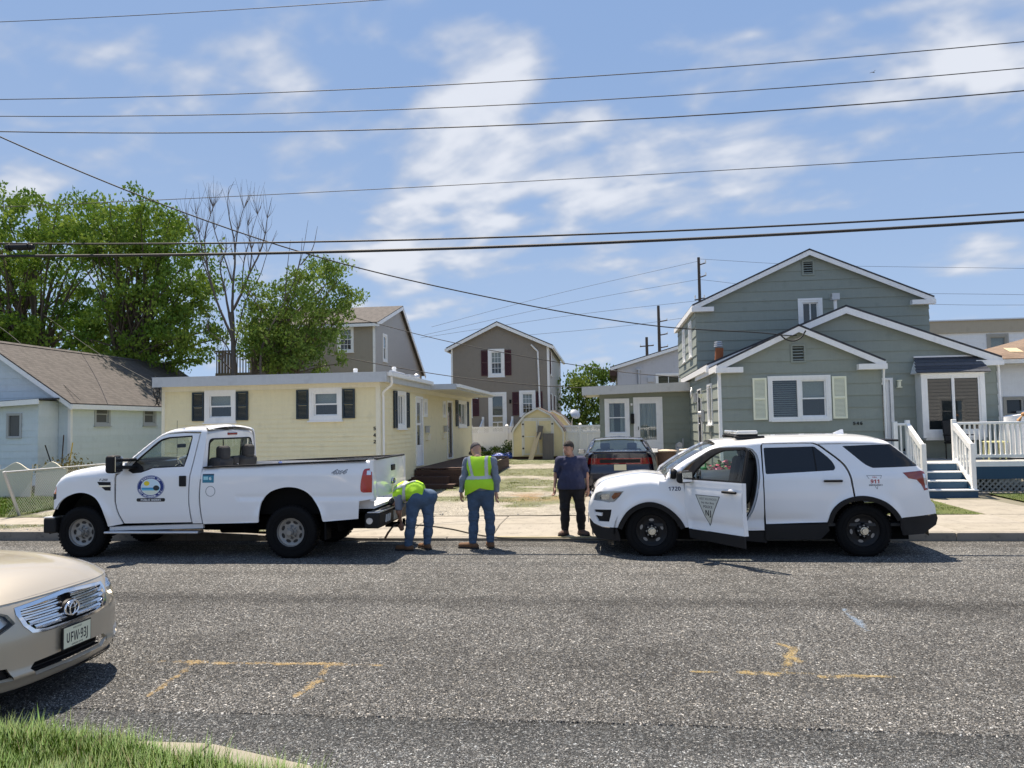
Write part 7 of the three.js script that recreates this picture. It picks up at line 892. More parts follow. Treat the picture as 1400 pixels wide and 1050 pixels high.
  const ex = mp(0, .66)[0]; obj('emblem', [tor(.072, .009, { ry: Math.PI / 2 }).scale(1, .72, 1.05).translate(ex - .012, .66, 0), tor(.034, .007, { ry: Math.PI / 2 }).scale(1, 1.3, .85).translate(ex - .016, .652, 0), tor(.052, .007, { ry: Math.PI / 2 }).scale(1, .42, .9).translate(ex - .016, .685, 0)], M.chrome, g); obj('emblem_backing', cyl(.082, .088, .02, 28, { rz: Math.PI / 2 }).scale(1, .74, 1).translate(ex + .012, .66, 0), M.blackPlastic, g);
  for (const s of [1, -1]) { const h = part('headlight', T); obj('lens', sheet(hl(s), [], back(-.002), { du: .05, dv: .05 }), M.headGlass, h); obj('reflector', sheet(hl(s), [], back(.06), { du: .05, dv: .05 }), M.reflector, h); obj('lamp_cell', [sph(.055, { x: mp(.64 * s, .69)[0] + .06, y: .685, z: .64 * s }), sph(.05, { x: mp(.78 * s, .69)[0] + .06, y: .69, z: .77 * s })], M.chrome, h); }
  // bonnet: the panel between the nose and the windscreen
  const wide = (x) => .845 + .02 * Math.sin(x * 2), hy = (x) => { for (let i = 0; i + 1 < hood.length; i++) if (x <= hood[i + 1][0]) return mix(hood[i][1], hood[i + 1][1], (x - hood[i][0]) / (hood[i + 1][0] - hood[i][0])); return hood[hood.length - 1][1]; };
  const lead = (z) => { const y = .80; return mp(z, y)[0] - .005; };
  { const pos = [], nr = [], nx = 24, nz = 28, P = (i, j) => { const z = (j / nz * 2 - 1) * .86, t = i / nx, x0 = lead(z), x = mix(x0, 1.5, t), e = 1 - Math.exp(-(x - x0) * 4.2), yc = .80 + .16 * e + .05 * (x - x0) * (1 - (z / .9) ** 2) * .8; const cr = .035 * Math.exp(-(((Math.abs(z) - .52 + .1 * t) / .07) ** 2)) * sstep(0, .3, t); return [x, yc + .035 * (1 - (z / .86) ** 2) * e + cr * .5 - .05 * Math.pow(Math.abs(z) / .86, 6) * e, z]; };
    const N = (i, j) => { const a = P(Math.min(nx, i + 1), j), b = P(Math.max(0, i - 1), j), c = P(i, Math.min(nz, j + 1)), d = P(i, Math.max(0, j - 1)), p = a.map((v, k) => v - b[k]), q = c.map((v, k) => v - d[k]), n = [p[1] * q[2] - p[2] * q[1], p[2] * q[0] - p[0] * q[2], p[0] * q[1] - p[1] * q[0]], l = Math.hypot(...n); return n.map((v) => -v / l); };
    for (let i = 0; i < nx; i++) for (let j = 0; j < nz; j++) for (const [a, b] of [[0, 0], [0, 1], [1, 1], [0, 0], [1, 1], [1, 0]]) { pos.push(...P(i + a, j + b)); nr.push(...N(i + a, j + b)); }
    obj('hood', raw(pos, null, nr), M.champagne, T); obj('wiper', [bar([1.52, .99, -.6], [1.62, 1.04, .1], .008), bar([1.52, .99, 0], [1.62, 1.04, .62], .008)], M.black, T); }
  { const pl = part('license_plate', T, { x: mp(0, .455)[0] - .022, y: .462, z: 0, ry: -Math.PI / 2 }); obj('plate_frame', rbox(.325, .172, .014, .01, 0, 0, 0), M.black, pl); const t = canvasTex(512, 256, (c) => { c.fillStyle = '#d9dcc4'; c.fillRect(0, 0, 512, 256); c.fillStyle = '#3f4a3c'; c.font = 'bold 30px sans-serif'; c.textAlign = 'center'; c.fillText('NEW JERSEY', 256, 40); c.fillStyle = '#23272a'; c.save(); c.translate(256, 196); c.scale(.72, 1.15); c.font = 'bold 150px sans-serif'; c.fillText('UFW\u00b793J', 0, 0); c.restore(); c.font = 'bold 30px sans-serif'; c.fillText('GARDEN STATE', 256, 244); }); obj('plate_face', raw([-.15, -.075, .009, .15, -.075, .009, .15, .075, .009, -.15, -.075, .009, .15, .075, .009, -.15, .075, .009], [0, 0, 1, 0, 1, 1, 0, 0, 1, 1, 0, 1]), std(0xffffff, .5, { map: t }), pl, true); }
  for (const s of [1, -1]) { const m = part('side_mirror', T, { x: 1.95, y: 1.02, z: s * .98 }); obj('housing', rbox(.12, .14, .2, .05), M.champagne, m); }
}
M.redDeep = phy([.20, .008, .010], .15, { clearcoat: 1 }); M.navyCar = phy([.005, .008, .025], .3, { clearcoat: 1, clearcoatRoughness: .03 });
{
  const p = onZ(848, 640, -19.2), D = thing('dark_sedan', 'dark navy sedan with a full width red tail lamp in the driveway', 'car', [p.x, elev(0, -21.5) + .012, -19.2 - 5.0], -Math.PI / 2);
  sedan(D, { hw: .95, L: 5.0, hood: [[.02, .55], [.10, .80], [.4, .9], [1.0, .97], [1.5, 1.0]], shield: [[1.5, 1.0], [2.0, 1.27], [2.35, 1.41]], roof: [[2.35, 1.41], [2.8, 1.45], [3.2, 1.44], [3.5, 1.40]], back: [[3.5, 1.40], [4.0, 1.22], [4.25, 1.12]], trunk: [[4.25, 1.12], [4.6, 1.11], [4.86, 1.12], [4.93, 1.10], [4.945, 1.06]], arches: [.95, 4.0], R: .34, body: M.navyCar, nose: .2, tail: .16, wheel: { slots: 5, slotAt: .14, slotR: .045, hubR: .06, rim: M.alu, cap: M.alu } });
  const mp = (z, y) => [5.0 - .10 * z * z - .12 * Math.pow(Math.abs(z) / .9, 5) - .05 * sstep(.55, .8, y), y, z], at = (d) => (z, y) => { const q = mp(z, y); q[0] += d; return q; };
  obj('rear_fascia', sheet([[-.86, .25], [.86, .25], [.9, .5], [.88, 1.0], [.82, 1.08], [-.82, 1.08], [-.88, 1.0], [-.9, .5]], [], at(-.02), { flip: true, du: .06, dv: .06 }), M.navyCar, D);
  const tl = part('tail_lamp', D), o = [[-.85, .80], [.85, .80], [.86, .94], [.78, .96], [-.78, .96], [-.86, .94]], i = [[-.5, .835], [.5, .835], [.5, .93], [-.5, .93]]; obj('lens', sheet(o, [i], at(-.004), { flip: true, du: .06, dv: .06 }), M.redDeep, tl); obj('panel', sheet(i, [], at(-.006), { flip: true }), M.black, tl);
  const pl = part('license_plate', D, { x: 4.995 - .04, y: .72, z: 0, ry: Math.PI / 2 }); obj('plate_frame', box(.32, .165, .01), M.black, pl); obj('plate_face', box(.3, .15, .004, 0, 0, .008), std([.66, .62, .42], .5), pl);
  D.scale.set(1, .95, 1); obj('spoiler', rbox(.1, .025, 1.5, .01, 4.93, 1.125, 0), M.navyCar, D); obj('lower_valance', sheet([[-.7, .25], [.7, .25], [.66, .42], [-.66, .42]], [], at(.002), { flip: true }), M.blackPlastic, D); for (const s of [1, -1]) { const m = part('side_mirror', D, { x: 2.0, y: 1.04, z: s * 1.03 }); obj('housing', rbox(.14, .14, .22, .05), M.navyCar, m); obj('mirror_glass', box(.008, .11, .17, .072, 0, 0), M.chrome, m); obj('exhaust_tip', cyl(.045, .045, .1, 14, { rz: Math.PI / 2, x: 4.97, y: .3, z: s * .6 }), M.chrome, D); }
}
// ---------------------------------------------------------------- people
function netSurface(f, lo, hi, c) {                   // surface nets of f = 0 on a grid of cell c
  const n = [0, 1, 2].map((k) => Math.ceil((hi[k] - lo[k]) / c) + 1), [nx, ny, nz] = n, F = new Float32Array(nx * ny * nz), id = new Int32Array(nx * ny * nz).fill(-1), at = (i, j, k) => (k * ny + j) * nx + i;
  for (let k = 0; k < nz; k++) for (let j = 0; j < ny; j++) for (let i = 0; i < nx; i++) F[at(i, j, k)] = f(lo[0] + i * c, lo[1] + j * c, lo[2] + k * c);
  const P = [];
  for (let k = 0; k < nz - 1; k++) for (let j = 0; j < ny - 1; j++) for (let i = 0; i < nx - 1; i++) {
    let m = 0; const v = []; for (let b = 0; b < 8; b++) { const d = F[at(i + (b & 1), j + (b >> 1 & 1), k + (b >> 2))]; v.push(d); if (d < 0) m |= 1 << b; } if (m === 0 || m === 255) continue;
    let x = 0, y = 0, z = 0, q = 0; for (let a = 0; a < 8; a++) for (const s of [1, 2, 4]) { if (a & s) continue; const b = a | s; if ((v[a] < 0) === (v[b] < 0)) continue; const t = v[a] / (v[a] - v[b]); x += (a & 1) + (s === 1 ? t : 0); y += (a >> 1 & 1) + (s === 2 ? t : 0); z += (a >> 2) + (s === 4 ? t : 0); q++; }
    id[at(i, j, k)] = P.length; P.push([lo[0] + (i + x / q) * c, lo[1] + (j + y / q) * c, lo[2] + (k + z / q) * c]);
  }
  const I = [], quad = (a, b, d, e, s) => { if (a < 0 || b < 0 || d < 0 || e < 0) return; if (s) I.push(a, b, d, a, d, e); else I.push(a, d, b, a, e, d); };
  for (let k = 1; k < nz - 1; k++) for (let j = 1; j < ny - 1; j++) for (let i = 1; i < nx - 1; i++) { const d = F[at(i, j, k)] < 0;
    if (d !== F[at(i + 1, j, k)] < 0) quad(id[at(i, j - 1, k - 1)], id[at(i, j, k - 1)], id[at(i, j, k)], id[at(i, j - 1, k)], d);
    if (d !== F[at(i, j + 1, k)] < 0) quad(id[at(i - 1, j, k - 1)], id[at(i - 1, j, k)], id[at(i, j, k)], id[at(i, j, k - 1)], d);
    if (d !== F[at(i, j, k + 1)] < 0) quad(id[at(i - 1, j - 1, k)], id[at(i, j - 1, k)], id[at(i, j, k)], id[at(i - 1, j, k)], d); }
  const pos = [], nr = [], e = c * .5; for (const t of I) { const p = P[t]; pos.push(...p); let a = f(p[0] + e, p[1], p[2]) - f(p[0] - e, p[1], p[2]), b = f(p[0], p[1] + e, p[2]) - f(p[0], p[1] - e, p[2]), g = f(p[0], p[1], p[2] + e) - f(p[0], p[1], p[2] - e); const l = Math.hypot(a, b, g) || 1; nr.push(a / l, b / l, g / l); }
  return raw(pos, null, nr);
}
const cap = (x, y, z, [a, b, ra, rb]) => { const dx = b[0] - a[0], dy = b[1] - a[1], dz = b[2] - a[2], l = dx * dx + dy * dy + dz * dz || 1e-9, t = clamp(((x - a[0]) * dx + (y - a[1]) * dy + (z - a[2]) * dz) / l, 0, 1); return Math.hypot(x - a[0] - dx * t, y - a[1] - dy * t, z - a[2] - dz * t) - mix(ra, rb, t); };
const smin = (a, b, k) => { const h = Math.max(k - Math.abs(a - b), 0) / k; return Math.min(a, b) - h * h * k / 4; };
const bonesF = (B, k = .05, infl = 0) => (x, y, z) => { let d = 9; for (const b of B) d = smin(d, cap(x, y, z, b), k); return d - infl; };
function boundsOf(B, pad) { const lo = [9, 9, 9], hi = [-9, -9, -9]; for (const b of B) for (const e of [0, 1]) for (let k = 0; k < 3; k++) { lo[k] = Math.min(lo[k], b[e][k] - b[2 + e] - pad); hi[k] = Math.max(hi[k], b[e][k] + b[2 + e] + pad); } return [lo, hi]; }
const add3 = (a, b) => a.map((v, i) => v + b[i]), sub3 = (a, b) => a.map((v, i) => v - b[i]), mul3 = (a, s) => a.map((v) => v * s), lerp3 = (a, b, t) => a.map((v, i) => mix(v, b[i], t)), nrm3 = (a) => mul3(a, 1 / Math.hypot(...a)), crs3 = (a, b) => [a[1] * b[2] - a[2] * b[1], a[2] * b[0] - a[0] * b[2], a[0] * b[1] - a[1] * b[0]];
function hand(wrist, dir, side, curl) {               // palm and five fingers; dir down the hand, side towards the thumb
  const d = nrm3(dir), s0 = nrm3(sub3(side, mul3(d, d[0] * side[0] + d[1] * side[1] + d[2] * side[2]))), n = crs3(d, s0), B = [], P = (a, b, c) => add3(wrist, add3(add3(mul3(d, a), mul3(s0, b)), mul3(n, c)));
  B.push([P(0, 0, 0), P(.03, 0, 0), .026, .026], [P(.03, .022, 0), P(.085, .026, 0), .018, .016], [P(.03, -.022, 0), P(.08, -.026, 0), .018, .015], [P(.03, 0, 0), P(.088, 0, 0), .02, .017]);
  [[.028, .042, .09], [.009, .047, .092], [-.010, .044, .09], [-.029, .034, .082]].forEach(([o, l, st]) => { const k = curl, a = P(st, o, 0), b = P(st + l * .75, o, k * l * .5), c = P(st + l * (1.3 - k * .5), o * .9, k * l * 1.35); B.push([a, b, .0095, .009], [b, c, .009, .0075]); });
  B.push([P(.02, .03, 0), P(.05, .052, .012), .014, .012], [P(.05, .052, .012), P(.085, .052, .03), .012, .009]);
  return B;
}
function person({ name = 'person', label, at, turn = 0, J, hairMat, capMat, wear, skin, curl = .5 }) {
  const o = thing(name, label, 'person', at, turn), { head, neck, chest, waist, hipL, hipR, kneeL, kneeR, ankL, ankR, toeL, toeR, shL, shR, elL, elR, wrL, wrR, hdL, hdR, face, up } = J;
  const arm = (s, e, w) => [[s, e, .056, .044], [e, w, .043, .028]], leg = (h, k, a) => [[h, k, .088, .062], [lerp3(h, k, .1), lerp3(h, k, .5), .092, .08], [k, lerp3(k, a, .45), .058, .056], [lerp3(k, a, .45), a, .056, .04]], foot = (a, t) => [[a, add3(a, [0, -.04, 0]), .042, .04], [add3(a, [0, -.05, 0]), t, .04, .033]];
  const mid = lerp3(hipL, hipR, .5), shm = lerp3(shL, shR, .5), out = (p, c, s) => add3(c, mul3(sub3(p, c), s));
  const torso = [[out(shL, shm, .82), out(shR, shm, .82), .075, .075], [out(shL, shm, .45).map((v, i) => mix(v, chest[i], .55)), out(shR, shm, .45).map((v, i) => mix(v, chest[i], .55)), .125, .125], [add3(waist, mul3(sub3(shL, shR), .16)), add3(waist, mul3(sub3(shR, shL), .16)), .125, .125], [lerp3(hipL, mid, .2), lerp3(hipR, mid, .2), .115, .115], [chest, waist, .13, .13], [waist, mid, .13, .12], [shm, neck, .08, .058]];
  const B = [...torso, ...arm(shL, elL, wrL), ...arm(shR, elR, wrR), ...leg(hipL, kneeL, ankL), ...leg(hipR, kneeR, ankR), ...foot(ankL, toeL), ...foot(ankR, toeR), [neck, lerp3(neck, head, .6), .056, .055]];
  const fB = bonesF(B, .04, -.006), [lo, hi] = boundsOf(B, .03);
  // head with brow, nose, jaw and ears, turned towards face / up
  const fz = nrm3(face), ux = nrm3(crs3(up, fz)), uy = crs3(fz, ux), H = (a, b, c) => add3(head, add3(add3(mul3(ux, a), mul3(uy, b)), mul3(fz, c)));
  const toH = (x, y, z) => { const q = [x - head[0], y - head[1], z - head[2]]; return [q[0] * ux[0] + q[1] * ux[1] + q[2] * ux[2], q[0] * uy[0] + q[1] * uy[1] + q[2] * uy[2], q[0] * fz[0] + q[1] * fz[1] + q[2] * fz[2]]; }, ell = (q, c, r) => { const k = Math.hypot((q[0] - c[0]) / r[0], (q[1] - c[1]) / r[1], (q[2] - c[2]) / r[2]); return (k - 1) * Math.min(...r); };
  const fH = (x, y, z) => { const q = toH(x, y, z), qa = [Math.abs(q[0]), q[1], q[2]]; let d = ell(q, [0, .025, -.012], [.076, .10, .096]); d = smin(d, ell(q, [0, -.05, .022], [.058, .065, .066]), .04); d = smin(d, ell(q, [0, -.092, .05], [.034, .026, .032]), .03); d = smin(d, cap(q[0], q[1], q[2], [[0, .012, .085], [0, -.03, .104], .009, .014]), .02); d = smin(d, cap(...qa, [[.012, .028, .086], [.045, .026, .072], .009, .01]), .015); d = Math.max(d, -ell(qa, [.032, .006, .094], [.018, .011, .014])); d = smin(d, ell(qa, [.032, .006, .078], [.014, .012, .012]), .004); d = smin(d, ell(qa, [.022, -.06, .078], [.02, .006, .012]), .01); d = smin(d, ell(qa, [.079, -.005, -.01], [.012, .032, .02]), .012); return smin(d, cap(x, y, z, [lerp3(neck, head, .1), lerp3(neck, head, .62), .056, .053]), .03); };
  const geos = [netSurface(fB, lo, hi, .014), netSurface(fH, add3(head, [-.16, -.19, -.16]), add3(head, [.16, .16, .16]), .0065)];
  for (const [w, hd, s] of [[wrL, hdL, -1], [wrR, hdR, 1]]) { const hb = hand(w, hd, J.thumb?.[s < 0 ? 0 : 1] ?? [0, 0, 1], curl), [a, b] = boundsOf(hb, .01); geos.push(netSurface(bonesF(hb, .012), a, b, .0055)); }
  obj('body', geos, skin, o);
  const wr = (a, s, k) => (x, y, z) => a * (noise3(x * s + 40, y * s * .7 + 40, z * s + 40) - .5) + k * (noise3(x * s * 2.7 + 9, y * s * 2 + 9, z * s * 2.7 + 9) - .5);
  const cloth = (nm, bones, infl, cut, mat, nz, cell = .012, parent = o, k = .05) => { const g = bonesF(bones, k, infl), [a, b] = boundsOf(bones, infl + .03), F = (x, y, z) => Math.max(g(x, y, z) - (nz ? nz(x, y, z) : 0), cut ? cut(x, y, z) : -1); return obj(nm, netSurface(F, a, b, cell), mat, parent); };
  const folds = (a, b) => (x, y, z) => a * (noise3(x * 9 + 40, y * 6 + 40, z * 9 + 40) - .5) + b * (noise3(x * 14 + 9, y * 38 + 9, z * 14 + 9) - .5) * (y < .25 || Math.abs(y - .5) < .12 ? 1.6 : .7);
  wear({ o, folds, cloth, B, torso, arm, leg, foot, J, wr, H, toH, ell, mid, shm, head });
  if (hairMat) obj('hair', netSurface((x, y, z) => { const q = toH(x, y, z); return Math.max(ell(q, [0, .028, -.014], [.086, .111, .107]) + .004 * (noise3(q[0] * 90 + 50, q[1] * 90 + 50, q[2] * 90 + 50) - .5), -(q[1] - .04 + Math.max(0, -q[2] + .03) * 1.0)); }, add3(head, [-.16, -.16, -.16]), add3(head, [.16, .17, .16]), .0065), hairMat, o);
  if (capMat) { const c = part('cap', o); obj('crown', netSurface((x, y, z) => { const q = toH(x, y, z); return Math.max(ell(q, [0, .03, -.012], [.086, .112, .106]), -(q[1] - .035)); }, add3(head, [-.17, -.17, -.17]), add3(head, [.17, .17, .17]), .0065), capMat, c); obj('brim', netSurface((x, y, z) => { const q = toH(x, y, z); return Math.max(ell(q, [0, .036, .09], [.08, .012, .085]), -(q[2] - .06)); }, add3(head, [-.22, -.22, -.22]), add3(head, [.22, .22, .22]), .0065), capMat, c); }
  return o;
}
const denimTex = tex(256, 256, (x, y) => { const t = ((x + y) % 4) / 4, n = fbm(x / 40, y / 40, 4, 6); return .6 + .14 * t + .36 * (n - .35); }, { repeat: [3, 3] });
M.denim = std([.085, .145, .245], .9, { map: denimTex }); M.denim2 = std([.075, .125, .205], .9, { map: denimTex }); M.vest = std([.42, .74, .02], .75); M.stripe = std([.50, .51, .50], .45); M.shirtGrey = std([.17, .20, .26], .9); M.boot = std([.13, .065, .03], .8); M.navyShirt = std([.026, .030, .068], .9); M.blackPants = std([.010, .010, .013], .9); M.shoe = std([.10, .06, .045], .75); M.sole = std([.02, .018, .016], .8); M.belt = std([.03, .025, .022], .6);
function stripes(vest, test, parent, mat) { const p = vest.geometry.attributes.position, n = vest.geometry.attributes.normal, pos = [], nr = []; for (let i = 0; i < p.count; i += 3) { let c = [0, 0, 0]; for (let k = 0; k < 3; k++) c = add3(c, [p.getX(i + k) / 3, p.getY(i + k) / 3, p.getZ(i + k) / 3]); if (!test(...c)) continue; for (let k = 0; k < 3; k++) { const N = [n.getX(i + k), n.getY(i + k), n.getZ(i + k)]; pos.push(p.getX(i + k) + N[0] * .004, p.getY(i + k) + N[1] * .004, p.getZ(i + k) + N[2] * .004); nr.push(...N); } } if (pos.length) obj('reflective_stripe', raw(pos, null, nr), mat, parent); }
function footwear(c, mat, high) { for (const [a, t] of [[c.J.ankL, c.J.toeL], [c.J.ankR, c.J.toeR]]) { const b = part('boot', c.o), B = [[add3(a, [0, high, 0]), add3(a, [0, -.03, 0]), .055, .055], [add3(a, [0, -.045, 0]), t, .052, .045], [add3(a, [0, -.05, 0]), add3(a, mul3(sub3(a, t), .3).map((v, i) => i === 1 ? -.055 : v)), .048, .042]], gnd = c.J.ground; const [lo, hi] = boundsOf(B, .02); obj('upper', netSurface((x, y, z) => Math.max(bonesF(B, .03)(x, y, z), gnd + .018 - y, y - a[1] - high - .01), lo, hi, .009), mat, b); obj('sole', netSurface((x, y, z) => Math.max(bonesF(B, .03, .006)(x, gnd + .045, z), gnd + .002 - y, y - gnd - .026), [lo[0], gnd - .03, lo[2]], [hi[0], gnd + .06, hi[2]], .009), M.sole, b); } }
// bending worker
person({ label: 'worker in a lime safety vest and jeans bending down behind the pickup', at: [-3.02, -.0, -12.3], skin: M.skinDark, curl: .9, capMat: std([.02, .02, .03], .8),
  J: { ground: 0, head: [-.45, .76, -.14], neck: [-.39, .88, -.12], chest: [-.26, 1.0, -.10], waist: [-.06, 1.0, -.02], hipL: [-.06, .88, .09], hipR: [.14, .88, -.03], kneeL: [-.11, .49, .12], kneeR: [.155, .49, -.01], ankL: [-.17, .10, .10], ankR: [.12, .10, -.05], toeL: [-.36, .042, .05], toeR: [-.03, .042, -.20], shL: [-.33, .95, .09], shR: [-.32, .98, -.30], elL: [-.32, .66, .12], elR: [-.40, .70, -.30], wrL: [-.30, .46, .04], wrR: [-.38, .50, -.16], hdL: [.02, -1, -.1], hdR: [.1, -1, .1], face: [-.6, -.8, -.1], up: [-.8, .6, 0], thumb: [[-1, 0, 0], [-1, 0, 0]] },
  wear(c) {
    const { J } = c; c.cloth('trousers', [...c.leg(J.hipL, J.kneeL, add3(J.ankL, [0, -.03, 0])), ...c.leg(J.hipR, J.kneeR, add3(J.ankR, [0, -.03, 0])), [J.hipL, J.hipR, .12, .12], [c.mid, add3(c.mid, [-.06, .10, -.01]), .13, .125], [add3(J.hipL, [.05, .04, .02]), add3(J.hipR, [.05, .04, .0]), .10, .10]], .020, (x, y, z) => Math.max(y - 1.04 - (x + .0) * .1, -x - .04 - (1.0 - y) * .75, .05 - y), M.denim, c.folds(.012, .009));
    const sh = c.cloth('shirt', [...c.torso.slice(0, 3), c.torso[4], ...c.arm(J.shL, J.elL, J.wrL).slice(0, 1), ...c.arm(J.shR, J.elR, J.wrR).slice(0, 1)], .020, (x, y, z) => Math.max(.70 - y - (x > -.2 ? .25 : 0), x + .02), M.shirtGrey, c.wr(.02, 12, .008));
    const v = c.cloth('vest', [...c.torso.slice(0, 3), c.torso[4], [J.waist, add3(c.mid, [-.02, .08, 0]), .13, .13]], .042, (x, y, z) => Math.max(x - .075 - (z > .05 ? .03 : 0), .80 - y - (x + .3) * .05), M.vest, c.wr(.018, 10, .006)); stripes(v, (x, y, z) => Math.abs(x + .23) < .028 || (Math.abs(z - .02 + .2 * (x + .1)) < .028 && x < -.05 && y > 1.0) , v, M.stripe);
    c.cloth('undershirt', [[add3(c.mid, [-.08, .09, 0]), add3(c.mid, [-.02, .08, 0]), .125, .125]], .02, (x, y, z) => Math.max(x - .055, .03 - x - (y - 1.0) * .1, .98 - y), M.curtain, null);
    c.cloth('belt', [[J.hipL, J.hipR, .12, .12], [c.mid, add3(c.mid, [-.06, .10, -.01]), .13, .125]], .026, (x, y, z) => Math.max(Math.abs(x - .02 + (y - 1.0) * .35 - .02) - .02, .94 - y), M.belt, null); footwear(c, M.boot, .03);
  } });
scene.children[scene.children.length - 1].scale.set(.96, .93, .96);
// standing worker
person({ label: 'worker in a lime safety vest standing with lowered head at the kerb', at: [-2.04, -.0, -12.44], skin: M.skin, curl: .6, capMat: std([.02, .02, .03], .8),
  J: { ground: 0, head: [-.07, 1.575, -.10], neck: [-.03, 1.475, -.02], chest: [.0, 1.26, .0], waist: [.0, 1.03, .03], hipL: [-.085, .92, 0], hipR: [.105, .92, 0], kneeL: [-.10, .50, .02], kneeR: [.145, .50, -.03], ankL: [-.125, .10, .03], ankR: [.155, .10, -.05], toeL: [-.33, .042, -.03], toeR: [.09, .042, -.24], shL: [-.205, 1.40, 0], shR: [.215, 1.40, 0], elL: [-.265, 1.12, .01], elR: [.275, 1.12, .0], wrL: [-.315, .885, -.03], wrR: [.265, .87, -.02], hdL: [-.05, -1, -.1], hdR: [0, -1, -.1], face: [-.55, -.62, -.6], up: [-.35, .8, -.4], thumb: [[0, 0, -1], [0, 0, -1]] },
  wear(c) {
    const { J } = c; c.cloth('trousers', [...c.leg(J.hipL, J.kneeL, add3(J.ankL, [0, -.03, 0])), ...c.leg(J.hipR, J.kneeR, add3(J.ankR, [0, -.03, 0])), [J.hipL, J.hipR, .115, .115], [c.mid, add3(c.mid, [0, .12, 0]), .13, .13]], .018, (x, y, z) => Math.max(y - 1.06, .045 - y), M.denim2, c.folds(.014, .010));
    c.cloth('shirt', [...c.torso.slice(0, 3), c.torso[4], c.torso[6], ...c.arm(J.shL, J.elL, J.wrL), ...c.arm(J.shR, J.elR, J.wrR)], .013, (x, y, z) => Math.max(.90 - y, y - 1.475), M.shirtGrey, c.wr(.016, 13, .014));
    const v = c.cloth('vest', [...c.torso.slice(0, 3), c.torso[4], [add3(J.waist, [-.06, 0, 0]), add3(c.mid, [-.09, -.06, 0]), .125, .125], [add3(J.waist, [.06, 0, 0]), add3(c.mid, [.07, .0, 0]), .125, .12]], .040, (x, y, z) => Math.max(Math.abs(x - .005) - .225 + Math.max(0, y - 1.15) * .12 + Math.max(0, 1.15 - y) * -.12, y - 1.485, .985 - (x < .03 ? .52 * (.03 - x) : .25 * (x - .03)) - y), M.vest, c.wr(.02, 8, .008)); stripes(v, (x, y, z) => (Math.abs(y - 1.15 - .02 * x) < .026) || (y > 1.15 && Math.abs(Math.abs(x - .005) - .125 + (1.46 - y) * .0 + (x < 0 ? (1.3 - y) * .25 : 0)) < .024), v, M.stripe); footwear(c, M.boot, .03);
  } });
// man on the sidewalk
person({ label: 'man in a navy shirt and black trousers standing on the sidewalk', at: [-.60, .05, -13.62], skin: M.skinDark, curl: .8, hairMat: std([.018, .014, .012], .8),
  J: { ground: 0, head: [-.045, 1.51, .02], neck: [-.01, 1.38, 0], chest: [.0, 1.16, .01], waist: [.0, .95, .02], hipL: [-.10, .86, 0], hipR: [.10, .86, 0], kneeL: [-.125, .47, .03], kneeR: [.14, .47, .02], ankL: [-.13, .09, 0], ankR: [.155, .09, -.02], toeL: [-.20, .036, .19], toeR: [.26, .036, .15], shL: [-.195, 1.30, 0], shR: [.20, 1.29, 0], elL: [-.27, 1.04, -.02], elR: [.265, 1.03, -.02], wrL: [-.30, .82, .05], wrR: [.285, .80, .05], hdL: [0, -1, .15], hdR: [0, -1, .15], face: [-.62, -.05, .78], up: [0, 1, 0], thumb: [[.5, 0, 1], [-.5, 0, 1]] },
  wear(c) {
    const { J } = c; c.cloth('trousers', [...c.leg(J.hipL, J.kneeL, add3(J.ankL, [0, -.03, 0])), ...c.leg(J.hipR, J.kneeR, add3(J.ankR, [0, -.03, 0])), [J.hipL, J.hipR, .115, .115], [c.mid, add3(c.mid, [0, .1, 0]), .13, .13]], .020, (x, y, z) => Math.max(y - 1.0, .045 - y), M.blackPants, c.folds(.014, .008));
    c.cloth('shirt', [...c.torso.slice(0, 5), [J.waist, add3(c.mid, [0, -.01, .02]), .145, .14], [add3(J.waist, [-.06, .05, 0]), add3(c.mid, [-.095, -.02, .01]), .13, .14], [add3(J.waist, [.06, .05, 0]), add3(c.mid, [.095, -.02, .01]), .13, .14], c.arm(J.shL, J.elL, J.wrL)[0], c.arm(J.shR, J.elR, J.wrR)[0]], .018, (x, y, z) => Math.max(.80 - y, y - 1.375 + Math.max(0, z) * .3, Math.abs(x) > .262 ? 1.09 - y : -1), M.navyShirt, c.wr(.022, 9, .016)); footwear(c, M.shoe, .01);
  } });
{ // tool, hose and tape
  const t = thing('broom_tool', 'dark hand tool held by the bending worker', 'tool', [-3.06, 0, -12.3]); obj('shaft', tube([[-.30, .42, .04], [-.36, .40, .06], [-.42, .33, .08], [-.46, .27, .09]], .016, 14, 8), M.belt, t); obj('head', plank([-.45, .29, .09], [-.50, .20, .10], .08, .035), M.boot, t);
  tag(obj('hose', tube([[-3.36, .40, -12.28], [-3.0, .36, -12.5], [-2.6, .26, -12.8], [-2.2, .13, -13.05], [-1.75, .05, -13.22], [-1.2, .035, -13.24], [-.4, .035, -13.2], [.3, .03, -13.1], [.9, .012, -12.9]], .013, 70, 7), std([.10, .085, .06], .7)), 'thin dark hose from the bending worker along the gutter', 'hose');
  tag(obj('tape_strip', tube([[-1.9, .052, -13.34], [-1.2, .05, -13.30], [-.5, .05, -13.33], [.4, .05, -13.31]], .011, 40, 5).scale(1, 1, 1), std([.48, .40, .20], .6)), 'pale yellow strap lying along the kerb edge', 'strap');
}
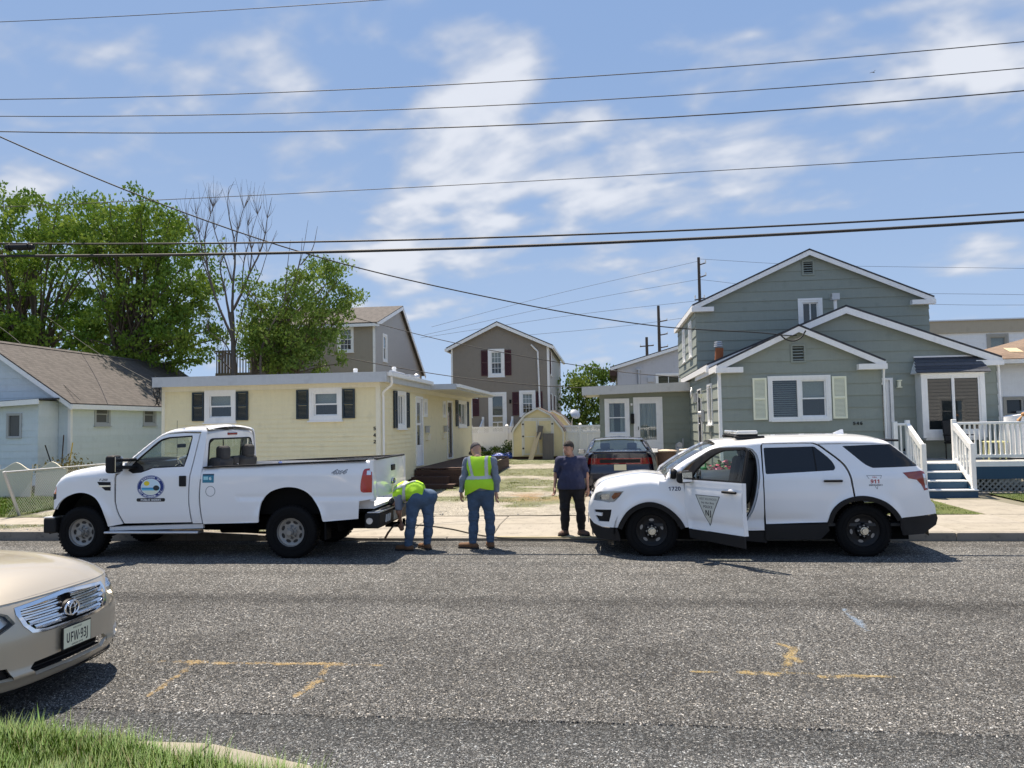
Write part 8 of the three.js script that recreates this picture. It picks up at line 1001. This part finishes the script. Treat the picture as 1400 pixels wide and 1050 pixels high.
// ---------------------------------------------------------------- trees and plants
const leafGeo = (() => { const w = .5, pos = [[0, 0, 0], [-w * .6, .5, .08], [0, .45, -.02], [0, 0, 0], [0, .45, -.02], [w * .6, .5, .08], [-w * .6, .5, .08], [0, 1, .0], [0, .45, -.02], [w * .6, .5, .08], [0, .45, -.02], [0, 1, 0]].flat(); const g = raw(pos); return g; })();
M.leaf = phy([.88, .88, .88], .6, { transmission: .42, thickness: 0, specularIntensity: .25, side: THREE.DoubleSide });
function crown(parent, clumps, per, size, tone, seed) {  // clumps: [x, y, z, radius]
  const r = mulberry(seed), n = clumps.length * per, o = new THREE.InstancedMesh(leafGeo, M.leaf, n), m = new THREE.Matrix4(), q = new THREE.Quaternion(), c = new THREE.Color(); let i = 0;
  for (const [x, y, z, R] of clumps) { const t = r(); for (let k = 0; k < per; k++, i++) {
    const a = r() * 6.2832, u = r() * 2 - 1, d = R * Math.pow(r(), .45), s = Math.sqrt(1 - u * u), sz = size * (.6 + .8 * r()); q.setFromEuler(new THREE.Euler((r() - .5) * 2.6 + .6, r() * 6.28, (r() - .5) * 2.6)); m.compose(V3(x + Math.cos(a) * s * d * 1.1, y + u * d * .85, z + Math.sin(a) * s * d), q, V3(sz, sz, sz)); o.setMatrixAt(i, m); const v = .75 + .5 * r(); o.setColorAt(i, c.setRGB(mix(tone[0][0], tone[1][0], t) * v, mix(tone[0][1], tone[1][1], t) * v, mix(tone[0][2], tone[1][2], t) * v)); } }
  o.name = 'crown'; o.userData.kind = 'stuff'; shade(o); parent.add(o); return o;
}
function limbTube(pts, r0, r1, n = 7) { const c = new THREE.CatmullRomCurve3(pts.map((p) => V3(...p))), seg = Math.max(4, pts.length * 4), pos = [], fr = c.computeFrenetFrames(seg, false), P = (i, j) => { const t = i / seg, p = c.getPointAt(t), a = j / n * 6.2832, R = mix(r0, r1, t) * (1 + .12 * Math.sin(i * 2.1 + j)); return p.addScaledVector(fr.normals[i], Math.cos(a) * R).addScaledVector(fr.binormals[i], Math.sin(a) * R).toArray(); }; for (let i = 0; i < seg; i++) for (let j = 0; j < n; j++) { const a = P(i, j), b = P(i + 1, j), d = P(i + 1, j + 1), e = P(i, j + 1); pos.push(...a, ...b, ...d, ...a, ...d, ...e); } return raw(pos); }
function clumpsIn(blobs, z, n, seed, dz, R) { const r = mulberry(seed), out = [], tot = blobs.reduce((s, b) => s + b[2] * b[3], 0); for (const [cx, cy, rx, ry] of blobs) { const k = Math.max(1, Math.round(n * rx * ry / tot)); for (let i = 0; i < k; i++) { const a = r() * 6.28, d = Math.sqrt(r()), p = onZ(cx + Math.cos(a) * d * rx, cy + Math.sin(a) * d * ry, z), w = Math.sqrt(Math.max(0, 1 - d * d)); out.push([p.x, p.y, z + (r() * 2 - 1) * dz * (.25 + w), R * (.6 + .8 * r())]); } } return out; }
function leafyTree(name, label, base, z, blobs, { n, per, size, tone, seed, dz, R, trunk = .16, stems }) {
  const t = thing(name, label, 'tree'), cl = clumpsIn(blobs, z, n, seed, dz, R), r = mulberry(seed + 1), B = V3(base.x, elev(base.x, z), z), fork = V3(B.x, B.y + (Math.min(...cl.map((c) => c[1])) - B.y) * .9 + .4, z);
  const tk = []; for (const [ox, oz, tx, ty] of stems ?? [[0, 0, 0, 0]]) tk.push(limbTube([[B.x + ox * .2, B.y - .1, B.z + oz * .2], [mix(B.x, fork.x, .5) + ox * .6, mix(B.y, fork.y, .5), B.z + oz * .6], [fork.x + ox, fork.y, fork.z + oz]], trunk, trunk * .6));
  obj('trunk', tk, M.bark, t);
  const lim = []; cl.forEach((c, i) => { if (i % 3) return; const s = (stems ?? [[0, 0]])[i % (stems?.length ?? 1)], f = [fork.x + s[0], fork.y, fork.z + s[1]]; const m = [mix(f[0], c[0], .5) + (r() - .5) * .5, mix(f[1], c[1], .62), mix(f[2], c[2], .5)]; lim.push(limbTube([f, m, [c[0], c[1], c[2]]], trunk * .36, .018, 5)); }); obj('limb', lim, M.bark, t).userData.kind = 'stuff';
  crown(t, cl, per, size, tone, seed + 7); return t;
}
const G1 = [[.13, .24, .03], [.32, .43, .075]], G2 = [[.13, .23, .04], [.29, .38, .08]];
leafyTree('leafy_tree', 'tall leafy tree behind the blue house roof, with ragged upright tips', onZ(40, 420, -34), -34, [[20, 350, 75, 75], [70, 420, 90, 80], [100, 320, 45, 50], [25, 305, 40, 35], [-60, 380, 90, 90], [105, 283, 12, 26], [118, 300, 10, 26], [40, 282, 9, 18], [70, 300, 10, 24], [0, 470, 70, 40], [120, 460, 60, 40], [10, 290, 9, 20], [135, 330, 14, 30]], { n: 330, per: 84, size: .19, tone: G1, seed: 11, dz: 2.4, R: .55, trunk: .24, stems: [[-1.2, 0], [.8, .4]] });
leafyTree('leafy_tree', 'broad leafy tree between the blue house and the dead tree', onZ(195, 420, -33), -33, [[175, 350, 65, 70], [212, 330, 42, 45], [238, 395, 46, 50], [175, 440, 70, 60], [250, 455, 40, 35], [188, 290, 11, 28], [205, 300, 9, 22], [238, 312, 12, 26], [255, 330, 14, 20], [150, 312, 20, 36], [165, 300, 8, 24], [225, 480, 45, 25], [272, 380, 16, 20], [275, 430, 14, 22]], { n: 300, per: 82, size: .18, tone: G1, seed: 23, dz: 2.2, R: .52, trunk: .2, stems: [[0, 0], [-1, .3]] });
leafyTree('young_tree', 'young many stemmed green tree in front of the beige house', onZ(395, 500, -32), -32, [[410, 430, 62, 55], [440, 400, 40, 42], [390, 470, 55, 40], [425, 480, 52, 32], [365, 460, 32, 45], [455, 372, 14, 18], [375, 405, 30, 30], [470, 410, 16, 20]], { n: 230, per: 72, size: .15, tone: G2, seed: 37, dz: 1.6, R: .42, trunk: .09, stems: [[-1, 0], [-.3, .3], [.4, 0], [-1.6, .1]] });
leafyTree('garden_tree', 'small tree showing beyond the plastic fence', onZ(795, 560, -52), -52, [[790, 550, 20, 34], [815, 520, 14, 16], [825, 555, 22, 26], [795, 522, 8, 12]], { n: 42, per: 130, size: .24, tone: [[.14, .24, .04], [.28, .36, .08]], seed: 41, dz: 1.6, R: .9, trunk: .1 });
{ // dead tree, limbs read off the photograph on one plane with depth added
  const t = thing('dead_tree', 'bare dead tree with many thin upright branches', 'tree'), z = -31.5, r = mulberry(61), P = ([X, Y], d) => { const p = onZ(240 + X / 3.75, 240 + Y / 3.75, z + d); return [p.x, p.y, p.z]; };
  const base = onZ(319, 505, z); obj('trunk', limbTube([[base.x + .1, elev(base.x, z) - .1, z], [base.x + .02, 2.6, z], P([300, 1010], 0), P([295, 850], 0), P([290, 700], 0)], .17, .085, 9), M.deadBark, t);
  const L = [[[290, 830], [210, 640], [165, 480], [140, 400], [120, 300], [105, 200], [103, 140]], [[290, 720], [295, 560], [305, 430], [300, 330], [275, 210], [270, 100], [300, 30]], [[295, 690], [340, 600], [380, 500], [430, 400], [460, 300], [470, 220], [495, 110]], [[290, 800], [255, 600], [230, 460], [262, 380], [255, 300]], [[165, 480], [150, 330], [180, 200], [240, 70]], [[300, 430], [320, 280], [350, 170], [390, 100]], [[340, 600], [350, 450], [380, 330], [420, 200], [440, 160]], [[210, 640], [100, 330], [60, 230], [55, 140]], [[290, 950], [260, 870], [170, 800], [120, 770]], [[290, 1000], [240, 950], [150, 850]], [[300, 900], [360, 640], [430, 520], [470, 400], [520, 280]], [[295, 560], [250, 420], [200, 280], [190, 160], [175, 60]], [[380, 500], [390, 380], [370, 260], [385, 190]]];
  const tw = []; L.forEach((l, i) => { const d = (r() - .5) * 2.2; const pts = l.map((q, k) => P(q, d * k / l.length)); obj('branch', limbTube(pts, i < 4 ? .062 : .036, .006, 6), M.deadBark, t); for (let k = 0; k < 14; k++) { const a = pts[1 + Math.floor(r() * (pts.length - 2))], h = .5 + r() * 1.1, dx = (r() - .5) * .9; tw.push(limbTube([a, [a[0] + dx * .6, a[1] + h * .5, a[2] + (r() - .5) * .4], [a[0] + dx, a[1] + h, a[2] + (r() - .5) * .6]], .011, .003, 4)); } }); obj('twig', tw, M.deadBark, t).userData.kind = 'stuff';
  const st = []; for (const l of [[[520, 720], [600, 560], [650, 400], [680, 230]], [[640, 460], [700, 380], [728, 260]], [[560, 640], [570, 500], [590, 330]], [[610, 540], [640, 420], [650, 320]]]) st.push(limbTube(l.map((q) => P(q, .8)), .03, .006, 5)); const d2 = thing('dead_sapling', 'thin bare stems rising out of the young green tree', 'tree'); obj('trunk', limbTube([[onZ(372, 505, z + .8).x, .3, z + .8], P([440, 900], .8), P([520, 720], .8)], .07, .035), M.deadBark, d2); obj('branch', st, M.deadBark, d2);
}
M.deadBark ??= M.bark;
function shrub(label, x, y, z, w, h, tone, seed, size = .07, n = 10) { const s = thing('shrub', label, 'shrub', [x, y, z]), r = mulberry(seed), cl = Array.from({ length: n }, () => [(r() - .5) * w, h * (.25 + .55 * r()), (r() - .5) * w * .5, h * .35]); obj('stem', cl.map((c) => limbTube([[c[0] * .2, 0, c[2] * .2], [c[0] * .7, c[1] * .6, c[2] * .7], [c[0], c[1], c[2]]], .012, .004, 4)), M.bark, s).userData.kind = 'stuff'; crown(s, cl, 90, size, tone, seed); return s; }
shrub('brownish shrub by the white corner board of the blue house', -15.7, .2, -21.2, 1.9, 1.1, [[.16, .13, .04], [.26, .24, .09]], 71, .08, 16);
shrub('green weeds along the foot of the plastic fence', -5.4, .38, -36.2, 1.5, .55, [[.03, .07, .012], [.08, .13, .02]], 73, .1, 10);
shrub('dark leafy weed beside the shed corner', -4.35, .38, -35.6, .5, .9, [[.03, .07, .012], [.06, .11, .02]], 75, .1, 7);
shrub('low green weeds at the fence post of the blue house yard', -13.1, .13, -14.3, 1.3, .28, [[.06, .11, .02], [.14, .18, .05]], 77, .05, 8);
// ---------------------------------------------------------------- wires and poles
function wire(name, label, pts, r, seg = 40) { tag(obj(name, tube(pts, r, seg, 5), M.wire), label, 'wire', 'overhead wires'); }
const span3 = (list, z, ext = 14) => { const p = list.map(([x, y]) => onZ(x, y, z).toArray()), a = p[0], b = p[Math.floor(p.length / 2)], c = p[p.length - 1]; // parabola through three points, carried past the frame
  const q = (x) => a[1] * (x - b[0]) * (x - c[0]) / ((a[0] - b[0]) * (a[0] - c[0])) + b[1] * (x - a[0]) * (x - c[0]) / ((b[0] - a[0]) * (b[0] - c[0])) + c[1] * (x - a[0]) * (x - b[0]) / ((c[0] - a[0]) * (c[0] - b[0])); const o = []; for (let i = 0; i <= 16; i++) { const x = mix(a[0] - ext, Math.max(c[0], 7) + ext, i / 16); o.push([x, q(x), z]); } return o; };
const ZW = -13.6;
wire('power_line', 'topmost thin power line crossing the upper sky corner', span3([[0, 30], [260, 17], [520, 0]], ZW, 12), .007);
wire('power_line', 'highest power line of the three that run close together', span3([[0, 136], [700, 111], [1400, 57]], ZW), .0085); wire('power_line', 'middle power line of the three that run close together', span3([[0, 159], [700, 143], [1400, 93]], ZW), .0085); wire('power_line', 'lowest power line of the three that run close together', span3([[0, 180], [700, 171], [1400, 124]], ZW), .011); wire('power_line', 'single thin power line below the group of three', span3([[140, 277], [700, 249], [1400, 208]], ZW), .007);
wire('phone_cable', 'upper of the two thick black cables over the houses', span3([[0, 333], [700, 324], [1400, 290]], ZW), .018); wire('phone_cable', 'lower and thicker of the two black cables over the houses', span3([[0, 350], [700, 337], [1400, 301]], ZW), .028);
{ const p = onZ(27, 338, ZW); const c = thing('cable_splice', 'black splice case hanging on the upper thick cable', 'splice case', [p.x, p.y, p.z]); obj('case', [rbox(.62, .11, .12, .05, 0, 0, 0, { rz: -.03 }), rbox(.3, .09, .11, .04, .1, -.02, 0)], M.black, c); obj('strap', [-.2, .2].map((x) => tor(.065, .012, { x, ry: Math.PI / 2 })), M.black, c); }
{ const e = onZ(1085, 459, -20.3), pts = [[-20, 200 - 300], [0, 187], [380, 335], [700, 413], [900, 446], [1040, 455]].slice(1).map(([x, y]) => { const t = clamp((x) / 1085, 0, 1), z = mix(ZW, -20.3, Math.pow(t, 1.25)); return onZ(x, y, z).toArray(); }); const s = pts[0], u = pts[1], d = sub3(s, u); wire('service_drop', 'service wire running down to the front gable of the green house', [add3(s, mul3(d, .7)).map((v, i) => i === 1 ? v + .5 : v), ...pts, [e.x - .05, e.y, e.z], [e.x + .1, e.y + .02, e.z - .1]], .014, 90); const f = onZ(1085, 459, -20.1); wire('service_drop', 'looped cable end hanging at the gable peak of the green house', [[f.x - .35, f.y + .06, f.z], [f.x - .2, f.y - .08, f.z], [f.x, f.y - .13, f.z], [f.x + .18, f.y - .05, f.z], [f.x + .3, f.y + .12, f.z]], .02); }
const back = (n, l, list, z, r) => wire(n, l, list.map(([x, y, d = 0]) => onZ(x, y, z + d).toArray()), r);
back('service_wire', 'thin wire passing the beige house gable towards the annex', [[380, 405], [466, 429], [600, 464], [720, 488], [840, 507], [930, 516, 6]], -33, .016); back('service_wire', 'thin wire passing low behind the yellow house roof', [[380, 468], [467, 488], [600, 512], [700, 524], [790, 530], [860, 531]], -34.5, .018);
for (const [i, l] of [[[590, 447], [760, 402], [955, 357]], [[580, 458], [780, 414], [955, 382]], [[575, 462], [790, 430], [955, 411]], [[700, 460], [850, 446], [955, 432]]].entries()) back('far_power_line', ['highest', 'second', 'third', 'lowest'][i] + ' of the faint far power lines left of the tall pole'.replace(' left of', ' leading to'), l, -64, .013);
for (const [i, l] of [[[955, 354], [1100, 362], [1400, 367]], [[955, 382], [1100, 397], [1400, 403]], [[1268, 416], [1330, 417], [1400, 417]]].entries()) back('far_power_line', ['upper', 'middle', 'lower'][i] + ' faint power line beyond the green house roof', l, -64, .013);
function utilityPole(label, px, py, z, arms) { const p = onZ(px, py, z), t = thing('utility_pole', label, 'pole', [p.x, 0, z]); obj('pole', cyl(.11 * -z / 62, .17 * -z / 62, p.y, 10, { y: p.y / 2 }), M.poleWood, t); for (const [dy, w, off] of arms) { obj('crossarm', bar([-w / 2 + off, p.y - dy, 0], [w / 2 + off, p.y - dy + .15, 0], .06 * -z / 70, 6), M.poleWood, t); for (const s of [-.45, .45]) obj('insulator', cyl(.05, .07, .25, 8, { x: s * w + off, y: p.y - dy + .25 }), M.plasticWhite, t); } return t; }
utilityPole('tall dark utility pole rising behind the green house ridge', 955, 352, -62, [[.6, .5, .3], [1.6, .5, .3], [3.4, .8, 0]]); utilityPole('second utility pole with short arms beside the green house eave', 900, 418, -92, [[1.9, .9, .55], [3.5, .9, .55], [5.0, .9, .55]]); utilityPole('distant small utility pole with a wide crossarm', 884, 461, -135, [[1.6, 2.4, 0]]);
{ // cables bunched at the corner of the yellow house
  const p = onZ(212, 530, -18.6), c = thing('cable_bundle', 'tangle of black cables hanging at the corner of the yellow house', 'cables', [p.x, p.y, p.z]); const r = mulberry(9); for (let i = 0; i < 6; i++) obj('cable', tube(Array.from({ length: 6 }, (_, k) => [(r() - .5) * .22 + .05, .25 - k * .14 + (r() - .5) * .1, (r() - .5) * .08]), .009, 24, 5), M.wire, c);
  back('service_wire', 'dark wire slanting over the blue roof to the yellow house corner', [[60, 430, -12], [130, 480, -8], [170, 502, -4], [207, 522]], -18.6, .012); back('service_wire', 'dark wire slanting over the blue roof to its eave corner', [[-10, 440, -6], [24, 466, -3.2], [62, 503, -1.6], [110, 547]], -23.0, .012);
}
{ // gull far off
  const p = onZ(1194, 99, -60), b = thing('bird', 'small dark bird gliding below the high wires', 'bird', [p.x, p.y, p.z], .5); b.scale.setScalar(.45); obj('body', netSurface(bonesF([[[-.2, 0, 0], [.18, .02, 0], .05, .07], [[.18, .02, 0], [.3, .04, 0], .05, .03], [[0, .03, 0], [-.08, .16, .45], .05, .03], [[-.08, .16, .45], [-.2, .1, .8], .035, .012], [[0, .03, 0], [-.08, .16, -.45], .05, .03], [[-.08, .16, -.45], [-.2, .1, -.8], .035, .012], [[-.2, 0, 0], [-.42, 0, 0], .05, .02]], .05), [-.6, -.2, -.95], [.5, .4, .95], .03), std([.1, .1, .1], .8), b);
}
// the house across the street that the bay window mirrors
{
  const h = thing('opposite_house', 'white clapboard house across the street mirrored in the bay window', 'house', [17, 0, 9.5]);
  sidedWall(h, { x: 12, y: 0, z: 0, ry: Math.PI, outline: [[0, .5], [12, .5], [12, 4.2], [6, 6.6], [0, 4.2]], openings: [[2, 1.6, 3.2, 3.1], [6, 1.6, 7.4, 3.1], [9.4, 1.6, 10.4, 3.1]], course: .22, lap: .014, mat: M.whiteSiding, single: false }); for (const [a, b] of [[2, 3.2], [6, 7.4], [9.4, 10.4]]) windowUnit(h, { x: 12, y: 0, z: -.012, ry: Math.PI }, { u0: a, v0: 1.6, u1: b, v1: 3.1, casing: .1, mat: M.white });
  sidedWall(h, { x: 0, y: 0, z: 0, ry: -Math.PI / 2, outline: rect(0, .5, 9, 4.2), course: .22, lap: .014, mat: M.whiteSiding, single: false }); const r = part('roof', h); for (const x of [-.4, 12.4]) obj('roof_slope', roofSlab([x, 4.15, -.4], [x, 4.15, 9.2], [6, 6.75, 9.2], [6, 6.75, -.4], .08), M.roofGrey, r, true); obj('foundation', box2(.1, 0, .1, 11.9, .5, 8.9), M.kerb[1], h);
}
renderer.render(scene, camera);
